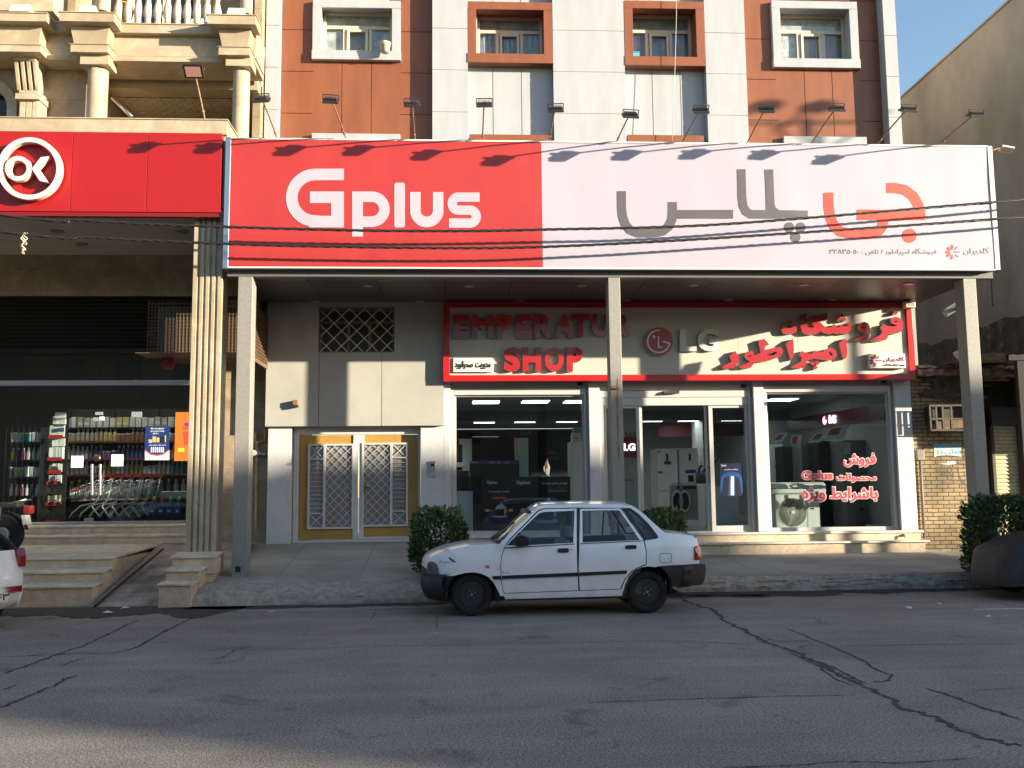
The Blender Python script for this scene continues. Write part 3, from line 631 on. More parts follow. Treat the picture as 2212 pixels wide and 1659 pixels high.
# steps in front of the shop
m = MB(); xs0 = P(1290, 1150, 18.3).x; e1 = P(1994, 1149, 18.2).x; e2 = P(2008, 1175, 17.9).x
zs2 = P(1750, 1170, 17.92).z
s1 = MB(); s1.box(.1, e1-.05, 18.2, 18.7, .1, shopz0-.045); s1.box(.1, e2-.07, 17.92, 18.199, .1, zs2-.035); st_ = s1.build('shop_step', M_step, apt)
s1 = MB(); s1.box(.08, e1, 18.16, 18.72, shopz0-.044, shopz0-.001); s1.box(.08, e2, 17.87, 18.198, zs2-.034, zs2); s1.build('step_tread', mat('tread_stone', (.60, .56, .49), .5, n=.2, ns=4), st_, bevel=.006)
# tap on the step side, siren box on the fascia corner come later

# ---------------------------------------------------------------- canopy: soffit, edge beam, posts, spotlights
SX0, SX1 = -3.75, 9.1
can = thing('canopy', 'grey panelled canopy on three galvanised posts along the shop front', 'canopy', (2.6, 15.7, 0))
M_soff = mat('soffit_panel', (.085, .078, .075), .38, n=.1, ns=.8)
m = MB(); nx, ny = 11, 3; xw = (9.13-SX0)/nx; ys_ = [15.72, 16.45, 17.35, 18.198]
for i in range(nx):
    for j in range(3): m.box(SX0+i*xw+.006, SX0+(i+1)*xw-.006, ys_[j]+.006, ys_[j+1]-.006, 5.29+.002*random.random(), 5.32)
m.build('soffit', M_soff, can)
m = MB(); m.box(SX0, 9.13, 15.73, 18.19, 5.323, 5.335); m.box(SX0, 9.13, 15.72, 18.19, 6.0, 6.08); m.box(SX0+.02, SX0+.05, 15.73, 18.15, 5.335, 6.0); m.box(9.05, 9.11, 15.73, 18.08, 5.335, 6.0)
m.build('canopy_frame', M_darkmetal, can)
m = MB(); m.box(SX0-.02, 9.11, 15.56, 15.72, 5.19, 5.30); m.build('edge_beam', mat('beam_grey', (.12, .115, .11), .5), can)
PX3 = [(P(513, 640, 15.55).x, .235), (P(1318, 800, 15.55).x, .2), (P(2094, 800, 15.55).x, .225)]
for i, (x, wd) in enumerate(PX3):
    zb = kerb_line(x)[2] if i else .36
    m = MB(); m.box(x, x+wd, 15.57, 15.87, zb-.03, 5.19)
    po = m.build('post', M_galv, can, bevel=.008)
    if i == 0:
        q = MB(); q.box(x+.06, x+.14, 15.562, 15.569, zb+.07, zb+.16); q.build('drain_hole', M_dark, po)
    if i == 1:
        q = MB(); p = P(1326, 832, 15.55); q.box(p.x-.05, p.x+.09, 15.5, 15.568, p.z-.06, p.z-.02); q.tube([p+Vector((.05, -.05, -.03)), p+Vector((.055, -.05, .03)), p+Vector((.06, -.04, .10))], .014); q.build('bracket', M_rust, po)
        q = MB(); n_ = 14; vv = []
        for k in range(n_+1): zz = p.z-.07-1.15*k/n_; ww = .012+.012*random.random()*(1-k/n_*.5); xx = p.x+.055+.006*nz(k*.4, 2); vv += [(xx-ww, 15.5685, zz), (xx+ww, 15.5685, zz)]
        q.add(vv, [(2*k, 2*k+1, 2*k+3, 2*k+2) for k in range(n_)]); q.build('rust_streak', mat('rust_streak', (.24, .13, .05), .8, n=.3, ns=30), po)
ringm = mat('downlight_ring', (.55, .55, .54), .3, metal=.6); lensm = mat('downlight_lens', (.28, .27, .25), .3)
for i, (x, y) in enumerate([(795, 617), (1013, 618), (1256, 616), (1498, 616), (1737, 615), (1962, 613), (682, 651), (907, 651), (1126, 650), (1352, 649), (1575, 648), (1800, 647)]):
    d = ray(x, y); p = CAMP+d*((5.29-CAMH)/d.z)
    q = MB(); q.lathe([(.06, 0), (.085, 0), (.088, -.012), (.058, -.014)], (p.x, p.y, 5.291), n=18); rg = q.build('downlight', ringm, can, smooth=True, auto=30)
    q = MB(); q.lathe([(.058, -.008), (0, -.008)], (p.x, p.y, 5.291), n=16); q.build('lens', lensm, rg)
# ---------------------------------------------------------------- the big billboard
YB = 15.4
bill = thing('billboard', 'wide red and white shop billboard with large Latin and Persian lettering on the canopy edge', 'billboard', (2.56, 15.5, 5.30))
zb_b, zb_t = 5.30, 7.465; xs_ = P(1171, 440, YB).x
m = MB(); m.box(SX0, 9.1, YB+.02, YB+.17, zb_b, zb_t); m.build('box', mat('sign_box', (.5, .5, .5), .5), bill)
m = MB(); nn_ = 40
def ripple(x, z): return .010*nz(x*.8, z*.9)+.005*nz(x*2.6, z*1.4)+.004*sin(x*.9)
def sheet(x0, x1, name, mt):
    m = MB(); n1, n2 = 60, 12; vv = []
    for i in range(n1+1):
        for j in range(n2+1):
            x = x0+(x1-x0)*i/n1; z = zb_b+.012+(zb_t-zb_b-.024)*j/n2; vv.append((x, YB+ripple(x, z), z))
    m.add(vv, [(i*(n2+1)+j, (i+1)*(n2+1)+j, (i+1)*(n2+1)+j+1, i*(n2+1)+j+1) for i in range(n1) for j in range(n2)])
    return m.build(name, mt, bill, smooth=True)
red_s = sheet(SX0+.03, xs_, 'vinyl_sheet', M_red); red_s['label'] = 'red left half of the billboard'
wh_s = sheet(xs_, 9.07, 'vinyl_sheet', M_banner); wh_s['label'] = 'white right half of the billboard'
m = MB(); m.box(SX0-.06, SX0+.03, YB-.01, YB+.16, zb_b-.02, zb_t+.02); m.build('edge_trim', M_steel, bill, bevel=.01)
m = MB(); m.box(9.07, 9.15, YB-.008, YB+.02, zb_b, zb_t); m.box(SX0+.03, 9.07, YB-.008, YB+.02, zb_t-.015, zb_t+.01); m.box(SX0+.03, 9.07, YB-.008, YB+.02, zb_b-.012, zb_b+.012)
m.build('edge_trim', mat('trim_white', (.62, .58, .54), .5), bill)
Q4 = zm(850, 500, 1400, 2212); D_ = .012
def onsheet(u, v, w_): q = P(u, v, YB); return Vector((q.x, YB+ripple(q.x, q.z)-.0045+w_, q.z))
def dec(cs, name, m_, par, Y=None):
    b = MB()
    if Y is None: b.shape(cs, onsheet, .002, grid=9 if name == 'letter' else 0, rule='nz')
    else: b.shape(cs, onplane(Y), .008, rule='nz')
    return b.build(name, m_, par)
def q4(pts, wd): return zl(Q4, stroke(pts, wd))
Gs = [q4([(797, 296), (617, 296)]+[(617+145*cos(radians(a)), 441+145*sin(radians(a))) for a in range(-90, -271, -12)]+[(617, 590), (640, 590), (797, 590)], 72), q4([(757, 622), (757, 402)], 80), q4([(585, 438), (797, 438)], 73)]
Ps = [q4([(881, 682), (881, 402)], 68), q4([(850, 435), (972, 435)]+[(972+77*cos(radians(a)), 512+77*sin(radians(a))) for a in range(-80, 81, 16)]+[(972, 590), (850, 590)], 66)]
Ls = [zl(Q4, rect(1110, 347, 1176, 626, 14))]
Us = [q4([(1241, 405), (1241, 517)]+[(1312+71*cos(radians(a)), 521+71*sin(radians(a))) for a in range(170, 9, -16)]+[(1383, 517), (1383, 405)], 66)]
Ss = [q4([(1641, 437), (1510, 437)]+[(1510+40*cos(radians(a)), 477+41*sin(radians(a))) for a in range(-100, -261, -16)]+[(1510, 518), (1580, 518)]+[(1580+40*cos(radians(a)), 558+40*sin(radians(a))) for a in range(-80, 81, 16)]+[(1580, 598), (1450, 598)], 58)]
for L_ in (Gs, Ps, Ls, Us, Ss): dec(L_, 'letter', M_banner, red_s)
Q5 = zm(2400, 600, 1632, 2212)
def q5(pts, wd): return zl(Q5, stroke(pts, wd))
dec([q5([(64, 206), (65, 290), (70, 340), (84, 383), (108, 413), (150, 430), (245, 430), (285, 420), (315, 396), (333, 360), (336, 320), (336, 265)], 48), q5([(330, 331), (659, 331)], 47)], 'letter', M_greyink, wh_s)
dec([q5([(702, 91), (706, 240), (712, 285), (727, 316), (752, 331), (1058, 334)], 46), q5([(849, 92), (858, 330)], 47), ccw(zl(Q5, [(878, 270), (886, 296), (906, 310), (840, 320), (840, 270)]))], 'letter', M_greyink, wh_s)
dec([zl(Q5, disc(958, 401, 27)), zl(Q5, disc(1019, 401, 27)), zl(Q5, disc(992, 453, 27))], 'letter', M_greyink, wh_s)
dec([q5([(1167, 215), (1169, 290), (1178, 345), (1198, 392), (1232, 423), (1285, 434), (1395, 433), (1434, 423), (1456, 396), (1462, 360), (1462, 335)], 53), q5([(1320, 333), (1686, 334)], 55), q5([(1478, 190), (1525, 190), (1576, 201), (1620, 232), (1648, 280), (1658, 334)], 54)], 'letter', M_redink, wh_s)
dec([zl(Q5, disc(1600, 445, 38))], 'letter', M_redink, wh_s)
dec(fit(letters('فروشگاه امپراطور / تلفن : ۳۳۸۳۵۰۵۰', .0), *Q5(1173, 513), *Q5(1745, 552)), 'lettering', M_textink, wh_s)
def flower(f, cx, cy, r): return [zl(f, disc(cx+r*.68*cos(radians(a)), cy+r*.68*sin(radians(a)), r*.33*k, r*.145*k2, 14, radians(a))) for a, k, k2 in ((100, 1, 1.1), (145, 1, 1.3), (180, .95, 1.4), (222, .95, 1.4), (265, 1, 1.1), (310, .9, .5))]
dec(flower(Q5, 1832, 532, 40), 'emblem', M_redink, wh_s)
dec([zl(Q5, stroke([(1838, 531), (1870, 531)], 6)), zl(Q5, stroke([(1848, 545), (1862, 558)], 5))]+fit(letters('گلدیران', .0), *Q5(1888, 506), *Q5(2025, 548)), 'lettering', M_textink, wh_s)

# ---------------------------------------------------------------- spotlights leaning out over the signs
M_lamp = mat('lamp_body', (.035, .035, .037), .45); M_lens = mat('lamp_glass', (.42, .36, .33), .2)
def floodlight(base, head, label, group, s=1., face=(0, .5, -.86), body=None, lens=None, fins=True):
    base, head = Vector(base), Vector(head); t_ = thing('spotlight', label, 'spotlight', base, group)
    a = MB(); a.tube([base, base.lerp(head, .5)+Vector((0, 0, .012)), head], .012*s, 8); a.tube([base.lerp(head, .16), base.lerp(head, .2)], .02*s, 8); arm = a.build('arm', M_rust, t_, smooth=True, auto=40)
    n = Vector(face).normalized(); x = Vector((1, 0, 0)); x = (x-n*x.dot(n)).normalized(); y = n.cross(x); o = head+n*.02+Vector((0, 0, -.015))
    def bx(mb, a0, a1, b0, b1, c0, c1): mb.hexa([o+x*p+y*q+n*r_ for r_ in (c0, c1) for p, q in ((a0, b0), (a1, b0), (a1, b1), (a0, b1))])
    h = MB(); bx(h, -.125*s, .125*s, -.09*s, .09*s, -.008, .03*s)
    if fins:
        for k in range(9): u = -.09+.18*k/8; bx(h, u*s-.004, u*s+.004, -.08*s, .08*s, -.05*s, -.007)
    hb = h.build('lamp_head', body or M_lamp, t_, bevel=.003)
    l = MB(); bx(l, -.098*s, .098*s, -.068*s, .068*s, .0285*s, .031*s); l.build('lens', lens or M_lens, hb)
    u = MB(); q = [o+x*(-.122*s)+n*.012, o+x*(-.122*s)-n*.085*s, o+x*(.122*s)-n*.085*s, o+x*(.122*s)+n*.012]
    for a0, a1 in zip(q, q[1:]): u.bar(a0, a1, .012, .022, up=y)
    u.build('bracket', M_lamp, t_); return t_
HD = [(565, 210, 600), (715, 212, 749), (890, 220, 896.5), (1046, 220, 1042), (1200, 231, 1185.5), (1362, 244, 1330), (1514, 234, 1472), (1655, 232, 1612), (1807, 231, 1750), (1962, 233, 1891), (2108, 244, 2024)]
DESC = ['leftmost spotlight, leaning left in front of the narrow white strip', 'spotlight leaning left in front of the left orange panels', 'nearly upright spotlight in front of the shaded orange strip', 'upright spotlight below the second window from the left', 'spotlight over the join of the red and white halves',
 'dark backed spotlight leaning right, first over the white half', 'spotlight leaning right below the window with the blue basket', 'spotlight leaning right at the left edge of the right orange panels', 'spotlight leaning right amid the right orange panels', 'spotlight leaning right at the last white strip of the facade', 'last spotlight of the row, against the plain grey wall']
for (hx, hy, bx_), d in zip(HD, DESC):
    ba = P(bx_, 305, YB+.08); ba.z = 7.475
    floodlight(ba, P(hx, hy, YB-1.02), d+', on a rusty arm', 'spotlights over the billboard', face=(random.uniform(-.08, .08), .5+random.uniform(-.12, .2), -.86))
ba = P(2139, 326, YB+.1); floodlight(ba, P(2174, 318, YB+.2), 'small white floodlight on a side bracket at the right end of the billboard', None, .85, (-.2, -.3, -.9), mat('lamp_white', (.72, .66, .60), .4), mat('lamp_pink', (.62, .42, .36), .3), False)

# ---------------------------------------------------------------- power cables: three twisted strands each
M_cable = mat('black_cable', (.018, .018, .018), .5)
def cable(pts, Y, label, ra=.013, pitch=.55):
    q = [P(x, y, Y) for x, y in pts]; a, z = q[0], q[-1]; d0 = (q[1]-q[0]); d1 = q[-1]-q[-2]; q = [a-d0.normalized()*9+Vector((0, 0, .5))]+q+[z+d1.normalized()*9]
    F_ = []
    for i in range(len(q)-1):
        p0, p1, p2, p3 = q[max(i-1, 0)], q[i], q[i+1], q[min(i+2, len(q)-1)]; n_ = max(2, int((p2-p1).length/.07))
        for k in range(n_):
            u = k/n_; F_.append(.5*((2*p1)+(p2-p0)*u+(2*p0-5*p1+4*p2-p3)*u*u+(3*p1-p0-3*p2+p3)*u**3))
    m = MB()
    for s_ in range(3):
        m.tube([p+Vector((0, cos(2*pi*(i*.07/pitch+s_/3)), sin(2*pi*(i*.07/pitch+s_/3))))*ra*.95 for i, p in enumerate(F_)], ra, 5)
    return m.build('power_cable', M_cable, smooth=True, label=label, cat='cable', group='power cables')
cable([(0, 465), (160, 475), (316, 483.5), (484, 490), (760, 497.5), (1000, 499), (1170, 496), (1487, 488.4), (1746, 470.7), (2000, 449), (2144, 437), (2212, 430)], 15.06, 'upper black twisted power cable crossing in front of both signs')
cable([(0, 501), (200, 513), (496, 527), (760, 533.5), (1000, 536), (1170, 533.5), (1400, 523), (1631, 509), (1900, 491), (2100, 477), (2212, 468)], 15.06, 'lower black twisted power cable, the one carrying the knotted rope')
m = MB(); p0 = P(52, 503, 15.06)
for k, (dx, ln) in enumerate(((-.02, .28), (.03, .2), (.0, .33))): m.tube([p0+Vector((dx+.025*sin(i*1.7+k), .01*cos(i+k), -ln*i/9)) for i in range(10)], .009, 6)
m.tube([p0+Vector((.03*cos(a), .012, -.28+.05*sin(a))) for a in [i*.6 for i in range(10)]], .008, 6)
m.build('rope', mat('rope', (.55, .46, .33), .9), smooth=True, label='short frayed knot of rope hanging from the lower cable at the left', cat='rope')
m = MB(); m.tube([P(1462, -60, 17.96), P(1461, 40, 17.96), P(1458, 150, 17.96), P(1452, 305, 17.96)], .005, 5); m.build('wire', mat('pale_wire', (.6, .55, .5), .6), smooth=True, label='thin pale wire hanging down the facade past the blue basket', cat='wire')

# ---------------------------------------------------------------- the shop fascia under the canopy
YP = 18.08
fas = thing('shop_fascia', 'cream shop fascia sign in a red frame with raised red letters under the canopy', 'sign', (4.8, 18.15, 3.6))
fx0, fx1 = P(958, 740, 18.03).x, P(1974, 740, 18.03).x; fz0 = P(1450, 822, 18.03).z; fz1 = 5.275
m = MB(); m.box(fx0+.05, fx1-.05, YP, 18.19, fz0+.05, fz1-.01); pan = m.build('panel', mat('cream_panel', (.46, .435, .37), .4, n=.05, ns=1), fas)
m = MB()
for x in (1079, 1209, 1465, 1595, 1724, 1849): xx = P(x, 740, YP).x; m.box(xx-.003, xx+.003, YP-.003, YP+.01, fz0+.1, fz1-.1)
m.build('joint_strip', mat('joint_white', (.52, .49, .42), .5), pan)
m = MB(); w_ = .115; m.box(fx0, fx1, 18.03, 18.185, fz0, fz0+w_); m.box(fx0, fx1, 18.03, 18.185, fz1-w_, fz1); m.box(fx0, fx0+w_, 18.03, 18.185, fz0+w_, fz1-w_); m.box(fx1-w_, fx1, 18.03, 18.185, fz0+w_, fz1-w_)
m.build('frame', mat('frame_red', (.44, .010, .010), .3), fas, bevel=.006)
# red letters; the protective film still hangs on the lower half of the upper row
M_let = mat('letter_red', (.34, .014, .018), .25, coat=.3); M_letside = mat('letter_side', (.50, .44, .36), .4, metal=.5)
M_film2 = mat('letter_film', (.42, .016, .02), .3); t = M_film2.node_tree; L = t.links.new
tc = t.nodes.new('ShaderNodeTexCoord'); sx_n = t.nodes.new('ShaderNodeSeparateXYZ'); L(tc.outputs['Object'], sx_n.inputs[0]); nzn = t.nodes.new('ShaderNodeTexNoise'); nzn.inputs['Scale'].default_value = 4.5; nzn.inputs['Detail'].default_value = 3; L(tc.outputs['Object'], nzn.inputs['Vector'])
ma = t.nodes.new('ShaderNodeMath'); ma.operation = 'MULTIPLY_ADD'; ma.inputs[1].default_value = .35; L(nzn.outputs['Fac'], ma.inputs[0]); L(sx_n.outputs[2], ma.inputs[2])
gt = t.nodes.new('ShaderNodeMath'); gt.operation = 'LESS_THAN'; gt.inputs[1].default_value = P(1100, 703, 18.).z-3.6+.17; L(ma.outputs[0], gt.inputs[0])
mxr = t.nodes.new('ShaderNodeMixRGB'); mxr.inputs[1].default_value = (.42, .016, .02, 1); mxr.inputs[2].default_value = (.30, .13, .18, 1); L(gt.outputs[0], mxr.inputs[0]); L(mxr.outputs[0], t.nodes['Principled BSDF'].inputs['Base Color'])
def raised(cs, name, mface, par=fas, Yf=17.985, dep=.09, rule='nz'):
    b = MB(); ov, T = tri2d(cs, 0, rule); fn = onplane(Yf); b.add([fn(p[0], p[1], 0) for p in ov], T); b.m = 1
    for c in cs: n_ = len(c); b.add([fn(p[0], p[1], 0) for p in c]+[fn(p[0], p[1], dep) for p in c], [(i, (i+1) % n_, n_+(i+1) % n_, n_+i) for i in range(n_)])
    return b.build(name, [mface, M_letside], par)
Q1 = zm(1700, 1150, 800, 2212); Q2 = zm(2350, 1150, 1300, 2212); Q3 = zm(3000, 1180, 640, 2212)
for ch, x0, x1 in (('E', 235, 408), ('M', 440, 675), ('P', 708, 882), ('E', 915, 1087), ('R', 1117, 1318), ('A', 1332, 1550), ('T', 1525, 1715), ('U', 1745, 1935), ('R', 1960, 2172)):
    cs = fit(letters(ch, .055), *Q1(x0, 245 if x0 < 1500 else 237), *Q1(x1, 503 if x0 < 1500 else 485)); raised(cs, 'letter', M_film2 if x0 < 1500 else M_let)
for ch, x0, x1 in (('S', 782, 965), ('H', 990, 1192), ('O', 1230, 1440), ('P', 1470, 1642)): raised(fit(letters(ch, .06), *Q1(x0, 600), *Q1(x1, 864)), 'letter', M_let)
FA = [[[(300, 318), (350, 285), (400, 290), (450, 340), (478, 390), (470, 430), (430, 460), (350, 466), (290, 455), (265, 410), (280, 360)], [(330, 372), (358, 350), (400, 360), (418, 378), (360, 386)]],
 [[(520, 215), (612, 178), (618, 378), (712, 378), (678, 302), (684, 225), (890, 180), (890, 264), (785, 300), (862, 374), (955, 378), (978, 338), (1000, 342), (1022, 374), (1065, 370), (1082, 335), (1108, 358), (1150, 364), (1182, 342), (1182, 314), (1205, 306), (1220, 360), (1207, 420), (1170, 460), (1100, 455), (1030, 467), (985, 450), (940, 467), (860, 458), (805, 430), (760, 462), (690, 470), (600, 470), (550, 440), (530, 380)]],
 [[(1088, 186), (1120, 213), (1088, 241), (1056, 214)], [(1022, 268), (1057, 240), (1088, 268), (1058, 299)], [(1092, 268), (1122, 237), (1153, 267), (1120, 299)]],
 [[(1312, 380), (1340, 315), (1400, 300), (1452, 325), (1478, 400), (1470, 490), (1430, 550), (1280, 558), (1248, 546), (1372, 490), (1392, 450), (1332, 430)], [(1342, 378), (1378, 368), (1415, 373), (1385, 391)]],
 [[(1750, 285), (1775, 245), (1815, 230), (1870, 240), (1915, 295), (1926, 370), (1900, 430), (1850, 456), (1722, 465), (1715, 515), (1680, 550), (1520, 565), (1478, 550), (1622, 472), (1640, 440), (1612, 385), (1655, 333), (1722, 360), (1780, 362), (1848, 350), (1762, 322)], [(1790, 295), (1820, 284), (1855, 290), (1830, 305)]],
 [[(1780, 188), (1810, 155), (1856, 174), (1832, 202), (1792, 200)]],
 [[(1050, 590), (1145, 525), (1163, 690), (1152, 785), (1112, 815), (1090, 760)]],
 [[(545, 698), (600, 722), (650, 735), (700, 730), (720, 688), (760, 706), (850, 705), (880, 668), (950, 655), (1006, 690), (1024, 750), (992, 806), (930, 826), (800, 810), (720, 800), (640, 826), (616, 830), (600, 890), (560, 925), (420, 932), (395, 915), (528, 842), (545, 800), (510, 757)], [(912, 722), (935, 705), (962, 738), (958, 766), (930, 755)]],
 [[(658, 866), (695, 838), (733, 868), (700, 900)], [(718, 866), (750, 838), (787, 867), (745, 898)], [(693, 920), (730, 892), (766, 924), (728, 951)]],
 [[(325, 600), (425, 532), (438, 690), (420, 790), (390, 824), (373, 765)]]]
for cs in FA: raised([zl(Q3, c) for c in cs], 'letter', M_let, rule='odd')
FB = [[[(1082, 330), (1122, 312), (1155, 352), (1128, 362), (1124, 392), (1180, 374), (1232, 368), (1250, 396), (1232, 430), (1160, 458), (1062, 470), (1030, 507), (972, 511), (953, 500), (1025, 466), (1002, 452), (988, 430), (1005, 400), (1040, 394), (1058, 425), (1098, 405)], [(1130, 424), (1192, 400), (1212, 404), (1180, 426)], [(1010, 430), (1028, 422), (1038, 434)]],
 [[(888, 430), (930, 394), (953, 438), (946, 480), (915, 508), (850, 513), (838, 500), (903, 466)]]]
for cs in FB: raised([zl(Q2, c) for c in cs], 'letter', M_let, rule='odd')
# white name plate, round emblem with grey letters, brand plate
M_plate = mat('plate_white', (.58, .56, .54), .4)
m = MB(); m.pbox(979, 773, 1062.5, 803.5, 18.02, .06); pl = m.build('name_plate', M_plate, fas, bevel=.004)
dec(fit(letters('مدیریت: صحرانورد', .03), 983, 779, 1060, 798), 'lettering', M_dark, pl, 18.011)
cx_, cy_ = Q2(415, 330); m = MB(); raised([disc(cx_, cy_, 30.6, n=40)], 'emblem', mat('emblem_red', (.30, .010, .025), .3), rule='odd'); em = fas.children[-1]
W_ = mat('emblem_white', (.72, .68, .66), .4); k_ = 30.6/95
dec([stroke([(cx_+k_*75*cos(radians(a)), cy_+k_*75*sin(radians(a))) for a in range(-85, -361, -12)]+[(cx_+k_*28, cy_)], 3.2), disc(cx_-k_*32, cy_-k_*30, 3.6), stroke([(cx_-k_*2, cy_-k_*35), (cx_-k_*2, cy_+k_*38), (cx_+k_*22, cy_+k_*38)], 3)], 'emblem_mark', W_, em, 17.976)
for ch, a, c_ in (('L', 556, 668), ('G', 675, 818)): raised(fit(letters(ch, .04), *Q2(a, 247), *Q2(c_, 396)), 'letter', mat('letter_silver', (.56, .55, .51), .4), Yf=18., dep=.075)
m = MB(); m.pbox(1877, 764, 1955.5, 795, 17.97, .105); pl = m.build('brand_plate', M_plate, fas, bevel=.004)
Mr2 = mat('plum_ink', (.33, .02, .06), .5); dec(flower(Q3, 1548, 828, 82), 'emblem', Mr2, pl, 17.961)
dec(fit(letters('گلدیران', .02), *Q3(1655, 775), *Q3(1940, 852))+[zl(Q3, stroke([(1560, 828), (1632, 828)], 12))], 'lettering', Mr2, pl, 17.961); dec(fit(letters('روی خوش زندگی', .04), *Q3(1655, 866), *Q3(1945, 905)), 'lettering', M_dark, pl, 17.961)

# ---------------------------------------------------------------- small fittings on the front
t_ = thing('siren_box', 'small cream alarm siren box on the top right corner of the red fascia frame', 'alarm', P(1967, 665, 17.9))
m = MB(); m.pbox(1957, 651, 1978, 664, 17.88, .15); s = m.build('housing', mat('cream_plastic', (.62, .54, .40), .5), t_, bevel=.01); m = MB(); m.pbox(1963, 654, 1968, 661, 17.876, .004); m.pbox(1970, 654, 1975, 661, 17.876, .004); m.build('grille', mat('brown_plastic', (.32, .24, .15), .5), s)
t_ = thing('intercom', 'silver door intercom on the white pier beside the yellow door', 'intercom', P(934, 1015, 18.29))
m = MB(); a = D(1161, 990); c_ = D(1196, 1076); m.pbox(a[0], a[1], c_[0], c_[1], 18.265, .034); h = m.build('housing', M_steel, t_, bevel=.005)
m = MB(); a = D(1170, 1003); c_ = D(1188, 1018); m.pbox(a[0], a[1], c_[0], c_[1], 18.261, .004); m.build('camera_window', M_dark, h)
m = MB(); 
for r_ in range(4):
    for q in range(3): a = D(1168+q*8, 1048+r_*6); m.pbox(a[0], a[1], a[0]+2.2, a[1]+1.6, 18.26, .006)
m.build('keypad', M_plate, h)
t_ = thing('wall_lamp', 'small brass box wall lamp on the sunlit grey panel', 'wall lamp', P(637, 870, YW))
m = MB(); a = D(418, 655); c_ = D(446, 683); m.pbox(a[0], a[1], c_[0], c_[1], YW-.13, .129); h = m.build('lamp_body', mat('brass_box', (.42, .25, .10), .35, metal=.6), t_, bevel=.006); m = MB(); a = D(420, 684); c_ = D(445, 694); m.pbox(a[0], a[1], c_[0], c_[1], YW-.12, .115); m.build('lens', M_darkmetal, h)
# security camera on a post, seen against the grey wall
t_ = thing('security_camera', 'long white security camera pointing left beside the right canopy post', 'camera', P(2065, 665, 16.3)); C6 = zm(3500, 1100, 532, 1358)
a = P(*C6(560, 350), 16.1); c_ = P(*C6(735, 245), 16.); m = MB(); m.bar(a, c_, .13, .11); h = m.build('camera_body', mat('camera_grey', (.30, .29, .27), .4), t_, bevel=.012); d = (a-c_).normalized()
m = MB(); m.bar(a-d*.0+Vector((0, 0, .07)), c_+Vector((0, 0, .07)), .16, .02); m.build('sun_shield', mat('camera_cream', (.60, .55, .45), .4), h); m = MB(); m.bar(c_.lerp(a, .15)-Vector((0, 0, .05)), Vector((PX3[2][0]+.02, 15.87, c_.z-.12)), .05); m.build('bracket', M_lamp, h)
m = MB(); q = [P(*D(x, y), 18.52) for x, y in ((268, 820), (266, 880), (232, 888), (214, 885), (214, 840), (222, 835))]; m.tube(q, .022, 8); q = [P(*D(x, y), 18.52) for x, y in ((222, 880), (222, 955), (220, 1100), (216, 1358))]; m.tube(q, .024, 8)
M_pipe = mat('gas_pipe', (.52, .38, .16), .5, n=.3, ns=9); gp = thing('gas_pipe', 'yellow gas pipe with valve running down the wall behind the left post', 'pipe', P(552, 1145, 18.52)); m.build('pipe', M_pipe, gp, smooth=True, auto=50)
m = MB(); p = P(*D(214, 945), 18.48); m.lathe([(.05, -.07), (.07, -.05), (.07, .05), (.05, .07)], p, (1, 0, 0), 12); m.bar(p+Vector((.06, 0, 0)), p+Vector((.2, 0, -.03)), .05); m.build('valve', mat('valve_grey', (.45, .43, .38), .5), gp)
# ---------------------------------------------------------------- travertine building on the left
sb = thing('stone_building', 'beige travertine building with balcony, round columns and a fluted ground-floor column', 'building', (-8, 16, 0))
Z1 = lambda x, y: (x*.2976, y*.2976)
Y1 = 16.3; Y2 = Y1+.36
def zb1(m, x0, y0, x1, y1, Y, d): a = Z1(x0, y0); c_ = Z1(x1, y1); return m.pbox(a[0], a[1], c_[0], c_[1], Y, d)
XW0 = -14.; XWR = P(571, 150, 18.1).x-.01
def block(m, x0, x1, y0, y1, Y, d, lip=0.):
    zb1(m, x0, y0, x1, y1, Y, d)
    if lip: a = Z1(x0, y0); c_ = Z1(x1, y0); p0 = P(a[0], a[1], Y); p1 = P(c_[0], c_[1], Y); m.box(p0.x-.02, p1.x+.02, Y-.02, Y+d, p0.z+.001, p0.z+lip)
def trapz(m, xt0, xt1, yt, xb0, xb1, yb, Yt, Yb_, Yback):
    a, b_ = P(*Z1(xt0, yt), Yt), P(*Z1(xt1, yt), Yt); c_, d = P(*Z1(xb0, yb), Yb_), P(*Z1(xb1, yb), Yb_)
    m.hexa([(c_.x, Yb_, c_.z), (d.x, Yb_, c_.z), (d.x, Yback, c_.z), (c_.x, Yback, c_.z), (a.x, Yt, a.z), (b_.x, Yt, a.z), (b_.x, Yback, a.z), (a.x, Yback, a.z)])
def capital(x0, w1, dy, capx, left=None):
    """the stack of slabs over a column; x0 the left edge of its widest slab in the picture"""
    m = MB(); lx = left if left is not None else x0
    block(m, lx, x0+w1, 90+dy, 155+dy, Y1, .42, .02)
    m2 = MB(); trapz(m, (left or x0+72), x0+w1-30, 160+dy, (left or x0+105), x0+w1-58, 318+dy, Y1+.16, Y1+.24, Y1+.5)
    block(m, (left or x0+80), x0+w1-45, 322+dy, 378+dy, Y1+.1, .42, .015)
    return m
xB = (717, 72); 
m = capital(430, 400, 0, None); block(m, 580, 790, 384, 466, Y1+.2, .4); m.build('capital', M_beige, sb, bevel=.006)
m = capital(1505, 352, 20, None); block(m, 1637, 1825, 408, 478, Y1+.2, .4); m.build('capital', M_beige, sb, bevel=.006)
m = capital(-60, 400, -8, None, left=-700); m.build('capital', M_beige, sb, bevel=.006)
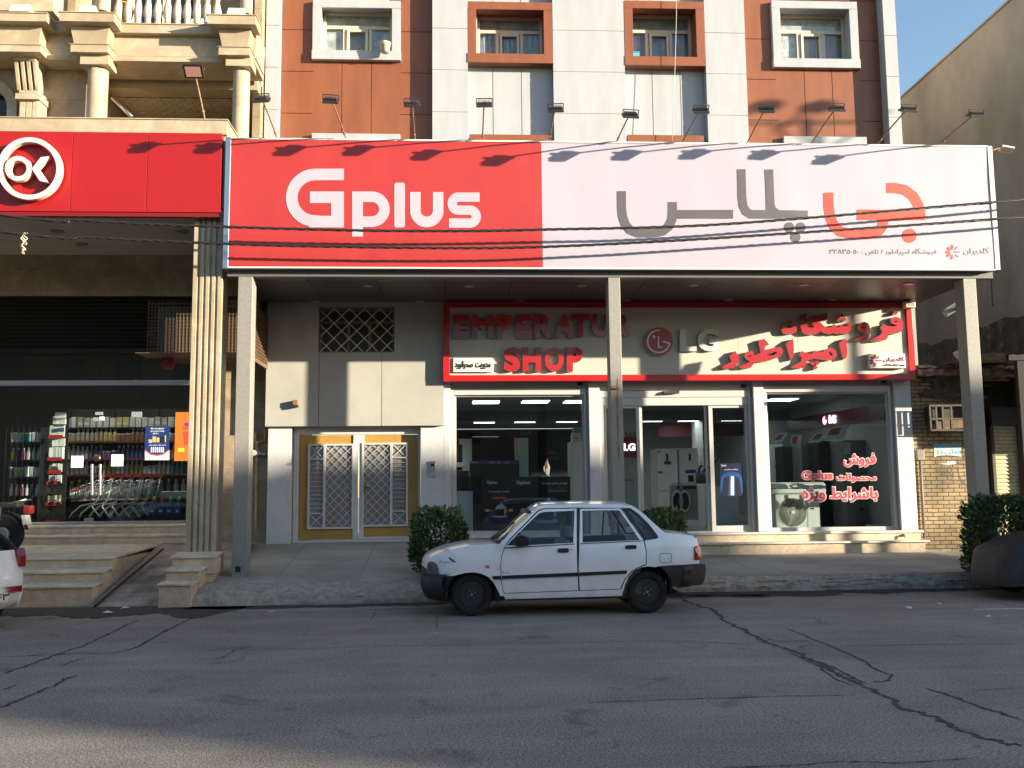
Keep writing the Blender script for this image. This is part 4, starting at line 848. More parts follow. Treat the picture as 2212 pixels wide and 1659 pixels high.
def column(cx, r_px, ytop, name='column', zbot=7.8, Yc=Y1+.44):
    c_ = P(*Z1(cx, ytop), Yc); r_ = r_px*.2976/FPX*Yc; m = MB(); top = c_.z
    m.lathe([(r_*.97, zbot-top), (r_*.97, -.12), (r_*.92, -.1), (r_*1.12, -.08), (r_*1.2, -.04), (r_*1.12, 0)], (c_.x, Yc, top), n=28)
    return m.build(name, M_beige, sb, smooth=True, auto=35)
column(717, 74, 470); column(1755, 64, 488)
def upcol(cx, r_px, yb): c_ = P(*Z1(cx, yb), Y1+.45); r_ = r_px*.2976/FPX*Y1; m = MB(); m.lathe([(r_, 0), (r_, 2.6)], (c_.x, c_.y, c_.z), n=26); m.build('column', M_beige, sb, smooth=True, auto=35)
upcol(748, 52, 92); upcol(1787, 47, 112)
m = MB(); a = P(*Z1(328, 80), Y1+.3); c_ = P(*Z1(385, 80), Y1+.3); m.box(a.x-1.6, c_.x, Y1+.3, Y1+.9, a.z, a.z+2.6); m.build('pilaster', M_beige, sb)
# entablature between the columns
bz = lambda y, Y, x=1100: P(*Z1(x, y), Y).z
m = MB(); XE = P(*Z1(1850, 300), Y2).x
m.box(XW0, XE, Y2, Y2+.9, bz(240, Y2), bz(178, Y2)); m.box(XW0, XE, Y2-.02, Y2+.9, bz(178, Y2)+.001, bz(178, Y2)+.02)
m.box(XW0, XE, Y2+.12, Y2+.85, bz(409, Y2+.12), bz(240, Y2)-.001); m.box(XW0, XE, Y2+.02, Y2+.8, bz(445, Y2+.02), bz(409, Y2+.02)-.001)
m.build('cornice', M_beige, sb, bevel=.005)
Y3 = 17.55; m = MB(); xb0 = P(*Z1(640, 600), Y3).x; m.box(xb0, XWR, Y3, Y3+.4, bz(642, Y3), bz(445, Y2)+.1); m.box(xb0, XWR, Y3-.06, Y3+.0, bz(560, Y3)+.06, bz(445, Y2)+.1); m.build('beam', M_beige, sb)
zc = bz(648, Y3); m = MB(); m.box(xb0, XWR, Y3+.41, 22, zc, zc+.1); m.build('balcony_ceiling', bricks('ceiling_tiles', (.42, .37, .27), (.36, .31, .22), (.20, .17, .12), .22, .11, ms=.012, rot=(0, 0, 0), bump=0, off=.5, namt=.15), sb)
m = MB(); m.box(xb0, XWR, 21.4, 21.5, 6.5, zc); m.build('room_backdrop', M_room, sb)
# wall left of the round column with its arched window
YS_ = 17.1; xw1 = P(*Z1(700, 500), YS_).x; cA = P(*Z1(-90, 790), YS_); rA = 220*.2976/FPX*YS_; rI = 150*.2976/FPX*YS_
m = MB(); n_ = 24
outer = [(XW0, 6.4), (xw1, 6.4), (xw1, bz(400, YS_)+.4), (XW0, bz(400, YS_)+.4)]; hole = [(cA.x+rI, 6.5)]+[(cA.x+rI*cos(pi*k/n_), cA.z+rI*sin(pi*k/n_)) for k in range(n_+1)]+[(cA.x-rI, 6.5)]
m.shape([outer, hole], lambda u, v, w_: Vector((u, YS_+w_, v)), .3); m.build('wall', M_beige2, sb)
m = MB(); ring = [(cA.x+rA*cos(pi*k/n_), cA.z+rA*sin(pi*k/n_)) for k in range(n_+1)]+[(cA.x-rA, 6.5), (cA.x-rI, 6.5)]+[(cA.x-rI*cos(pi*k/n_), cA.z+rI*sin(pi*k/n_)) for k in range(n_+1)]+[(cA.x+rI, 6.5), (cA.x+rA, 6.5)]
m.shape([ring], lambda u, v, w_: Vector((u, YS_-.07+w_, v)), .069); m.build('arch_moulding', M_beige, sb)
m = MB(); m.quad((cA.x-rI, YS_+.2, 6.4), (cA.x+rI, YS_+.2, 6.4), (cA.x+rI, YS_+.2, cA.z+rI), (cA.x-rI, YS_+.2, cA.z+rI)); m.build('window_glass', mat('dark_glass', (.01, .011, .018), .08), sb)
m = MB(); m.box(xb0-.02, xb0+.25, 17.41, 21.4, 6.4, zc-.001); m.box(P(*Z1(1835, 700), 17.85).x, XWR, 17.85, 21, 4.2, 14); m.build('wall', M_beige2, sb)
# corbelled pilaster
m = MB(); Yc0 = Y1+.3
trapz(m, 92, 262, 400, 100, 255, 440, Yc0-.02, Yc0+.02, YS_)
for k in range(4):      # curved ribs of the corbel
    x = 112+44*k; q = []
    for j in range(15):
        u = j/14; yy = 445+u*210; ox = -8+16*u; dz = .10*(cos(pi*u)*.5+.5)-.03*sin(2*pi*u)
        q.append((x+ox*1.4, yy, Yc0+.12-dz))
    for j in range(14):
        a, b_ = q[j], q[j+1]; wdt = 26
        p = [P(*Z1(a[0], a[1]), a[2]), P(*Z1(a[0]+wdt, a[1]), a[2]), P(*Z1(b_[0]+wdt, b_[1]), b_[2]), P(*Z1(b_[0], b_[1]), b_[2])]
        bk = [Vector((r_.x, YS_-.2, r_.z)) for r_ in p]; m.hexa([p[3], p[2], bk[2], bk[3], p[0], p[1], bk[1], bk[0]])
zb1(m, 125, 447, 262, 655, Yc0+.17, .45); zb1(m, 136, 655, 280, 676, Yc0+.12, .55); zb1(m, 108, 676, 285, 718, Yc0+.05, .6)
for k in range(3): zb1(m, 140+46*k, 719, 181+46*k, 900, Yc0+.12, .3)
zb1(m, 138, 719, 285, 900, Yc0+.14, .55)
m.build('corbel', M_beige, sb, bevel=.006)
# upper storey: floor slab edge, balusters, wall with openings, round window
M_bal = mat('cast_stone', (.44, .39, .32), .6, n=.08, ns=5)
zbal = bz(178, Y2)+.02; prof = [(.07, 0), (.07, .05), (.045, .07), (.06, .1), (.05, .13), (.075, .2), (.085, .28), (.07, .37), (.045, .47), (.042, .52), (.06, .55), (.045, .58), (.06, .63), (.07, .66), (.07, .72)]
for k in range(11): c_ = P(*Z1(858+71.5*k, 178), Y2+.14); m = MB(); m.lathe(prof, (c_.x, c_.y, zbal), n=14); m.build('baluster', M_bal, sb, smooth=True, auto=50)
m = MB(); m.box(P(*Z1(800, 0), Y2).x, P(*Z1(1740, 0), Y2).x, Y2+.05, Y2+.25, zbal+.72, zbal+.85); m.build('handrail', M_beige, sb)
m = MB(); m.box(XW0, XWR, Y2+.9, 21, zbal-.2, zbal-.001); m.build('balcony_floor', M_beige, sb)
m = MB(); xa, xc = P(*Z1(700, 50), 18.5).x, P(*Z1(1420, 50), 18.5).x
m.box(XW0, xa, Y2+.85, 18.7, zbal, zbal+2.6); m.box(xc, XWR, 18.5, 18.7, zbal, zbal+2.6); m.box(xa, xc, 18.5, 18.7, zbal, zbal+.5); m.box(XW0, XWR, Y2+.3, 21, zbal+2.6, zbal+4); m.build('wall', M_beige2, sb)
m = MB(); m.box(xa, xc, 18.6, 18.65, zbal+.5, zbal+2.6); m.build('window_glass', mat('dark_glass', (.01, .011, .018), .08), sb)
m = MB()
for u in (0, .33, .66, .97): xx = xa+(xc-xa)*u; m.box(xx, xx+.07, 18.54, 18.6, zbal+.5, zbal+2.6)
m.box(xa, xc, 18.48, 18.54, zbal+.42, zbal+.5); m.build('window_frame', M_pvc, sb)
m = MB(); c_ = P(*Z1(1560, 60), 17.7); vv = []
for i in range(13):
    for j in range(7): vv.append((c_.x-.55+1.1*i/12, 17.7+.12*nz(i*.6, j*.5), zbal+.02+.62*j/6+.06*nz(i*.9, 7)))
m.add(vv, [(i*7+j, (i+1)*7+j, (i+1)*7+j+1, i*7+j+1) for i in range(12) for j in range(6)]); m.build('tarpaulin', mat('pale_sheet', (.45, .46, .50), .6), smooth=True, label='pale crumpled sheet covering something behind the balusters', cat='sheet')
m = MB(); c_ = P(*Z1(898, 38), 17.3); m.lathe([(0, -.05), (.06, -.04), (.09, 0), (.06, .05), (0, .06)], c_, (0, -1, .2), 12); m.lathe([(.03, 0), (.035, -.5)], c_+Vector((0, .02, 0)), n=8); m.build('oil_lamp', mat('yellow_plastic', (.75, .42, .03), .4), smooth=True, label='yellow round gadget on a stand behind the balusters', cat='lamp')
m = MB(); cR = P(*Z1(-20, -110), Y2+.8); m.shape([disc(cR.x, cR.z, 1.0, n=36), disc(cR.x, cR.z, .78, n=36)], lambda u, v, w_: Vector((u, Y2+.76+w_, v)), .085, rule='odd'); m.build('window_surround', M_beige, sb)
m = MB(); m.shape([disc(cR.x, cR.z, .78, n=30)], lambda u, v, w_: Vector((u, Y2+.83+w_, v)), .015); m.build('window_glass', mat('dark_glass', (.01, .011, .018), .08), sb)
# three squat white floodlights on the slabs
for (x0, y0, x1, y1, lb) in ((70, 42, 222, 76, 'leftmost squat cream floodlight lying on the stone slab over the corbel'), (566, 50, 698, 82, 'squat cream floodlight lying on the slab over the middle round column'), (1646, 70, 1778, 100, 'squat cream floodlight lying on the slab over the right round column')):
    a = P(*Z1(x0, y0), Y1+.12); c_ = P(*Z1(x1, y1), Y1+.12); zz = P(*Z1(x0, y1+ (8 if x0 != 70 else 6)), Y1).z; t_ = thing('floodlight', lb, 'floodlight', ((a.x+c_.x)/2, Y1+.2, zz), 'floodlights on the stone slabs')
    m = MB(); m.hexa([(a.x, Y1+.08, zz+.05), (c_.x, Y1+.08, zz+.05), (c_.x, Y1+.36, zz+.03), (a.x, Y1+.36, zz+.03), (a.x+.02, Y1+.12, zz+.2), (c_.x-.02, Y1+.12, zz+.2), (c_.x-.02, Y1+.34, zz+.16), (a.x+.02, Y1+.34, zz+.16)]); h = m.build('housing', mat('flood_cream', (.60, .54, .42), .5), t_, bevel=.012)
    m = MB(); m.box(a.x+.05, c_.x-.05, Y1+.1, Y1+.3, zz+.0, zz+.06); m.build('bracket', M_darkmetal, h)
m = MB(); m.tube([P(*Z1(815, 712), 17.), P(*Z1(955, 845), 16.65)], .03, 8); m.build('rail', M_steel, sb, smooth=True)
# canopy ledge, red OK panel sign
YK = 15.42; zk0, zk1 = P(250, 457.5, YK).z, P(250, 285.5, YK).z; xk1 = P(478.5, 372, YK).x
m = MB(); xl1 = P(491, 272, YK+.08).x; zl1 = P(250, 257.5, YK+.05).z
m.box(XW0, xl1, YK+.05, 19., zk1-.0, zl1); m.box(XW0, xl1+.02, YK+.03, 19., zl1+.001, zl1+.02); m.box(XW0, xl1-.0, YK+.12, YK+.3, zk0+.1, zk1-.001); m.build('canopy_ledge', M_beige, sb, bevel=.004)
m = MB(); m.box(XW0, xl1-.05, YK+.31, 19.05, zk0+.13, zk0+.3); m.build('soffit', mat('soffit_beige', (.40, .37, .33), .6, n=.08, ns=1), sb)
for x, y in ((123, 499), (177, 527), (394, 500)): d = ray(x, y); p = CAMP+d*((zk0+.129-CAMH)/d.z); m = MB(); m.lathe([(0, -.004), (.09, -.006), (.12, -.012), (.125, 0)], (p.x, p.y, zk0+.13), n=18); m.build('downlight', mat('dull_downlight', (.16, .16, .16), .3), sb, smooth=True, auto=30)
oks = thing('shop_sign', 'glossy red panel sign with a raised white ring and the letters O and K', 'sign', (-8.5, YK, zk0))
xsq = [XW0]+[P(*Z1(x, 1250), YK).x for x in (520, 1068)]+[xk1]; m = MB()
for a, c_ in zip(xsq, xsq[1:]): m.box(a+.004, c_-.004, YK, YK+.11, zk0, zk1)
pn = m.build('panel', M_redg, oks, bevel=.004); m = MB(); m.box(XW0, xk1-.02, YK+.02, YK+.115, zk0-.07, zk0-.001); m.build('base_trim', mat('dark_red', (.16, .006, .006), .4), oks)
M_ltr = mat('letter_white', (.55, .52, .47), .4); M_lts = mat('letter_edge', (.62, .50, .40), .4)
def okshape(cs, name):
    b = MB(); Yf = YK-.16; fn = lambda u, v, w_: P(*Z1(u, v), Yf)+Vector((0, w_, 0)); ov, T = tri2d(cs); b.add([fn(p[0], p[1], 0) for p in ov], T); b.m = 1
    for c in cs: n_ = len(c); b.add([fn(p[0], p[1], 0) for p in c]+[fn(p[0], p[1], .1) for p in c], [(i, (i+1) % n_, n_+(i+1) % n_, n_+i) for i in range(n_)])
    return b.build(name, [M_ltr, M_lts], oks)
okshape([disc(212, 1222, 232, 226, 56), disc(212, 1222, 197, 192, 56)], 'ring')
okshape([disc(131, 1222, 96, 90, 40), disc(131, 1222, 62, 58, 32)], 'letter'); okshape([[(296, 1140), (352, 1134), (274, 1222), (346, 1324), (288, 1312), (230, 1224)]], 'letter')
ba = P(443, 258, YK+.12); ba.z = zl1+.02
floodlight(ba, P(419, 150, 15.2), 'black spotlight with a pink glass face over the red ring sign', 'spotlights over the signs', 1.25, (0, -.55, -.6), mat('lamp_black', (.012, .01, .011), .4), mat('lamp_rose', (.48, .25, .22), .3), False)
ba2 = P(500, 262, YK+.25); ba2.z = zl1+.02

# ---------------------------------------------------------------- ground floor on the left: fluted column, beam, glass front
YL = 18.8; YCf = 15.62
xc0, xc1 = P(409, 850, YCf).x, P(474, 850, YCf).x; zc0 = P(440, 1192, YCf).z-.02
m = MB(); fl = 5; wf = (xc1-xc0)/fl
for k in range(fl): m.box(xc0+k*wf+(.018 if k else 0), xc0+(k+1)*wf-(.018 if k < fl-1 else 0), YCf, YCf+.06, zc0, zk0+.14)
m.box(xc0+.004, xc1-.004, YCf+.035, YCf+.42, zc0, zk0+.14); m.build('fluted_column', M_beige, sb, bevel=.008)
zb5, zb6 = P(200, 639, YL).z, zk0+.2
m = MB(); m.box(XW0, XWR, YL, YL+.3, zb5, zb6); m.box(-4.62, xl-.005, 18.56, 19.3, .3, 5.28); m.box(-4.62, -3.9, 19., 24.6, .3, 5.6); m.build('wall', stone('wall_travertine_dark', (.40, .32, .22), (.30, .23, .15), (.2, .14, .08), 1.1, .45, joint=(1.1, .55)), sb)
Cl = lambda x, y: (x*.25, 822.9+.25*y)
m = MB(); zs0, zs1 = P(200, 756, YL+.1).z, zb5+.05; n_ = 14
for k in range(n_): z0 = zs0+(zs1-zs0)*k/n_; h = (zs1-zs0)/n_; m.hexa([(XW0, YL+.04, z0), (-4.63, YL+.04, z0), (-4.63, YL+.12, z0), (XW0, YL+.12, z0), (XW0, YL+.09, z0+h), (-4.63, YL+.09, z0+h), (-4.63, YL+.12, z0+h), (XW0, YL+.12, z0+h)])
m.box(XW0, -4.63, YL+.122, YL+.14, zs0, zs1)
m.build('roller_shutter', mat('shutter_black', (.02, .018, .016), .35), sb)
zfl2 = P(200, 1131, YL+.05).z; zt0, zt1 = P(200, 832.5, YL).z, P(200, 822, YL).z
m = MB(); m.box(XW0, -4.63, YL-.02, YL+.1, zt0, zt1); m.box(XW0, -4.63, YL+.0, YL+.1, zfl2, zfl2+.04); fr = m.build('shop_window', mat('alu_grey', (.36, .35, .36), .4, metal=.3), sb, bevel=.004)
m = MB(); xv = [P(x, 1000, YL+.05).x for x in (-110, 33, 122, 212, 299, 420)]; xv = [XW0]+xv[1:-1]+[-4.63]
for a, c_ in zip(xv, xv[1:]): m.box(a+.004, c_-.004, YL+.045, YL+.055, zfl2+.04, zt0); m.box(a+.004, c_-.004, YL+.045, YL+.055, zt1, zs0)
m.build('pane', M_glass, fr)
M_sil = mat('patch_fitting', (.45, .44, .45), .3, metal=.5)
for (a, b_, c_, d) in ((475, 272, 566, 322), (822, 268, 886, 294), (1135, 266, 1223, 314), (803, 315, 842, 347), (857, 307, 898, 342)): m = MB(); q = Cl(a, b_); r_ = Cl(c_, d); m.pbox(q[0], q[1], r_[0], r_[1], YL+.03, .04); m.build('patch_fitting', M_sil if a != 857 else M_plate, fr, bevel=.003)
for x in (796, 866): m = MB(); m.tube([P(*Cl(x, 720), YL-.02), P(*Cl(x, 985), YL-.02)], .024, 10); [m.tube([P(*Cl(x, y), YL-.02), P(*Cl(x, y), YL+.05)], .012, 6) for y in (760, 940)]; m.build('door_handle', M_chrome, fr, smooth=True, auto=40)
m = MB(); m.lathe([(.06, 0), (.065, .01), (.05, .03), (0, .035)], P(*Cl(840, 667), YL+.045), (0, -1, 0), 16); m.build('door_lock', mat('old_brass', (.25, .19, .10), .35, metal=1), fr, smooth=True, auto=40)
for k, (a, b_, c_, d) in enumerate(((614, 647, 720, 749), (961, 635, 1066, 737))): m = MB(); q = Cl(a, b_); r_ = Cl(c_, d); m.pbox(q[0], q[1], r_[0], r_[1], YL+.036, .004); m.build('sticker', mat('sticker_green_white', (.66, .72, .62), .5), label='blank white square sticker on the %s leaf of the supermarket glass door' % ('left', 'right')[k], cat='sticker', group=None)
def poster(x0, y0, x1, y1, Y, base, label, name='poster'): m = MB(); m.pbox(x0, y0, x1, y1, Y, .004); return m.build(name, base, label=label, cat='poster')
def pd(cs, Y, name, m_, par): return dec(cs, name, m_, par, Y)
q0, q1 = Cl(1252, 388), Cl(1462, 684); po = poster(*q0, *q1, YL+.03, mat('poster_navy', (.012, .035, .14), .35), 'dark blue poster with a white foot on the supermarket glass')
pd([[Cl(1252, 600), Cl(1300, 640), Cl(1360, 648), Cl(1410, 638), Cl(1462, 598), Cl(1462, 684), Cl(1252, 684)]], YL+.028, 'white_foot', M_plate, po)
pd([stroke([Cl(1252, 598), Cl(1300, 634), Cl(1360, 643), Cl(1410, 633), Cl(1462, 596)], 2)], YL+.026, 'red_line', M_redink, po)
for k, s_ in enumerate(('جشنواره زمستانه', 'بهداشت دهان و دندان', 'و اصلاح')): pd(fit(letters(s_, .03), *Cl(1300+10*k*(k == 2), 402+22*k), *Cl(1418-50*(k == 2), 420+22*k)), YL+.026, 'lettering', M_plate, po)
pd([rect(*Cl(1318, 480), *Cl(1345, 530)), rect(*Cl(1352, 488), *Cl(1376, 530)), rect(*Cl(1424, 470), *Cl(1434, 528), .5), rect(*Cl(1285, 505), *Cl(1312, 535))], YL+.026, 'picture', mat('poster_gold', (.5, .36, .15), .5), po); pd([rect(*Cl(1382, 482), *Cl(1416, 530))], YL+.026, 'picture', M_dark, po)
pd([rect(*Cl(1304+17*k, 572), *Cl(1313+17*k, 618), .6) for k in range(7)]+fit(letters('لبخند و سلامت دهان و دندان', 0), *Cl(1288, 546), *Cl(1432, 562)), YL+.026, 'picture', mat('poster_pale', (.6, .65, .75), .5), po)
q0, q1 = Cl(1512, 270), Cl(1700, 690); po = poster(*q0, *q1, YL+.03, mat('poster_orange', (.55, .14, .02), .4), 'orange poster half hidden behind the fluted column')
pd([zl(Cl, [(1597, 362), (1700, 350), (1700, 392), (1597, 392)])], YL+.026, 'picture', mat('poster_purple', (.15, .03, .25), .5), po); pd([zl(Cl, [(1578, 398), (1700, 388), (1700, 415), (1580, 418)]), zl(Cl, [(1582, 440), (1700, 420), (1700, 520), (1598, 560)])], YL+.026, 'picture', M_redink, po)
pd([rect(*Cl(1537, 580), *Cl(1592, 612))], YL+.026, 'picture', mat('poster_yellow', (.85, .50, .05), .5), po)
# steps up to the supermarket, ramp, pedestal with its own steps
def flight(rows, px, mb, tr, xa, Yend, zend, xright):
    """rows from the street up: (front Y, picture y of the tread front, picture y of the riser foot, right end in the picture)"""
    for k, (Yf, yt_, yf_, xr) in enumerate(rows):
        z0 = P(px, yf_, Yf).z; z1 = P(px, yt_, Yf).z; last = k == len(rows)-1; Yn = Yend if last else rows[k+1][0]+.03; zn = zend if last else P(px, rows[k+1][2], rows[k+1][0]).z
        x0 = XW0 if xa is None else P(xa[k], yt_, Yf).x; x1 = xright if xr is None else P(xr, yt_, Yf).x
        mb.box(x0+.02, x1-.01, Yf+.03, Yend+.01*k, min(z0, .0) if k == 0 else z0-.12, min(z1, zn)-.036)
        a0, a1 = x0, x1+.01; tr.hexa([(a0, Yf, z1-.035), (a1, Yf, z1-.035), (a1, Yn, zn-.035), (a0, Yn, zn-.035), (a0, Yf, z1), (a1, Yf, z1), (a1, Yn, zn), (a0, Yn, zn)])
    return zn
zu = P(150, 1176, 18.2).z
m, tr = MB(), MB(); flight([(18.2, 1157, 1176.5, None), (18.55, 1135, 1153, None)], 200, m, tr, None, YL+.1, zfl2, -4.63)
stp = m.build('shop_step', M_step, sb); tr.build('step_tread', mat('tread_beige', (.60, .50, .38), .55, n=.25, ns=4), stp, bevel=.006)
m, tr = MB(), MB(); flight([(15.0, 1266, 1299, 201), (15.35, 1234.5, 1257, 223), (15.7, 1204.7, 1225, 243)], 150, m, tr, None, 18.23, zu, None)
stp = m.build('stair', M_step, sb); tr.build('stair_tread', mat('tread_beige', (.60, .50, .38), .55, n=.25, ns=4), stp, bevel=.006)
XST = P(243, 1206, 15.7).x
m = MB(); y0_ = 14.75; y1_ = PX(336, 1181, XST).y; z1_ = PX(336, 1181, XST).z; XRR = xc0+.6
m.quad((XST+.02, y0_, .012), (XRR, y0_, .012), (XRR, y1_, z1_), (XST+.02, y1_, z1_)); m.quad((XST+.02, y1_, z1_), (XRR, y1_, z1_), (XRR, 18.2, zu), (XST+.02, 18.2, zu)); m.quad((XRR, 16.6, .62), (-3.95, 16.8, .46), (-3.95, 18.25, zu), (XRR, 18.2, zu))
m.build('ramp', bricks('ramp_tiles', (.42, .31, .25), (.36, .27, .22), (.2, .16, .13), .4, .2, ms=.008, rot=(0, 0, 0), bump=.3, off=.5, nscale=2.5, namt=.45), sb)
m = MB(); a_ = G(205, 1309, .03); c_ = P(352, 1186, 17.2); m.bar(a_, c_, .05, .012); m.build('ramp_groove', M_dirt, sb)
m, tr = MB(), MB(); flight([(14.55, 1260.5, 1290, 413), (14.9, 1230.5, 1253.7, 431), (15.25, 1201.5, 1223.5, 465)], 400, m, tr, (339, 355, 369), YCf+.02, P(400, 1192, YCf).z, None)
m.box(xc0-.02, xc1+.03, YCf-.3, YCf+.43, -.02, P(400, 1192, YCf).z-.05)
stp = m.build('pedestal', M_step, sb); tr.build('stair_tread', mat('tread_beige', (.60, .50, .38), .55, n=.25, ns=4), stp, bevel=.006)
# rest of the block
m = MB(); m.box(XW0, -3.95, 24.6, 26, 0, 14); m.box(XW0-.3, XW0, 17, 26, 0, 14); m.box(XW0, XWR, 21.6, 26, zk0+.3, 14.4); m.build('wall', M_beige2, sb)
# hung cooler in a wire cage
t_ = thing('air_cooler', 'brown caged air cooler hung on the wall beside the fluted column', 'air cooler', (-4.5, 17.3, 3.8))
cx0, cx1 = -5.35, P(541, 700, 16.6).x; cz0, cz1 = P(541, 767, 16.6).z, 5.0
m = MB(); m.box(cx0+.12, cx1-.12, 16.72, 18.05, cz0+.05, cz1-.1); m.build('housing', mat('cooler_brown', (.05, .032, .02), .7), t_)
m = MB(); r_ = random.Random(3)
for k in range(int((cx1-cx0)/.06)): x = cx0+k*.06; m.box(x-.004, x+.004, 16.6, 16.608, cz0, cz1)
for k in range(int((cz1-cz0)/.06)): z = cz0+k*.06; m.box(cx0, cx1, 16.609, 16.616, z-.004, z+.004); m.box(cx1-.007, cx1, 16.6, 18.1, z-.006, z+.006)
for k in range(26): y = 16.6+1.5*k/25; m.box(cx1-.014, cx1-.008, y-.004, y+.004, cz0, cz1)
m.build('wire_cage', mat('cage_wire', (.12, .072, .036), .7), t_)
m = MB(); m.box(cx0, cx1, 16.59, 16.63, cz0-.04, cz0+.03); m.box(cx1-.05, cx1+.004, 16.6, 18.12, cz0-.05, cz0+.02); m.box(cx1-.05, cx1+.004, 18.08, 18.13, cz0, cz1); m.box(cx0, cx1, 16.6, 16, cz0-.05, cz0-.041); m.build('cage_frame', mat('cage_frame', (.13, .075, .045), .6), t_)
m = MB(); p = P(360, 784, 16.54); m.shape([[(-.07, .1), (.1, .12), (.13, .0), (.09, -.1), (-.06, -.1), (-.11, -.03)]], lambda u, v, w_: p+Vector((u, w_+.03*u, v)), .05, back=True); m.build('plastic_bag', mat('red_bag', (.30, .02, .015), .5), label='small red plastic bag hanging under the caged cooler', cat='bag')
# ---------------------------------------------------------------- supermarket inside
M_black = mat('shelf_black', (.018, .017, .016), .5)
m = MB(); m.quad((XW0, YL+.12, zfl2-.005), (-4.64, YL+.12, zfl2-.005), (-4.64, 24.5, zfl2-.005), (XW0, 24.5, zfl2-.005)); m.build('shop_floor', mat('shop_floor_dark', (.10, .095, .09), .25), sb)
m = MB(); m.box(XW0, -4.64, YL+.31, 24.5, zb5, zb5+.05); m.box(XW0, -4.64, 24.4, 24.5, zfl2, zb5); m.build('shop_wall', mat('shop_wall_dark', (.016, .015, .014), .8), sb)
YSH = 21.4
sh = thing('shelf_unit', 'long black supermarket shelf unit full of bottles behind the trolleys', 'shelf', (P(262, 1100, YSH).x, YSH+.3, zfl2))
sx0, sx1 = P(*Cl(500, 700), YSH).x, -4.7; rowz = [P(*Cl(1000, y), YSH).z for y in (520, 672, 806, 1000, 1160)]
m = MB()
for z in rowz: m.box(sx0, sx1, YSH, YSH+.5, z-.03, z)
m.build('shelf_board', M_black, sh)
m = MB(); m.box(sx0, sx1, YSH+.5, YSH+.54, zfl2, rowz[0]+.75); k = 0
while sx0+k*.98 < sx1: m.box(sx0+k*.98-.02, sx0+k*.98+.02, YSH+.45, YSH+.499, zfl2, rowz[0]+.75); k += 1
m.build('back_panel', M_black, sh)
for z in rowz[:4]: m = MB(); m.box(sx0, sx1, YSH-.012, YSH-.001, z-.035, z+.004); m.build('price_rail', mat('price_rail', (.25, .05, .035), .4), sh)
BC = dict(white=(.60, .60, .57), cream=(.42, .38, .27), blue=(.04, .09, .35), violet=(.20, .08, .38), pink=(.60, .08, .20), yellow=(.65, .50, .04), green=(.08, .30, .08), red=(.5, .03, .03), brown=(.28, .13, .06), navy=(.015, .025, .09), teal=(.03, .25, .30))
BOT = {}
for _k, _v in list(BC.items()): _g = sum(_v)/3; BC[_k] = tuple(.72*q+.28*_g for q in _v)
def bottle_mesh(kind, colr):
    key = (kind, colr)
    if key in BOT: return BOT[key]
    m = MB()
    if kind == 'slim': m.lathe([(.036, 0), (.04, .02), (.04, .15), (.026, .19), (.016, .21), (.016, .215)], (0, 0, 0), n=8); m.m = 1; m.lathe([(.02, .216), (.02, .25), (.012, .262)], (0, 0, 0), n=8)
    elif kind == 'tub': m.lathe([(.05, 0), (.056, .13), (.058, .135)], (0, 0, 0), n=10); m.m = 1; m.lathe([(.06, .136), (.06, .155)], (0, 0, 0), n=10)
    elif kind == 'box': m.box(-.05, .05, -.04, .04, 0, .2); m.m = 1; m.box(-.051, .051, -.041, .0, .05, .11)
    o = m.build('bottle' if kind != 'box' else 'carton', [mat('goods_'+colr, BC[colr], .35), mat('goods_'+('white' if colr != 'white' else random.choice(['blue', 'red', 'green'])), BC['white'], .35)], smooth=False)
    BOT[key] = o.data; bpy.data.objects.remove(o); return BOT[key]
def put(kind, colr, x, y, z, label, cat, group, s=1.):
    o = bpy.data.objects.new('carton' if kind == 'box' else 'bottle' if kind == 'slim' else 'tub', bottle_mesh(kind, colr)); COL.objects.link(o); o.location = (x, y, z+.001); o.scale = (s, s, s*random.uniform(.95, 1.08)); o.rotation_euler.z = random.uniform(-.2, .2); return setp(o, label, cat, group)
random.seed(11)
RN = ('top', 'second', 'third')
RUNS = [['cream', 'cream', 'cream', 'yellow', 'brown', 'brown', 'cream', 'white', 'brown', 'navy', 'teal', 'blue', 'white'], ['white', 'white', 'violet', 'violet', 'blue', 'blue', 'pink', 'pink', 'yellow', 'green', 'navy', 'white', 'red'], ['white', 'white', 'navy', 'yellow', 'green', 'yellow', 'white', 'white', 'teal', 'navy', 'green', 'brown', 'red']]
for r_ in range(3):
    x = sx0+.08; i = 0
    while x < sx1-.08 and i < 40:
        cl_ = RUNS[r_][min(12, i//3)]; put('slim' if (i//3+r_) % 4 else 'tub', cl_, x, YSH+.12, rowz[r_], f'{cl_} bottle among the {cl_} ones on the {RN[r_]} supermarket shelf', 'bottle', f'{cl_} bottles on the {RN[r_]} shelf', 1.12); x += .098; i += 1
x = sx0+.1; i = 0
while x < sx1-.1: cl_ = ['white', 'cream', 'red', 'white', 'yellow', 'green'][(i//2) % 6]; put('box', cl_, x, YSH+.2, rowz[0]+.31, f'{cl_} carton high above the top supermarket shelf row', 'carton', f'{cl_} cartons above the shelves', 1.1); x += .14; i += 1
m = MB(); m.box(sx0, sx1, YSH+.05, YSH+.5, rowz[0]+.285, rowz[0]+.31); m.build('shelf_board', M_black, sh)
x = sx0+.1; i = 0
while x < sx1-.1: cl_ = ['teal', 'red', 'navy', 'blue'][(i//3) % 4]; put('slim', cl_, x, YSH+.15, rowz[3], f'tall {cl_} bottle on the dim shelf behind the trolley baskets', 'bottle', f'tall {cl_} bottles behind the trolleys', 1.35); x += .16; i += 1
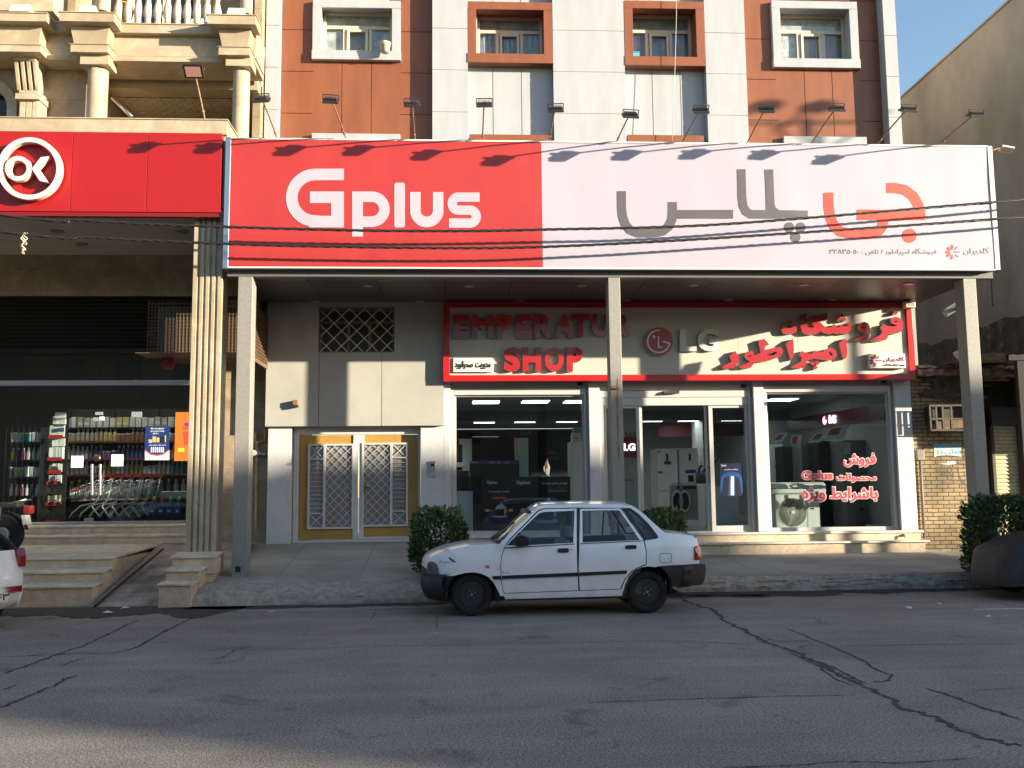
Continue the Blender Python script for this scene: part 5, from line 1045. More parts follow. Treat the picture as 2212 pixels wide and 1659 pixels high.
# rack on the left with baskets and jars
YR = 20.0; rk = thing('display_rack', 'black display rack of tubs and jars at the left of the supermarket window', 'rack', (P(48, 1120, YR).x, YR+.2, zfl2))
rx0, rx1 = P(*Cl(45, 800), YR).x, P(*Cl(345, 800), YR).x; rz = [P(*Cl(200, y), YR).z for y in (528, 680, 826, 992, 1200)]
m = MB()
for z in rz: m.box(rx0, rx1, YR, YR+.4, z-.03, z)
m.box(rx0, rx1, YR+.4, YR+.43, zfl2, rz[0]+.4); m.box(rx1, rx1+.17, YR-.02, YR+.43, zfl2, rz[0]+.4); m.build('shelf_board', M_black, rk)
m = MB()
for k in range(7): x = rx0+(rx1-rx0)*k/6; m.tube([(x, YR-.03, zfl2), (x, YR-.03, rz[0]+.3)], .004, 4)
m.build('wire_front', M_steel, rk)
for r_ in range(4):
    for k in range(6):
        cl_ = [['white', 'white', 'teal', 'teal', 'white', 'white'], ['yellow', 'navy', 'pink', 'white', 'green', 'red'], ['blue', 'yellow', 'teal', 'white', 'white', 'white'], ['white', 'white', 'pink', 'white', 'navy', 'white']][r_][k]
        put('tub' if r_ in (0, 2) else 'slim', cl_, rx0+.09+(rx1-rx0-.18)*k/5, YR+.12, rz[r_], f'{cl_} tub or jar on the {("top", "second", "third", "fourth")[r_]} level of the left display rack', 'tub', f'{cl_} goods on rack level {("one", "two", "three", "four")[r_]}', 1.2 if r_ in (0, 2) else .9)
# slim stand by the glass with small white and red packs
YT = 19.25; tx0, tx1 = P(*Cl(405, 800), YT).x, P(*Cl(520, 800), YT).x; st = thing('product_stand', 'slim black stand of small white and red packs just behind the glass', 'stand', ((tx0+tx1)/2, YT, zfl2))
tz = [P(*Cl(460, y), YT).z for y in (480, 672, 784, 880, 1060, 1215)]
m = MB(); m.box(tx0, tx1, YT+.3, YT+.33, zfl2, tz[0]+.5); [m.box(tx0, tx1, YT, YT+.3, z-.025, z) for z in tz]; m.build('shelf_board', M_black, st)
for z in tz: m = MB(); m.box(tx0, tx1+.02, YT-.01, YT-.001, z-.04, z+.03); m.build('price_rail', mat('rail_red', (.35, .02, .025), .4), st)
for r_, z in enumerate(tz[:5]):
    for k in range(4):
        cl_ = 'white' if r_ < 2 else ['white', 'red', 'brown', 'white', 'yellow'][(k+r_) % 5]
        put('box', cl_, tx0+.05+(tx1-tx0-.1)*k/3, YT+.1, z, f'small {cl_} pack on the {("top", "second", "third", "fourth", "fifth")[r_]} tray of the slim stand by the glass', 'carton', f'{cl_} packs on tray {("one", "two", "three", "four", "five")[r_]} of the stand', .75 if r_ > 1 else 1.1)
        if r_ < 2: put('box', 'white', tx0+.05+(tx1-tx0-.1)*k/3, YT+.18, z+.24*1.05, f'small white pack stacked on the {("top", "second")[r_]} tray of the slim stand', 'carton', f'white packs stacked on tray {("one", "two")[r_]}', .8)
# shopping trolleys, nested
YTR = 19.6; cs_ = 1/FPX*YTR*.25
def trolley():
    o = P(*Cl(1325, 1215), YTR); o.z = zfl2; T = thing('shopping_trolley', '', 'trolley', o, 'nested shopping trolleys')
    xx = lambda v: o.x+(v-1325)*cs_; zz = lambda y: P(*Cl(1100, y), YTR).z
    W = .27; m = MB(); bx0, bx1, tx1_ = xx(1042), xx(1262), xx(1318); zt0_, zt1_, zb_ = zz(935), zz(850), zz(1035)
    for s_ in (-1, 1):
        y = YTR+.27+s_*W
        m.tube([(bx0, y, zt0_), (tx1_-.05, y, zt1_)], .007, 5); m.tube([(bx0+.02, y-s_*.04, zb_), (bx1, y-s_*.02, zb_+.04)], .007, 5)
        for k in range(15): u = k/14; m.tube([(bx0+(tx1_-.05-bx0)*u, y, zt0_+(zt1_-zt0_)*u), (bx0+.02+(bx1-bx0-.02)*u, y-s_*.035, zb_+.04*u)], .0035, 4)
        for v in (.33, .66): m.tube([(bx0+.01, y-s_*.02, zt0_+(zb_-zt0_)*v), (bx1+.07*(1-v), y-s_*.02, zt1_+(zb_-zt1_)*v)], .0035, 4)
    for k in range(8): y = YTR+.02+.5*k/7; m.tube([(bx0, y, zt0_), (bx0+.02, y, zb_)], .0035, 4); m.tube([(bx0+.02, y, zb_), (bx1, y, zb_+.04)], .0035, 4)
    m.build('basket', M_chrome, T, smooth=True)
    m = MB()
    for s_ in (-1, 1):
        y = YTR+.27+s_*W*.9; m.tube([(tx1_-.02, y, zz(835)), (bx1+.02, y, zb_+.03), (bx1-.02, y, zz(1048)), (xx(1200), y, zz(1060)), (xx(1130), y, zz(1075)), (xx(1060), y, zz(1140)), (xx(1040), y, zz(1190))], .014, 6)
        m.tube([(bx1-.06, y, zz(1055)), (xx(1225), y, zz(1085)), (xx(1290), y, zz(1170)), (xx(1303), y, zz(1190))], .014, 6)
    m.build('leg_frame', mat('trolley_grey', (.42, .43, .41), .35, metal=.6), T, smooth=True)
    for v in (1038, 1302):
        for s_ in (-1, 1): m = MB(); m.lathe([(.02, -.015), (.05, -.012), (.05, .012), (.02, .015)], (xx(v), YTR+.27+s_*W*.9, zfl2+.05), (0, 1, 0), 10); m.build('wheel', M_dark, T)
    m = MB(); m.tube([(tx1_, YTR+.27-W, zz(822)), (tx1_, YTR+.27+W, zz(822))], .022, 8); m.bar((tx1_+.01, YTR+.0, zz(815)), (tx1_-.07, YTR+.0, zz(838)), .05, .04); m.build('handle', mat('trolley_red', (.70, .05, .03), .35), T)
    m = MB(); m.box(bx0-.012, bx0+.004, YTR+.1, YTR+.45, zt0_-.03, zt0_+.03); m.build('front_plate', MATS['trolley_red'], T)
    return T
T0 = trolley(); ords = ['rearmost shopping trolley, rightmost of the nested row with red handles', 'nested shopping trolley next to the rearmost one, second from the right', 'nested shopping trolley third from the right end of the row', 'nested shopping trolley third from the left end of the row', 'nested shopping trolley second from the left, its basket over the first', 'front shopping trolley, leftmost of the nested row with its whole basket showing']
T0['label'] = ords[0]
for k in range(1, 6): dup(T0, (-83*k*cs_, .015*(k % 2), 0), ords[k])
# jerry cans of blue liquid, paper packs, stray white box
M_jug = mat('jug_navy', (.012, .03, .14), .3)
def jug(x, capcol, lab):
    o = P(*Cl(x, 1158), 19.5); T = thing('detergent_jug', lab, 'jug', (o.x, 19.5, o.z), 'navy detergent jugs'); m = MB()
    m.hexa([(o.x-.085, 19.4, o.z), (o.x+.085, 19.4, o.z), (o.x+.085, 19.6, o.z), (o.x-.085, 19.6, o.z), (o.x-.075, 19.43, o.z+.22), (o.x+.05, 19.43, o.z+.22), (o.x+.05, 19.57, o.z+.22), (o.x-.075, 19.57, o.z+.22)]); m.lathe([(.05, .22), (.03, .3)], o, n=8); m.build('body', M_jug, T, bevel=.02)
    m = MB(); m.lathe([(.034, .3), (.034, .35), (.02, .36)], (o.x, 19.5, o.z), n=10); m.build('cap', mat('cap_'+capcol, BC[capcol] if capcol != 'lime' else (.2, .7, .05), .4), T)
    m = MB(); m.box(o.x-.03, o.x+.02, 19.398, 19.402, o.z+.06, o.z+.1); m.build('label_patch', M_plate, T)
for x, cc, lb in ((1330, 'lime', 'navy detergent jug with lime cap, leftmost beside the trolleys'), (1400, 'red', 'navy detergent jug with a red cap beside the trolleys'), (1473, 'lime', 'navy detergent jug with lime cap right of the red capped one'), (1545, 'yellow', 'navy detergent jug with a yellow cap beside the column')): jug(x, cc, lb)
m = MB(); a = P(*Cl(1395, 1018), 19.9); c_ = P(*Cl(1640, 950), 19.9); m.box(a.x, c_.x, 19.9, 20.4, a.z, c_.z); m.box(a.x-.02, c_.x, 19.88, 20.4, a.z+.12, a.z+.14); m.build('paper_pack', mat('tissue_white', (.62, .62, .60), .6, n=.2, ns=9), bevel=.03, label='large white paper pack above the navy detergent jugs', cat='pack')
m = MB(); a = P(*Cl(1310, 1160), 19.6); m.box(a.x-.02, -4.75, 19.35, 20.4, zfl2, a.z); m.box(a.x, -4.75, 19.85, 20.4, a.z, P(*Cl(1395, 1018), 19.9).z-.01); m.build('platform', M_black, label='low black platform carrying the jugs and the paper pack', cat='platform')
m = MB(); a = P(*Cl(732, 1230), YL+.2); c_ = P(*Cl(783, 1183), YL+.2); m.box(a.x, c_.x, YL+.15, YL+.35, zfl2, zfl2+(c_.z-a.z)); m.build('box', M_plate, bevel=.004, label='small white box on the floor under the trolley legs', cat='box')
def ceil_light(x, y, zc_, sx, sy, label, group, em):
    d = ray(x, y); p = CAMP+d*((zc_-CAMH)/d.z); T = thing('ceiling_light', label, 'ceiling light', (p.x, p.y, zc_), group)
    m = MB(); m.box(p.x-sx/2-.02, p.x+sx/2+.02, p.y-sy/2-.02, p.y+sy/2+.02, zc_-.02, zc_); m.build('frame', M_frame, T); m = MB(); m.box(p.x-sx/2, p.x+sx/2, p.y-sy/2, p.y+sy/2, zc_-.028, zc_-.0205); m.build('diffuser', em, T)
M_em = mat('led_panel', (.9, 1, .97), emit=2.6, ecol=(.88, 1, .98))
M_em2 = mat('added_fill_panel', (.9, 1, .97), emit=8., ecol=(1, .92, .78))
for x, lb in ((-11.5, 'left'), (-9.0, 'middle'), (-6.4, 'right')):  # added lamps, out of view above the shutter, to brighten the supermarket goods
    T = thing('ceiling_light', lb+' ceiling light added to brighten the supermarket, unseen behind the black shutter', 'ceiling light', (x, 20.3, zb5), 'added supermarket ceiling lights')
    m = MB(); m.box(x-.62, x+.62, 20.03, 20.57, zb5-.02, zb5-.001); m.build('frame', M_frame, T); m = MB(); m.box(x-.6, x+.6, 20.05, 20.55, zb5-.028, zb5-.0205); m.build('diffuser', M_em2, T)

# ---------------------------------------------------------------- appliance showroom inside
RX0, RX1, RY1, RZC = -.42, 8.66, 31.4, 3.7; zf_ = shopz0
M_rw = mat('room_wall', (.36, .38, .37), .7); M_rc = mat('room_ceiling', (.20, .205, .205), .7)
m = MB(); m.box(RX0-.1, RX0, 18.75, RY1, zf_, RZC); m.box(RX0-.1, RX1+.1, RY1, RY1+.1, zf_, RZC); m.box(RX1, RX1+.1, 18.75, RY1, zf_, RZC); m.build('room_wall', M_rw, apt)
m = MB(); m.box(RX0, RX1, 18.72, RY1, RZC, RZC+.1); m.box(RX0, RX1, 24.6, 24.9, RZC-.24, RZC); m.build('room_ceiling', M_rc, apt)
m = MB(); m.box(RX0, RX1, 18.71, RY1, zf_-.05, zf_-.002); m.build('room_floor', mat('showroom_floor', (.24, .235, .225), .18), apt)
for k, (x, y) in enumerate([C3(545, 205), C3(1040, 200), C3(1465, 200), C4(870, 188), C5(300, 167)]): ceil_light(x, y, RZC, .6, .6, 'lit square ceiling light in the front row, %s' % ('left in the left shop window', 'middle of the left shop window', 'right edge of the left shop window', 'above the sliding door', 'in the right shop window')[k], 'front ceiling lights of the showroom', M_em)
for k, (x, y) in enumerate([C3(530, 407), C3(940, 402), C3(1365, 400), C4(570, 392), C4(940, 390), C4(1380, 385)]): ceil_light(x, y, RZC-.0, .6, .6, 'lit square ceiling light in the back row, %s' % ('left in the left shop window', 'middle of the left shop window', 'right in the left shop window', 'left in the doorway', 'middle of the doorway', 'right beyond the door pane')[k], 'back ceiling lights of the showroom', M_em)
def pt(f, x0, y0, x1, y1, Y, d, name, mt, lab=None, cat=None, par=None, bevel=.0):
    m = MB(); a = f(x0, y0); c_ = f(x1, y1); m.pbox(a[0], a[1], c_[0], c_[1], Y, d); return m.build(name, mt, par, bevel=bevel, label=lab, cat=cat)
def ptf(f, x0, y0, x1, Y, d, name, mt, lab=None, cat=None, par=None, bevel=.0):
    """the same, but standing on the shop floor"""
    a = f(x0, y0); c_ = f(x1, y0); p = P(a[0], a[1], Y); q = P(c_[0], c_[1], Y); m = MB(); m.box(p.x, q.x, Y, Y+d, zf_, p.z); return m.build(name, mt, par, bevel=bevel, label=lab, cat=cat)
M_blk = mat('display_black', (.010, .010, .011), .6); M_wht = mat('appliance_white', (.60, .63, .62), .35); M_sil = mat('appliance_silver', (.22, .225, .22), .35, metal=.3); M_dim = mat('dim_grey', (.20, .20, .20), .5)
def deco(f, cs, Y, mt, par, name='lettering'): return pd([zl(f, c) for c in cs], Y, name, mt, par)
# left window: black display wall, pale columns, television, strip, boards, fridge
dw = ptf(C3, 188, 500, 1530, 21.2, .15, 'display_wall', M_blk, 'black display wall with faint Latin lettering behind the left window', 'display wall')
deco(C3, fit(letters('plus', 0), 893, 497, 995, 552), 21.19, M_dim, dw); M_dred = mat('dim_red', (.16, .02, .02), .5)
deco(C3, [stroke([(870, 485), (835, 478), (800, 490), (788, 515), (800, 540), (840, 548), (866, 540), (866, 515), (840, 515)], 10)], 21.19, M_dred, dw)
deco(C3, [stroke([(1160, 690), (1130, 682), (1105, 695), (1098, 712), (1108, 733), (1135, 742), (1155, 735), (1155, 714), (1132, 714)], 9)], 21.19, M_dred, dw)
deco(C3, fit(letters('plus', 0), 1177, 700, 1250, 742), 21.19, M_dim, dw); deco(C3, fit(letters('UHD TV', 0), 1177, 764, 1282, 788), 21.19, M_dim, dw)
pt(C3, 274, 582, 403, 965, 21.12, .07, 'pale_column', M_wht, par=dw); pt(C3, 838, 573, 972, 965, 21.12, .07, 'pale_column', M_wht, par=dw)
tv = thing('television', 'large black television hung on the display wall of the left window', 'television', P(*C3(640, 790), 21.0)); pt(C3, 405, 560, 836, 788, 21.0, .06, 'screen', mat('screen_black', (.004, .004, .005), .12), par=tv, bevel=.01); pt(C3, 500, 790, 560, 800, 21.0, .1, 'stand_foot', M_darkmetal, par=tv)
st_ = pt(C3, 382, 800, 878, 834, 20.95, .1, 'display_strip', mat('purple_strip', (.10, .03, .20), .4), 'purple advertising strip on the shelf edge under the television', 'sign')
deco(C3, fit(letters('Gplus', .02), 393, 808, 455, 828)+fit(letters('8K  HDR', .0), 580, 810, 690, 826)+fit(letters('UHD', 0), 730, 810, 780, 826), 20.945, M_plate, st_)
ptf(C3, 380, 835, 880, 21.0, .19, 'tv_cabinet', M_blk, 'black low cabinet under the purple strip', 'cabinet')
pt(C3, 205, 818, 345, 862, 19.6, .35, 'shelf', M_wht, 'white angled shelf at the left edge of the left window', 'shelf')
a = P(*C3(265, 1090), 19.9); T = thing('vacuum_cleaner', 'dark upright vacuum cleaner behind the left window', 'vacuum cleaner', (a.x, 19.9, zf_)); m = MB(); b0 = P(*C3(265, 900), 19.9); m.tube([b0, P(*C3(255, 640), 19.9)], [.05, .09], 8); m.build('body', M_darkmetal, T, smooth=True); m = MB(); m.tube([P(*C3(298, 640), 19.88), P(*C3(298, 900), 19.88)], .02, 8); m.build('hose', M_dark, T, smooth=True); m = MB(); a = P(*C3(270, 905), 19.9); c_ = P(*C3(375, 905), 19.9); m.box(a.x, c_.x, 19.8, 20.2, zf_, a.z); m.build('plinth', M_blk, T)
pt(C3, 217, 1107, 413, 1507, 18.9, .04, 'white_board', mat('board_pale', (.60, .66, .68), .5), 'blank pale board leaning inside the left window behind the shrub', 'board')
for k, (x0, x1, fx, y1) in enumerate(((529, 818, 553, 1545), (822, 1395, 848, 1545))):
    po = pt(C3, x0, 968 if k == 0 else 962, x1, y1, 18.62+.01*k, .02, 'display_poster', mat('poster_black', (.014, .013, .016), .3), 'narrow black microwave poster at the left of the pair in the window' if k == 0 else 'wide black microwave poster partly hidden by the white car', 'poster')
    Y = 18.615+.01*k; w_ = x1-x0; c1 = (x0+w_*.52, 1300)
    pd([zl(C3, c) for c in fit(letters('Gplus', .03), *((553, 1003, 655, 1042) if k == 0 else (848, 1003, 990, 1048)))], Y, 'lettering', M_plate, po)
    pd([zl(C3, c) for c in fit(letters('قهرمان تمام وعده‌ها'.replace('\u200c', ' '), .04), *((575, 1100, 777, 1127) if k == 0 else (1105, 1015, 1362, 1048)))], Y, 'lettering', M_plate, po)
    pd([zl(C3, c) for c in fit(letters('مایکروویوهای جی پلاس', .0), *((603, 1138, 748, 1156) if k == 0 else (1177, 1062, 1362, 1084)))], Y, 'lettering', M_dim, po)
    q = (600, 1163, 748, 1189) if k == 0 else (1177, 1091, 1364, 1117); pd([zl(C3, rect(*q, 3))], Y, 'red_bar', mat('bar_red', (.42, .03, .03), .4), po); pd([zl(C3, c) for c in fit(letters('باضمانت و خدمات', .0), q[0]+10, q[1]+5, q[2]-10, q[3]-5)], Y-.002, 'lettering', M_plate, po)
    cx2, s2 = (685, 1.) if k == 0 else (1150, 1.75); cy2 = 1300
    pd([zl(C3, c) for c in (disc(cx2, cy2+60*s2, 75*s2, 14*s2),)], Y, 'picture', mat('plate_pic', (.42, .46, .50), .3), po)
    pd([zl(C3, rect(cx2-70*s2, cy2-15*s2, cx2+42*s2, cy2+55*s2, 6))], Y-.002, 'picture', mat('oven_pic', (.02, .02, .024), .2), po)
    pd([zl(C3, ccw([(cx2-55*s2, cy2-12*s2)]+[(cx2+10*s2+55*s2*cos(radians(a)), cy2-12*s2-45*s2*sin(radians(a))) for a in range(180, -1, -15)]+[(cx2+58*s2, cy2+40*s2), (cx2+45*s2, cy2+40*s2), (cx2+42*s2, cy2-14*s2)])), zl(C3, disc(cx2+15*s2, cy2-62*s2, 9*s2))], Y-.003, 'picture', mat('cloche_pic', (.42, .47, .48), .2), po)
    pd([zl(C3, disc(cx2-125*s2, cy2+2, 24*s2, 13*s2)), zl(C3, disc(cx2+110*s2, cy2, 20*s2, 14*s2))], Y, 'picture', mat('egg_pic', (.50, .46, .38), .5), po); pd([zl(C3, disc(cx2-90*s2, cy2+5, 14*s2)), zl(C3, disc(cx2+72*s2, cy2+2, 16*s2))], Y-.002, 'picture', mat('tomato_pic', (.42, .10, .04), .4), po)
    pd([zl(C3, [(x0+3, 1545), (x1-3, 1545), (x1-3, 1385), (cx2+90*s2, 1365), (cx2-90*s2, 1365), (x0+3, 1385)])], Y+.002, 'picture', mat('table_pic', (.03, .033, .055), .5), po)
ptf(C3, 1400, 608, 1528, 20.0, .7, 'refrigerator', M_wht, 'tall white refrigerator at the right edge of the left window', 'refrigerator', bevel=.015); fr_ = bpy.data.objects[-1] if False else None
a = P(*C3(1418, 606), 20.2); T = thing('product_box', 'printed product box with orange band on top of the tall white refrigerator', 'box', a); pt(C3, 1416, 520, 1505, 606, 20.2, .3, 'carton', M_plate, par=T); pt(C3, 1430, 566, 1480, 580, 20.196, .003, 'print', mat('print_orange', (.6, .18, .04), .5), par=T); pt(C3, 1422, 458, 1505, 522, 20.25, .2, 'carton', mat('print_blue', (.06, .25, .42), .5), par=T)
m = MB(); q = [P(*C3(x, y), 19.6) for x, y in ((1160, 790), (1190, 870), (1180, 950), (1165, 955), (1130, 910), (1125, 870))]; m.add(q+[v+Vector((0, .03, 0)) for v in q], [(0, 1, 2, 3, 4, 5), (11, 10, 9, 8, 7, 6)]+[(i, (i+1) % 6, 6+(i+1) % 6, 6+i) for i in range(6)]); T = thing('table_flag', 'folded white and red flag on a small stand behind the posters', 'flag', P(*C3(1165, 955), 19.6)); m.build('cloth', mat('flag_white', (.5, .47, .42), .8), T); m = MB(); m.tube([P(*C3(1160, 780), 19.58), P(*C3(1165, 960), 19.58)], .006, 6); m.lathe([(.09, 0), (.08, .02), (0, .03)], P(*C3(1150, 962), 19.6), n=12); m.build('stand', M_steel, T)
m = MB(); q = [P(*C3(x, y), 19.59) for x, y in ((1163, 800), (1172, 815), (1168, 880), (1158, 870))]; m.add(q+[v+Vector((0, .004, 0)) for v in q], [(0, 1, 2, 3), (7, 6, 5, 4)]+[(i, (i+1) % 4, 4+(i+1) % 4, 4+i) for i in range(4)]); m.build('red_stripe', M_redink, T)

# doorway: white partition with glowing sign, fridges, washing machines, hose, poster on the door pane
M_maroon = mat('maroon_panel', (.16, .012, .014), .4); M_glow = mat('lit_letters', (.9, .95, 1), emit=1.1, ecol=(.85, .92, 1))
pw = ptf(C4, 60, 210, 448, 21.6, .12, 'partition', M_rw, 'white partition wall with a maroon panel behind the fixed door pane', 'partition')
pt(C4, 262, 562, 447, 770, 21.57, .028, 'maroon_panel', M_maroon, par=pw); pd([zl(C4, c) for ch, a, c__ in (('L', 274, 312), ('G', 316, 386)) for c in fit(letters(ch, .03), a, 628, c__, 700)], 21.55, 'lit_letters', M_glow, pw)
pd([zl(C4, c) for c in fit(letters('us', .03), 288, 515, 402, 556)], 21.59, 'lettering', M_dim, pw); pt(C4, 305, 790, 414, 932, 21.59, .01, 'notice', mat('notice_grey', (.42, .42, .36), .6, n=.3, ns=20), par=pw); pd([zl(C4, c) for c in fit(letters('RMATION', .02), 285, 990, 362, 1005)], 21.59, 'lettering', M_darkmetal, pw)
pt(C4, 620, 432, 1006, 560, 29.0, .05, 'wall_band', M_maroon, 'maroon band on the back wall seen through the doorway', 'wall panel'); pt(C4, 1175, 428, 1470, 553, 26.0, .05, 'wall_band', M_maroon, 'maroon band with a pale patch beyond the right door pane', 'wall panel')
pt(C4, 1002, 335, 1070, 1100, 27.9, .5, 'inner_column', M_rw, par=apt)
def fridge(f, x0, x1, y0, Y, mt, lab, handle, d=.7, stickers=()):
    a = f(x0, y0); p = P(a[0], a[1], Y); T = thing('refrigerator', lab, 'refrigerator', (p.x, Y, zf_), None); c_ = f(x1, y0); q = P(c_[0], c_[1], Y)
    m = MB(); m.box(p.x, q.x, Y+.06, Y+d, zf_, p.z); m.build('cabinet', mt, T, bevel=.012)
    m = MB(); zm_ = zf_+(p.z-zf_)*.42; m.box(p.x, q.x, Y, Y+.058, zm_+.006, p.z); m.box(p.x, q.x, Y, Y+.058, zf_+.06, zm_-.006); m.build('door', mt, T, bevel=.012)
    for h in handle: pt(f, *h, Y-.03, .031, 'handle', M_dark, par=T)
    for s_ in stickers: pt(f, *s_[:4], Y-.004, .0045, 'sticker', s_[4], par=T)
stk_b = mat('sticker_blue', (.03, .06, .22), .4); stk_r = mat('sticker_red', (.4, .04, .03), .4)
fridge(C4, 603, 808, 680, 24.5, M_wht, 'left white refrigerator seen through the doorway, with red and blue stickers', [(698, 733, 717, 800)], .9, [(678, 805, 745, 840, stk_b), (612, 908, 664, 930, stk_r), (612, 700, 642, 718, M_dim)])
fridge(C4, 820, 1012, 676, 24.6, M_wht, 'right white refrigerator seen through the doorway, behind the washing machines', [(926, 733, 945, 800)], .9, [(890, 892, 996, 928, stk_b), (918, 948, 974, 1016, M_blk)])
def washer(x0, x1, cx2, Y, lab):
    a = C4(x0, 1045); c_ = C4(x1, 1045); p = P(*a, Y); q = P(*c_, Y); zb2 = P(*C4(x0, 1400), Y).z; T = thing('washing_machine', lab, 'washing machine', (p.x, Y, zb2), 'dark washing machines'); m = MB(); m.box(p.x, q.x, Y, Y+.6, zb2, p.z); m.build('cabinet', M_sil, T, bevel=.012)
    o = P(*C4(cx2, 1208), Y); m = MB(); m.shape([disc(o.x, o.z, .13, .25, 26), disc(o.x, o.z, .10, .20, 26)], lambda u, v, w_: Vector((u, Y-.03+w_, v)), .03, rule='odd'); m.build('door_ring', M_steel, T); m = MB(); m.shape([disc(o.x, o.z, .10, .20, 26)], lambda u, v, w_: Vector((u, Y-.012+w_, v)), .011); m.build('door_glass', mat('dark_glass', (.01, .011, .018), .08), T)
    m = MB(); m.box(p.x+.04, q.x-.04, Y-.006, Y-.001, p.z-.1, p.z-.03); m.build('control_panel', M_dark, T); return zb2, p, q
zq, p, q = washer(786, 848, 806, 22.0, 'left dark washing machine on the pale plinth in the doorway'); washer(850, 1012, 882, 22.0, 'right dark washing machine on the pale plinth in the doorway')
m = MB(); q2 = P(*C4(1040, 1400), 22.); m.box(p.x, q2.x, 21.9, 22.9, zf_, zq); m.build('plinth', M_wht, label='pale low plinth under the dark washing machines', cat='plinth')
m = MB(); a = P(*C4(790, 1030), 22.1); c_ = P(*C4(1140, 1030), 22.1); m.box(a.x, c_.x, 21.95, 22.5, a.z-.012, a.z); m.build('glass_shelf', M_sil, label='thin shelf across the top of the washing machines', cat='shelf'); zsh = a.z
a = P(*C4(1055, 1028), 22.2); T = thing('canister_vacuum', 'dark canister vacuum cleaner with a curved hose on the thin shelf', 'vacuum cleaner', (a.x, 22.2, zsh)); m = MB(); m.lathe([(.13, 0), (.14, .03), (.14, .2), (.10, .27)], (a.x, 22.2, zsh), n=16); m.build('canister', M_darkmetal, T, smooth=True, auto=40)
m = MB(); m.tube([P(*C4(x, y), 22.15) for x, y in ((1045, 935), (1085, 890), (1150, 850), (1195, 800), (1228, 740), (1232, 690), (1215, 645), (1180, 620), (1150, 628), (1138, 650))], .028, 8); m.tube([P(*C4(x, y), 22.15) for x, y in ((1025, 935), (1030, 880), (1050, 850), (1062, 860))], .03, 8); m.build('hose', M_dark, T, smooth=True)
ptf(C4, 1078, 1040, 1185, 21.0, .6, 'display_cabinet', M_wht, 'white cabinet just right of the washing machines', 'cabinet', bevel=.01); ptf(C4, 1195, 1060, 1422, 20.2, .6, 'display_cabinet', M_wht, 'white cabinet behind the right door pane under the blue poster', 'cabinet', bevel=.01)
po = pt(C4, 1238, 826, 1470, 1158, YG+.025, .006, 'poster', mat('poster_night', (.012, .02, .06), .35), 'blue glowing appliance poster on the right door pane', 'poster')
pd([zl(C4, c) for c in fit(letters('Gplus', .03), 1247, 840, 1303, 862)]+[zl(C4, c) for c in fit(letters('بزرگمان را آوردیم', .03), 1283, 880, 1420, 900)], YG+.02, 'lettering', M_plate, po)
pd([zl(C4, [(1242, 1120), (1244, 980), (1275, 935), (1320, 918), (1400, 918), (1440, 935), (1466, 985), (1468, 1120), (1440, 1152), (1270, 1152)])], YG+.022, 'picture', mat('poster_glow', (.015, .06, .22), .4), po); pd([zl(C4, [(1252, 1140), (1282, 978), (1330, 958), (1322, 1150), (1285, 1152)]), zl(C4, [(1396, 1150), (1388, 958), (1428, 978), (1456, 1138), (1430, 1152)])], YG+.019, 'picture', mat('fridge_pic', (.02, .022, .03), .3), po); pd([zl(C4, rect(1345, 955, 1380, 1150))], YG+.019, 'picture', mat('fridge_in_pic', (.42, .45, .50), .4), po)

# right window: maroon band on the side wall, lit logo, dark fridges, leaflets, air conditioner units, lettering on the glass
def onX(f, X): return lambda u, v, w_: PX(*f(u, v), X)+Vector((w_, 0, 0))
m = MB(); m.shape([ccw([(365, 362), (1262, 205), (1262, 360), (365, 482)])], onX(C5, RX1-.03), .028); m.build('wall_band', M_maroon, label='long maroon band with a lit logo on the right showroom wall', cat='wall panel')
T = thing('lit_logo', 'small glowing logo with two letters on the maroon wall band', 'sign', PX(*C5(745, 400), RX1-.05)); m = MB(); m.shape([ccw(c) for ch, a, c__ in (('L', 742, 765), ('G', 768, 804)) for c in fit(letters(ch, .03), a, 318, c__, 394)], onX(C5, RX1-.05), .015, rule='nz'); m.build('letter', M_glow, T); m = MB(); m.shape([disc(703, 368, 21, 46)], onX(C5, RX1-.05), .015); m.build('emblem', mat('emblem_lit', (.35, .01, .06), emit=.6), T); m = MB(); m.shape([ccw(stroke([(703+15*cos(radians(a)), 368+34*sin(radians(a))) for a in range(-90, -361, -30)]+[(706, 368)], 4)), ccw(stroke([(700, 350), (700, 385), (708, 385)], 4))], onX(C5, RX1-.055), .004, rule='nz'); m.build('emblem_mark', M_glow, T)
fridge(C5, 188, 314, 590, 22.6, M_wht, 'white refrigerator at the left edge of the right window', [(250, 655, 264, 735)], .7, [(236, 785, 288, 812, M_dim)])
fridge(C5, 316, 482, 610, 22.0, M_blk, 'black refrigerator with a hanging energy tag in the right window', [], .7, [(424, 620, 452, 690, M_plate)])
fridge(C5, 484, 636, 590, 21.4, M_sil, 'silver refrigerator between the black and the double door one', [(500, 812, 524, 824)], .7)
fridge(C5, 640, 882, 560, 20.8, mat('dark_steel', (.05, .05, .052), .3, metal=.6), 'dark double door refrigerator with two long bar handles', [(733, 757, 744, 860), (754, 757, 765, 860)], .8)
fridge(C5, 884, 1128, 552, 20.0, M_sil, 'large silver refrigerator with an energy label in the right window', [(1040, 1190, 1068, 1208)], .85, [(890, 570, 945, 682, M_plate), (1108, 686, 1130, 728, M_plate)])
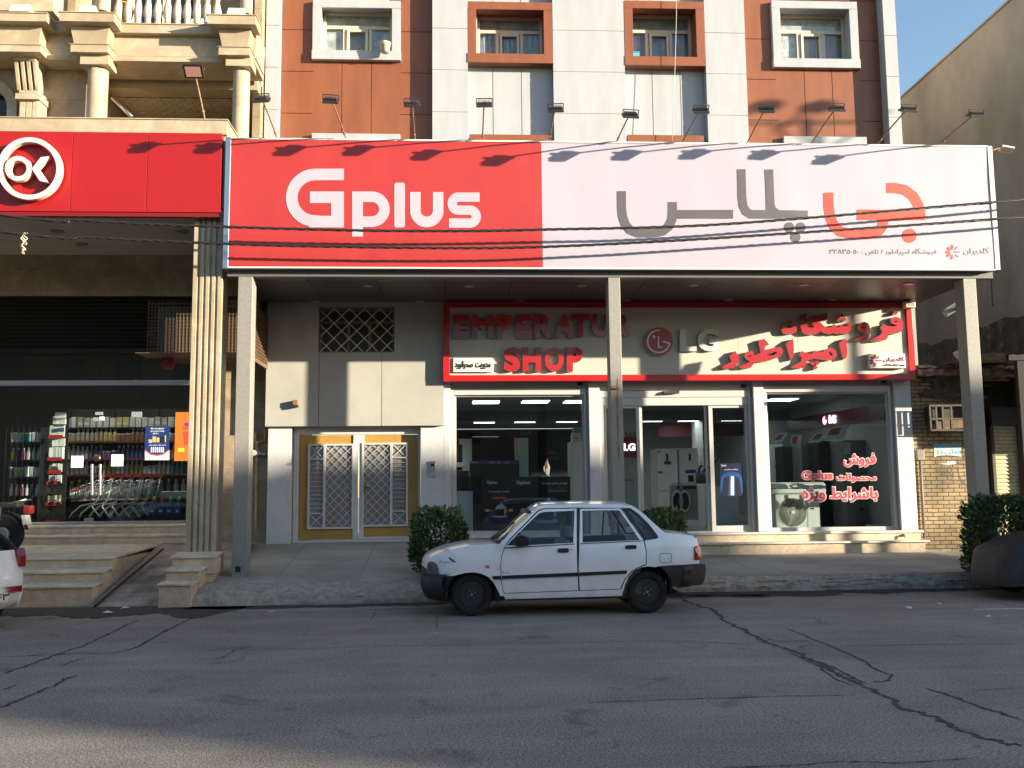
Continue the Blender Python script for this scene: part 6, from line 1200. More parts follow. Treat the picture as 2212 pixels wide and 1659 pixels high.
for k, (pts, r_) in enumerate((([(200, 578), (262, 488), (362, 482), (300, 578)], [(232, 552), (272, 500), (328, 498), (290, 550)]), ([(385, 592), (400, 508), (496, 498), (478, 588)], [(398, 585), (408, 520), (455, 516), (446, 584)]), ([(545, 578), (622, 482), (728, 476), (660, 572)], [(580, 550), (630, 496), (695, 490), (650, 545)]), ([(712, 552), (760, 430), (936, 402), (890, 545)], [(728, 508), (770, 445), (862, 432), (835, 500)]))):
    Y = 19.6-.05*k; m = MB(); m.shape([ccw(zl(C5, pts))], onplane(Y), .012, back=True); lf = m.build('leaflet', mat('leaflet_green_white', (.48, .58, .50), .6), label='white price leaflet with a red block hanging in the right window, %s' % ('leftmost and slanted', 'second and most upright', 'third and slanted', 'largest and rightmost')[k], cat='leaflet', group='price leaflets in the right window'); pd([ccw(zl(C5, r_))], Y-.006, 'red_block', stk_r, lf)
# outdoor unit with fan grille, indoor unit on top
YC = 18.85; a = P(*C5(245, 1385), YC); T = thing('outdoor_unit', 'white air conditioner outdoor unit with a round fan grille behind the right window', 'air conditioner', a); M_ac = mat('ac_white', (.68, .68, .62), .4)
a = P(*C5(245, 1062), YC); c_ = P(*C5(650, 1062), YC); zt_ = a.z; o = P(*C5(405, 1225), YC); rr = (P(*C5(535, 1225), YC).x-o.x)
m = MB(); m.shape([rect(a.x, zf_+.005, c_.x, zt_, .02), disc(o.x, o.z, rr, n=40)], lambda u, v, w_: Vector((u, YC+w_, v)), .32, rule='odd'); m.build('cabinet', M_ac, T); m = MB(); m.box(a.x+.02, c_.x-.02, YC+.3, YC+.318, zf_+.02, zt_-.02); m.build('back_plate', M_darkmetal, T)
m = MB()
for r_ in [rr*(.22+.78*i/7) for i in range(8)]: m.tube([(o.x+r_*cos(2*pi*k/36), YC-.012, o.z+r_*sin(2*pi*k/36)) for k in range(36)], .0035, 4, closed=True)
for k in range(40): A = 2*pi*k/40; m.tube([(o.x+rr*.2*cos(A), YC-.012, o.z+rr*.2*sin(A)), (o.x+rr*.65*cos(A+.25), YC-.016, o.z+rr*.65*sin(A+.25)), (o.x+rr*cos(A+.4), YC-.006, o.z+rr*sin(A+.4))], .004, 4)
m.build('fan_grille', mat('grille_cream', (.55, .53, .42), .5), T); m = MB(); m.lathe([(rr*.16, 0), (rr*.15, .015), (0, .018)], (o.x, YC-.012, o.z), (0, -1, 0), 18); m.build('hub', M_ac, T)
m = MB()
for k in range(3):
    A = 2*pi*k/3+.4; q = [(o.x+r_*cos(A+t_), YC+.1+.05*t_, o.z+r_*sin(A+t_)) for r_, t_ in ((rr*.12, 0), (rr*.9, -.1), (rr*.92, .75), (rr*.2, .9))]; m.add(q+[(v[0], v[1]+.01, v[2]) for v in q], [(0, 1, 2, 3), (7, 6, 5, 4)]+[(i, (i+1) % 4, 4+(i+1) % 4, 4+i) for i in range(4)])
m.build('fan_blade', M_dim, T); pd([zl(C5, stroke([(548, 1100), (548, 1365), (560, 1370), (645, 1368)], 5))], YC-.003, 'panel_line', M_dim, T); pt(C5, 570, 1185, 606, 1198, YC-.004, .003, 'badge', M_darkmetal, par=T)
a = P(*C5(190, 1055), YC); c_ = P(*C5(715, 1055), YC); T = thing('indoor_unit', 'long white air conditioner indoor unit lying on the outdoor unit', 'air conditioner', (a.x, YC, zt_)); m = MB(); h = P(*C5(450, 948), YC).z-zt_; prof = [(0, .0), (-.05, .03), (-.06, h*.5), (-.03, h*.85), (.05, h)]
m.add([(x, YC+.03+p_[0], zt_+.005+p_[1]) for x in (a.x, c_.x) for p_ in prof+[(.2, h), (.2, 0)]], [tuple(range(6, -1, -1)), tuple(range(7, 14))]+[(i, (i+1) % 7, 7+(i+1) % 7, 7+i) for i in range(7)]); m.build('casing', M_ac, T, bevel=.012); m = MB(); m.box(a.x+.02, c_.x-.08, YC-.033, YC-.02, zt_+h*.48, zt_+h*.54); m.build('louver_slot', M_dark, T)
dl = thing('window_lettering', 'red and white Persian and Latin sticker lettering on the right shop window', 'lettering', P(*C5(840, 1130), YG+.05)); M_sw = mat('sticker_white', (.72, .62, .60), .4); M_sr = mat('sticker_red2', (.42, .05, .07), .4)
for tx_, q in (('فروش', (878, 672, 1183, 806)), ('Gplus', (487, 838, 783, 945)), ('محصولات', (810, 862, 1190, 948)), ('باشرایط ویژه', (492, 988, 1202, 1132))):
    pd([zl(C5, c) for c in fit(letters(tx_, .085), q[0]-4, q[1]-4, q[2]+4, q[3]+4)], YG+.048, 'outline', M_sw, dl); pd([zl(C5, c) for c in fit(letters(tx_, .04), *q)], YG+.044, 'letters', M_sr, dl)
pt(C5, 1148, 1340, 1345, 1375, 19.0, .3, 'low_box', M_wht, 'low pale box on the floor at the right corner of the right window', 'box')
# ---------------------------------------------------------------- the white saloon
C8 = zm(1600, 1900, 1250, 2212); YN = 12.95; WD = 1.6; YM = YN+WD/2
XF, XB = P(*C8(95, 650), YN).x, P(*C8(2090, 640), YN).x
def inset(x, z):
    """how far the body side lies inside its widest line"""
    b = .0
    if z < .34: b += .05*((.34-z)/.2)**1.5 if z < .34 else 0
    if .26 < z < .50: b += .022*max(0, sin(pi*(z-.26)/.24))
    if .60 < z < .86: b -= .012*sin(pi*(z-.60)/.26)
    if z > .78: b += .06*(z-.78)
    if z > .93: b += .34*(z-.93)**1.05
    d = x-XF
    if d < .75: b += .22*((.75-d)/.75)**2.3
    d = XB-x
    if d < .6: b += .10*((.6-d)/.6)**2.2
    return b
def c8(cx, cy):
    """side-view pixel to (x, z) on the curved body side"""
    px, py = C8(cx, cy); Y = YN
    for _ in range(4): p = P(px, py, Y); Y = YN+inset(p.x, p.z)
    return (p.x, p.z)
def cz(pts): return [c8(*p) for p in pts]
def sideN(o=0.): return lambda x, z, w_: Vector((x, YN+inset(x, z)+o+w_, z))
def sideF(o=0.): return lambda x, z, w_: Vector((x, YN+WD-inset(x, z)-o-w_, z))
M_body = mat('car_white', (.80, .81, .84), .28, coat=1., n=.05, ns=3)
t = M_body.node_tree; b = t.nodes['Principled BSDF']; L = t.links.new          # road dust along the sills
tc = t.nodes.new('ShaderNodeTexCoord'); sp_ = t.nodes.new('ShaderNodeSeparateXYZ'); L(tc.outputs['Object'], sp_.inputs[0]); nn = t.nodes.new('ShaderNodeTexNoise'); nn.inputs['Scale'].default_value = 5; nn.inputs['Detail'].default_value = 6; L(tc.outputs['Object'], nn.inputs['Vector'])
mr = t.nodes.new('ShaderNodeMapRange'); mr.inputs[1].default_value = .55; mr.inputs[2].default_value = .18; L(sp_.outputs[2], mr.inputs[0]); mm = t.nodes.new('ShaderNodeMath'); mm.operation = 'MULTIPLY'; L(mr.outputs[0], mm.inputs[0]); L(nn.outputs['Fac'], mm.inputs[1])
mx = t.nodes.new('ShaderNodeMixRGB'); mx.inputs[2].default_value = (.30, .26, .21, 1); old = b.inputs['Base Color'].links[0].from_socket; L(mm.outputs[0], mx.inputs[0]); L(old, mx.inputs[1]); L(mx.outputs[0], b.inputs['Base Color'])
M_bump = mat('bumper_plastic', (.013, .0135, .015), .6, n=.3, ns=6, bump=.1, bs=60); M_trim = mat('black_trim', (.012, .012, .013), .4); M_tyre = mat('tyre_rubber', (.009, .009, .0095), .9, n=.3, ns=12); M_rim = mat('black_rim', (.022, .022, .023), .4)
M_cg = glass('car_glass', (.72, .78, .80), .9); M_seat = mat('seat_cloth', (.20, .19, .18), .9, n=.2, ns=14)
car = thing('parked_car', 'white four door saloon with black bumpers and black steel wheels parked at the kerb', 'car', ((XF+XB)/2, YM, 0))
def both(cs, name, mt, parent=car, o=0., d=.018, grid=.07, near=True, far=True, lab=None, rule='odd', smooth=True):
    r_ = None
    for fn, ok in ((sideN(o), near), (sideF(o), far)):
        if ok:
            m = MB(); m.shape(cs, fn, d, grid=grid, rule=rule); q = m.build(name, mt, parent, smooth=smooth, auto=35, label=lab); r_ = r_ or q
    return r_
ARCF = [(655, 792), (640, 758), (612, 703), (572, 658), (520, 634), (470, 626), (410, 630), (362, 641), (330, 650)]
FEND = cz([(148, 640), (140, 600), (150, 552), (166, 528), (230, 492), (330, 461), (450, 439), (560, 428), (650, 428), (682, 444), (660, 510), (653, 570), (655, 680), (668, 745), (676, 776), (690, 790)]+ARCF+[(215, 655)])
fen = both([FEND], 'fender', M_body)
HOLE = [(684, 446), (662, 510), (655, 570), (657, 680), (670, 745), (680, 775), (1205, 756), (1500, 745), (1509, 715), (1532, 668), (1570, 628), (1610, 600), (1676, 572), (1674, 480), (1662, 404), (1735, 394), (1757, 386), (1752, 370), (1690, 288), (1620, 218), (1562, 177), (1190, 174), (960, 179), (924, 190), (903, 205), (720, 393)]
OUT = [(650, 427), (760, 318), (880, 205), (924, 172), (960, 160), (1200, 150), (1500, 152), (1585, 168), (1650, 215), (1730, 288), (1802, 350), (1900, 357), (1990, 370), (2025, 392), (2036, 440), (2042, 500), (2042, 566), (1900, 574), (1760, 582), (1735, 590), (1690, 584), (1640, 590), (1590, 612), (1550, 653), (1526, 708), (1512, 752), (1502, 790), (690, 813), (678, 790), (668, 745), (655, 680), (653, 570), (660, 510), (682, 444)]
sfr = both([cz(OUT), cz(HOLE)], 'body_side', M_body)
D1 = [(689, 447), (667, 510), (660, 570), (662, 680), (674, 745), (683, 770), (1199, 751), (1191, 600), (1187, 425), (1186, 181), (962, 186), (929, 197), (909, 212), (725, 399)]
W1 = [(702, 438), (780, 352), (905, 232), (930, 212), (960, 205), (1172, 196), (1163, 420), (862, 436)]
D2 = [(1211, 184), (1478, 180), (1497, 189), (1652, 401), (1668, 480), (1670, 567), (1604, 594), (1562, 623), (1525, 665), (1500, 714), (1493, 740), (1210, 751), (1201, 600), (1206, 425)]
W2 = [(1226, 197), (1470, 193), (1486, 197), (1626, 401), (1228, 418)]
fd = both([cz(D1), cz(W1)], 'front_door', M_body, o=.002); rd = both([cz(D2), cz(W2)], 'rear_door', M_body, o=.002)
both([cz([(684, 446), (1187, 424), (1187, 700), (1200, 755), (680, 775), (657, 680), (655, 570)])], 'door_shut', M_trim, o=.03, d=.01, grid=0); both([cz([(1190, 420), (1660, 402), (1674, 480), (1676, 572), (1610, 600), (1532, 668), (1500, 745), (1205, 757)])], 'door_shut', M_trim, o=.03, d=.01, grid=0)
GLO = .012
both([cz([(780, 352), (905, 232), (930, 212), (960, 205), (1172, 196), (1163, 420), (862, 436), (775, 441)])], 'window_glass', M_cg, fd, o=GLO, d=.003, grid=0); both([cz([(700, 440), (780, 350), (777, 441)])], 'mirror_base', M_trim, fd, o=.004, d=.02, grid=0)
both([cz([(1226, 197), (1468, 193), (1478, 404), (1228, 418)])], 'window_glass', M_cg, rd, o=GLO, d=.003, grid=0); both([cz([(1484, 197), (1626, 401), (1484, 405), (1474, 196)])], 'window_glass', M_cg, rd, o=GLO, d=.003, grid=0); both([cz([(1466, 193), (1476, 193), (1487, 405), (1476, 406)])], 'divider_bar', M_trim, rd, o=.004, d=.02, grid=0)
for w_, dr in ((W1, fd), (W2, rd)): # thin black rubber round the glass
    q = cz(w_); c_ = (sum(p[0] for p in q)/len(q), sum(p[1] for p in q)/len(q)); both([q, [(c_[0]+(p[0]-c_[0])*.972, c_[1]+(p[1]-c_[1])*.95) for p in q]], 'window_rubber', M_trim, dr, o=.009, d=.004, grid=0)
both([cz([(1186, 180), (1212, 180), (1208, 421), (1186, 423)])], 'pillar_trim', M_trim, o=.006, d=.02, grid=0)
CW = [(1500, 180), (1560, 179), (1618, 221), (1688, 291), (1749, 372), (1753, 384), (1733, 391), (1664, 399)]; CG = [(1540, 196), (1562, 200), (1610, 238), (1672, 300), (1725, 368), (1728, 376), (1672, 384)]
both([cz(CW), cz(CG)], 'quarter_trim', M_trim, o=.006, d=.015, grid=0); both([cz(CG)], 'quarter_glass', M_cg, o=.012, d=.003, grid=0)
both([cz([(688, 452), (1170, 425), (1170, 431), (688, 459)])], 'window_ledge', M_trim, fd, o=-.004, d=.006, grid=.1); both([cz([(1212, 423), (1652, 403), (1652, 408), (1212, 429)])], 'window_ledge', M_trim, rd, o=-.004, d=.006, grid=.1)
both([cz([(598, 652), (656, 650), (656, 674), (606, 675)])], 'rub_strip', M_trim, fen, o=-.014, d=.016, grid=0); both([cz([(664, 649), (1193, 627), (1193, 651), (664, 672)])], 'rub_strip', M_trim, fd, o=-.014, d=.016, grid=.1); both([cz([(1205, 626), (1536, 612), (1534, 634), (1205, 650)])], 'rub_strip', M_trim, rd, o=-.014, d=.016, grid=.1)
both([cz([(1056, 462), (1066, 458), (1122, 457), (1131, 463), (1131, 482), (1124, 487), (1062, 488), (1054, 482)])], 'door_handle', M_trim, fd, o=-.014, d=.016, grid=0); both([cz([(1527, 440), (1536, 436), (1594, 435), (1603, 441), (1602, 458), (1596, 462), (1532, 463), (1524, 457)])], 'door_handle', M_trim, rd, o=-.014, d=.016, grid=0)
lk = MB(); x, z = c8(1146, 467); lk.lathe([(.012, 0), (.011, .004), (0, .004)], (x, YN+inset(x, z)+.001, z), (0, -1, 0), 12); lk.build('door_lock', M_steel, fd)
both([cz([(552, 578), (578, 577), (580, 595), (553, 597)])], 'side_indicator', mat('amber_lens', (.65, .12, .015), .25), fen, o=-.012, d=.014, grid=0)
fl_ = both([cz(rect(1764, 493, 1850, 558, 14)), cz(rect(1767, 496, 1847, 555, 13))], 'fuel_flap_gap', M_trim, o=-.0015, d=.003, grid=0, far=False); lk = MB(); x, z = c8(1831, 527); lk.lathe([(.012, 0), (.011, .004), (0, .004)], (x, YN+inset(x, z)-.001, z), (0, -1, 0), 12); lk.build('fuel_lock', M_steel, fl_)
m = MB(); m.shape([[c8(*p) for p in c] for c in fit(letters('GLXi', .02), 656, 617, 712, 634)], sideN(-.0015), .003, rule='nz'); m.build('model_lettering', mat('badge_grey', (.30, .30, .31), .5), fd)
both([cz([(293, 521), (310, 524), (325, 538), (348, 552), (332, 556), (312, 546), (298, 532)])], 'paint_scratch', mat('bare_scratch', (.10, .10, .10), .8), fen, o=-.0015, d=.003, grid=0, far=False)
both([cz(c) for c in ([(228, 556), (240, 541), (243, 543), (233, 558)],)], 'paint_scratch', MATS['bare_scratch'], fen, o=-.0015, d=.003, grid=0, far=False)
both([cz([(232, 556), (300, 552), (344, 553), (300, 556), (262, 559)])], 'paint_scratch', MATS['bare_scratch'], fen, o=-.0012, d=.003, grid=0, far=False)
# lamps, bumpers, mud flaps
hl = [(149, 556), (165, 549), (190, 552), (212, 570), (226, 606), (230, 636), (212, 641), (150, 636), (141, 606)]
both([cz(hl)], 'headlight', mat('lamp_clear', (.13, .125, .115), .12, n=.5, ns=14, coat=1.), o=-.01, d=.03, grid=.03)
tl = [(2004, 452), (2014, 441), (2040, 440), (2050, 460), (2054, 500), (2050, 536), (2006, 541)]
both([cz(tl)], 'tail_light', mat('red_lens', (.26, .007, .009), .15, coat=1.), o=-.014, d=.03, grid=.03); both([cz([(2042, 498), (2050, 494), (2053, 507), (2050, 521), (2043, 523), (2038, 510)])], 'tail_indicator', mat('orange_lens', (.24, .05, .005), .2), o=-.02, d=.01, grid=0)
def bumper(prof, name, rows, xe):
    """wraps round the end of the car: side outline rows lofted across the width with rounded corners"""
    m = MB(); vs_ = []; nu = 25
    for (x, z, out) in rows:
        for k in range(nu):
            u = -1+2*k/(nu-1); a = abs(u); s_ = 1 if u > 0 else -1; w_ = WD/2-out
            if a > .62: th = (a-.62)/.38*pi/2; yy = (w_-.32)+.32*sin(th); xx = .30*(1-cos(th))
            else: yy = (w_-.32)*a/.62; xx = 0
            vs_.append((x+(xx if xe < 0 else -xx), YM+s_*yy, z))
    nr = len(rows); m.add(vs_, [(i*nu+k, i*nu+k+1, (i+1)*nu+k+1, (i+1)*nu+k) for i in range(nr-1) for k in range(nu-1)]); return m.build(name, M_bump, car, smooth=True, auto=50)
fx = lambda cx, cy: P(*C8(cx, cy), YN+.25); 
zq = lambda cy, cx=150: c8(cx, cy)[1]
bumper(None, 'front_bumper', [(XF+.10, zq(636), .03), (XF+.03, zq(645), .02), (XF-.005, zq(660), .0), (XF-.01, zq(712), -.005), (XF+.02, zq(760), .0), (XF+.05, zq(800), .03), (XF+.14, zq(822), .05)], -1)
bumper(None, 'rear_bumper', [(XB-.12, zq(564, 2040), .03), (XB-.04, zq(566, 2040), .015), (XB-.0, zq(580, 2060), .0), (XB+.005, zq(612, 2060), -.005), (XB-.02, zq(622, 2060), .0), (XB-.015, zq(660, 2060), .0), (XB-.06, zq(712, 2060), .02), (XB-.12, zq(728, 2060), .06)], 1)
both([cz([(118, 640), (150, 634), (215, 654), (332, 651), (308, 690), (285, 745), (272, 815), (150, 812), (120, 760), (108, 700)])], 'bumper_side', M_bump, o=-.012, d=.03)
both([cz([(1762, 583), (1900, 574), (2040, 565), (2082, 570), (2086, 610), (2078, 670), (2060, 712), (1856, 728), (1845, 680), (1820, 635), (1790, 602)])], 'bumper_side', M_bump, o=-.014, d=.03); both([cz([(1790, 604), (2086, 594), (2086, 600), (1794, 612)])], 'bumper_groove', M_dark, o=-.0155, d=.003)
both([cz([(608, 694), (640, 750), (652, 800), (632, 858), (626, 800), (618, 740)])], 'mud_flap', M_trim, o=.03, d=.015, grid=0); both([cz([(1828, 640), (1850, 690), (1856, 740), (1842, 782), (1838, 720)])], 'mud_flap', M_trim, o=.03, d=.015, grid=0)
both([cz([(690, 812), (1502, 790), (1500, 806), (1300, 815), (700, 830)])], 'sill', mat('sill_dirt', (.12, .11, .10), .8, n=.4, ns=8), o=.05, d=.02)
# skin across the car: bonnet, windscreen, roof, rear window, boot
def strip(px_, name, mt, crown, bulge=0., dirx=0., nn_=14, par=car, zlift=None, smooth=True, edge=.0):
    q = [c8(*p) for p in px_]; m = MB(); N = nn_+1; vs_ = []
    for i, (x, z) in enumerate(q):
        iy = inset(x, z)+edge
        for k in range(N):
            u = -1+2*k/nn_; c_ = (1-abs(u)**2.2); vs_.append((x+dirx*bulge*c_, YM+u*(WD/2-iy), z+crown*c_+(zlift(i/(len(q)-1), u) if zlift else 0)))
    m.add(vs_, [(i*N+k, i*N+k+1, (i+1)*N+k+1, (i+1)*N+k) for i in range(len(q)-1) for k in range(nn_)]); return m.build(name, mt, par, smooth=smooth)
strip([(140, 600), (150, 552), (166, 528), (196, 508), (230, 492), (280, 474), (330, 461), (390, 449), (450, 439), (510, 432), (565, 428), (640, 428)], 'bonnet', M_body, .028, .09, -1)
strip([(140, 640), (140, 600)], 'grille_panel', M_trim, .0, .09, -1)
strip([(636, 432), (670, 428)], 'scuttle', M_trim, .02, .09, -1)
strip([(662, 420), (720, 362), (800, 286), (868, 220)], 'windscreen', glass('windscreen_glass', (.70, .76, .74), 1.0), .015, .10, -1)
strip([(876, 208), (900, 188), (926, 172), (960, 160), (1080, 154), (1200, 150), (1350, 150), (1500, 152), (1550, 158), (1588, 170)], 'roof', M_body, .045, .03, -1)
strip([(1600, 180), (1660, 226), (1740, 298), (1788, 338)], 'rear_window', MATS['windscreen_glass'], .02, .06, 1); strip([(1588, 170), (1601, 181)], 'window_rubber', M_trim, .04, .02, 1); strip([(1786, 336), (1806, 351)], 'window_rubber', M_trim, .02, .06, 1)
strip([(1802, 350), (1850, 353), (1900, 357), (1950, 363), (1990, 370), (2015, 381), (2028, 398), (2036, 440), (2041, 480), (2042, 566)], 'boot_lid', M_body, .02, .05, 1)
# wipers, mirrors, aerial stub
m = MB(); a = c8(640, 425)
for y0 in (YN+.42, YN+.98): m.bar((a[0]-.06, y0, a[1]+.03), (a[0]+.12, y0-.30, a[1]+.18), .018); m.bar((a[0]-.02, y0-.28, a[1]+.06), (a[0]+.24, y0-.02, a[1]+.27), .012)
m.build('wiper', M_trim, car)
for s_, y0, nm in ((-1, YN, 'near'), (1, YN+WD, 'far')):
    x, z = c8(800, 408); m = MB(); iy = inset(x, z); yy = y0+(iy if s_ < 0 else -iy); q = [c8(*p) for p in ((752, 372), (792, 360), (838, 374), (856, 398), (855, 424), (840, 434), (770, 440), (748, 430))]
    m.add([(p_[0], yy+s_*.05, p_[1]) for p_ in q]+[(p_[0], yy+s_*.19, p_[1]-.004) for p_ in q], [tuple(range(7, -1, -1)), tuple(range(8, 16))]+[(i, (i+1) % 8, 8+(i+1) % 8, 8+i) for i in range(8)]); m.box(x-.06, x+.02, min(yy, yy+s_*.06), max(yy, yy+s_*.06), z-.05, z-.01)
    mi = m.build('wing_mirror', M_trim, car, bevel=.012)
# wheels
def wheel(cx, cy, y0, s_):
    p = P(*C8(cx, cy), YN+.05); o = Vector((p.x, y0, .287)); ax = (0, s_, 0); R_ = .285
    m = MB(); m.lathe([(.165, -.02), (.18, .02), (.225, .035), (.262, .028), (.282, .0), (R_, -.03), (R_+.002, -.08), (R_, -.13), (.28, -.16), (.2, -.17)], o, ax, 40); ty = m.build('tyre', M_tyre, car, smooth=True, auto=60)
    m = MB(); m.lathe([(.168, -.0), (.172, .012), (.164, .014), (.155, -.02), (.148, -.05), (.118, -.055), (.105, -.035), (.098, -.005), (.07, .002), (.062, -.02), (.03, -.022), (.028, .004), (0, .006)], o, ax, 40); rm = m.build('rim', M_rim, car, smooth=True, auto=30)
    m = MB()
    for k in range(16):
        A = 2*pi*k/16; c_ = o+Vector((.128*cos(A), -s_*.051, .128*sin(A))); m.lathe([(.0125, 0), (.0125, .002)], c_, ax, 8)
    m.build('vent_hole', mat('hole_black', (.002, .002, .002), .9), rm)
    m = MB()
    for k in range(4): A = 2*pi*k/4+.5; m.lathe([(.011, 0), (.009, .014), (0, .016)], o+Vector((.052*cos(A), -s_*.008, .052*sin(A))), ax, 6)
    m.lathe([(.022, 0), (.018, .012), (0, .014)], o+Vector((0, s_*.004, 0)), ax, 12); m.build('wheel_nut', mat('nut_grey', (.28, .27, .26), .4, metal=.7), rm)
for (cx, cy) in ((455, 795), (1683, 770)):
    wheel(cx, cy, YN+.10, -1); wheel(cx, cy, YN+WD-.10, 1)
    p = P(*C8(cx, cy), YN)
    for ya, yb in ((YN+.06, YN+.42), (YN+WD-.42, YN+WD-.06)):
        m = MB(); m.add([(p.x+.352*cos(radians(a)), y, .30+.352*sin(radians(a))) for a in range(-8, 189, 14) for y in (ya, yb)], [(2*k, 2*k+1, 2*k+3, 2*k+2) for k in range(14)]); m.build('wheel_arch', M_trim, car, smooth=True)
    for y in (YN+.42, YN+WD-.44): m = MB(); m.box(p.x-.33, p.x+.33, y, y+.02, .32, .62); m.build('wheel_arch', M_trim, car)
m = MB(); m.box(XF+.35, XB-.3, YN+.2, YN+WD-.2, .2, .26); m.box(c8(690, 0)[0], c8(1500, 0)[0], YN+.06, YN+WD-.06, .21, .25); m.build('underbody', M_trim, car)
# inside: dashboard, seats, steering wheel
sx_ = lambda cx: c8(cx, 400)[0]
m = MB(); m.box(sx_(700), sx_(800), YN+.12, YN+WD-.12, .62, .86); m.build('dashboard', mat('dash_grey', (.03, .03, .032), .7), car, bevel=.03)
def seat(x, y0, y1, hb, head=True):
    m = MB(); m.box(x-.42, x+.05, y0, y1, .34, .50); m.hexa([(x, y0, .42), (x+.14, y0, .42), (x+.14, y1, .42), (x, y1, .42), (x+.16, y0+.04, hb), (x+.26, y0+.04, hb), (x+.26, y1-.04, hb), (x+.16, y1-.04, hb)])
    if head: ym = (y0+y1)/2; m.box(x+.2, x+.28, ym-.12, ym+.12, hb+.02, hb+.2)
    m.build('seat', M_seat, car, bevel=.04)
seat(sx_(1030), YN+.2, YN+.7, .98); seat(sx_(1030), YN+.9, YN+1.4, .98); seat(sx_(1500), YN+.2, YN+1.4, .92, False)
m = MB(); c_ = Vector((sx_(830), YN+.45, .86)); ax = Vector((-.8, 0, .6)).normalized(); u_ = Vector((0, 1, 0)); v_ = ax.cross(u_); m.tube([c_+.18*(u_*cos(2*pi*k/24)+v_*sin(2*pi*k/24)) for k in range(24)], .014, 6, closed=True); m.bar(c_-u_*.17, c_+u_*.17, .03); m.tube([c_, c_-ax*.35], .025, 6); m.build('steering_wheel', M_trim, car, smooth=True)
m = MB(); m.box(c8(700, 700)[0], c8(1640, 700)[0], YN+.09, YN+.12, .26, .86); m.box(c8(700, 700)[0], c8(1640, 700)[0], YN+WD-.12, YN+WD-.09, .26, .86); m.build('door_lining', mat('lining', (.05, .05, .052), .8), car)
# ---------------------------------------------------------------- shrubs
def leafmat(name, a, b_):
    return mat(name, a, .5, col2=b_, ns=11, nd=2, spec=.4)
M_leaf = leafmat('shrub_leaf', (.075, .13, .035), (.028, .06, .018)); M_leaf2 = leafmat('shrub_leaf_light', (.13, .19, .05), (.06, .10, .028)); M_twig = mat('twig', (.12, .09, .06), .9)
def shrub(c_, rx, ry, h, n, label, seed, group='kerbside shrubs', mix=.25, box=2.6):
    R_ = random.Random(seed); T = thing('shrub', label, 'shrub', c_, group); c_ = Vector(c_); m = MB(); k = 0
    while k < n:
        u = Vector((R_.uniform(-1, 1), R_.uniform(-1, 1), R_.uniform(-1, 1))); q = (abs(u.x)**box+abs(u.y)**box+abs(u.z)**box)**(1/box)
        lim = 1+.24*noise.noise(Vector((u.x*2.2+seed, u.y*2.2, u.z*2.2)))+.10*noise.noise(Vector((u.x*6, u.y*6+seed, u.z*6)))
        if q > lim or R_.random() > (q/lim)**3.2+.02: continue
        p = c_+Vector((u.x*rx, u.y*ry, h*.53+u.z*h*.5)); d = Vector((u.x*.8, u.y*.8, u.z*.6+.45)).normalized()+Vector((R_.gauss(0, .55), R_.gauss(0, .55), R_.gauss(0, .45))); d.normalize()
        s_ = d.cross(Vector((R_.gauss(0, 1), R_.gauss(0, 1), R_.gauss(0, 1)))).normalized(); nn_ = d.cross(s_); L_ = R_.uniform(.055, .105); W_ = L_*R_.uniform(.2, .3); m.m = 1 if R_.random() < mix*(.4+.9*(u.z > .1)) else 0
        m.add([p, p+d*L_*.45+s_*W_+nn_*.006, p+d*L_, p+d*L_*.45-s_*W_+nn_*.006], [(0, 1, 2, 3)]); k += 1
    cr = m.build('foliage', [M_leaf, M_leaf2], T, recalc=False)
    m = MB()
    for i in range(9): A = R_.uniform(0, 2*pi); r_ = R_.uniform(.3, .8); m.tube([c_+Vector((.06*cos(A), .06*sin(A), 0)), c_+Vector((rx*.4*r_*cos(A), ry*.4*r_*sin(A), h*.4)), c_+Vector((rx*r_*cos(A), ry*r_*sin(A), h*.8))], [.018, .012, .005], 5)
    m.build('stems', M_twig, T)
YS1 = 15.45; a = P(948, 1170, YS1); zt_ = P(948, 1106, YS1).z; shrub((a.x, YS1, .27), .43, .42, zt_-.27+.02, 3600, 'round dark green shrub on the kerb in front of the car bonnet', 3, mix=.18)
YS1 = 15.95; a = P(1432, 1130, YS1); zt_ = P(1432, 1104, YS1).z; shrub((a.x, YS1, .24), .36, .33, zt_-.24, 3000, 'lighter green clipped shrub behind the car boot in front of the shop door', 8, mix=.6)
YS1 = 15.32; a = P(2158, 1150, YS1); zt_ = P(2150, 1081, YS1).z; shrub((a.x+.03, YS1, .12), .56, .3, zt_-.12+.02, 5600, 'large boxy dark shrub at the foot of the right canopy post', 5, mix=.12, box=4)

# ---------------------------------------------------------------- yard at the right: grey wall, brick shed, shutter
XG = 12.0; zr_ = PX(1955, 205, XG); ztop_ = zr_.z
gw = thing('grey_building', 'tall windowless grey plastered building side rising behind the brick shed', 'building', (15, 22, 0))
M_gw = mat('grey_plaster', (.34, .305, .26), .95, n=.34, ns=.55, nd=12, bump=.35, bs=14, stretch=(1, 1, .6), ramp=(.3, .7))
m = MB(); m.box(XG, XG+12, 17.0, 28.5, 3.0, ztop_); m.build('wall', M_gw, gw); m = MB(); m.box(XG-.03, XG+12, 16.98, 28.52, ztop_, ztop_+.05); m.build('parapet_cap', M_gw, gw)
m = MB(); R_ = random.Random(4); vv = []; n_ = 46
for i in range(n_+1):
    y = 17.0+11*i/n_; zt_ = PX(1978, 751, XG).z+.16*nz(i*.33, 1)+.12*nz(i*1.1, 4)+.3*max(0, sin(i*.24))**3; vv += [(XG-.012-.02*abs(nz(i, 7)), y, 3.4), (XG-.012-.02*abs(nz(i, 3)), y, zt_)]
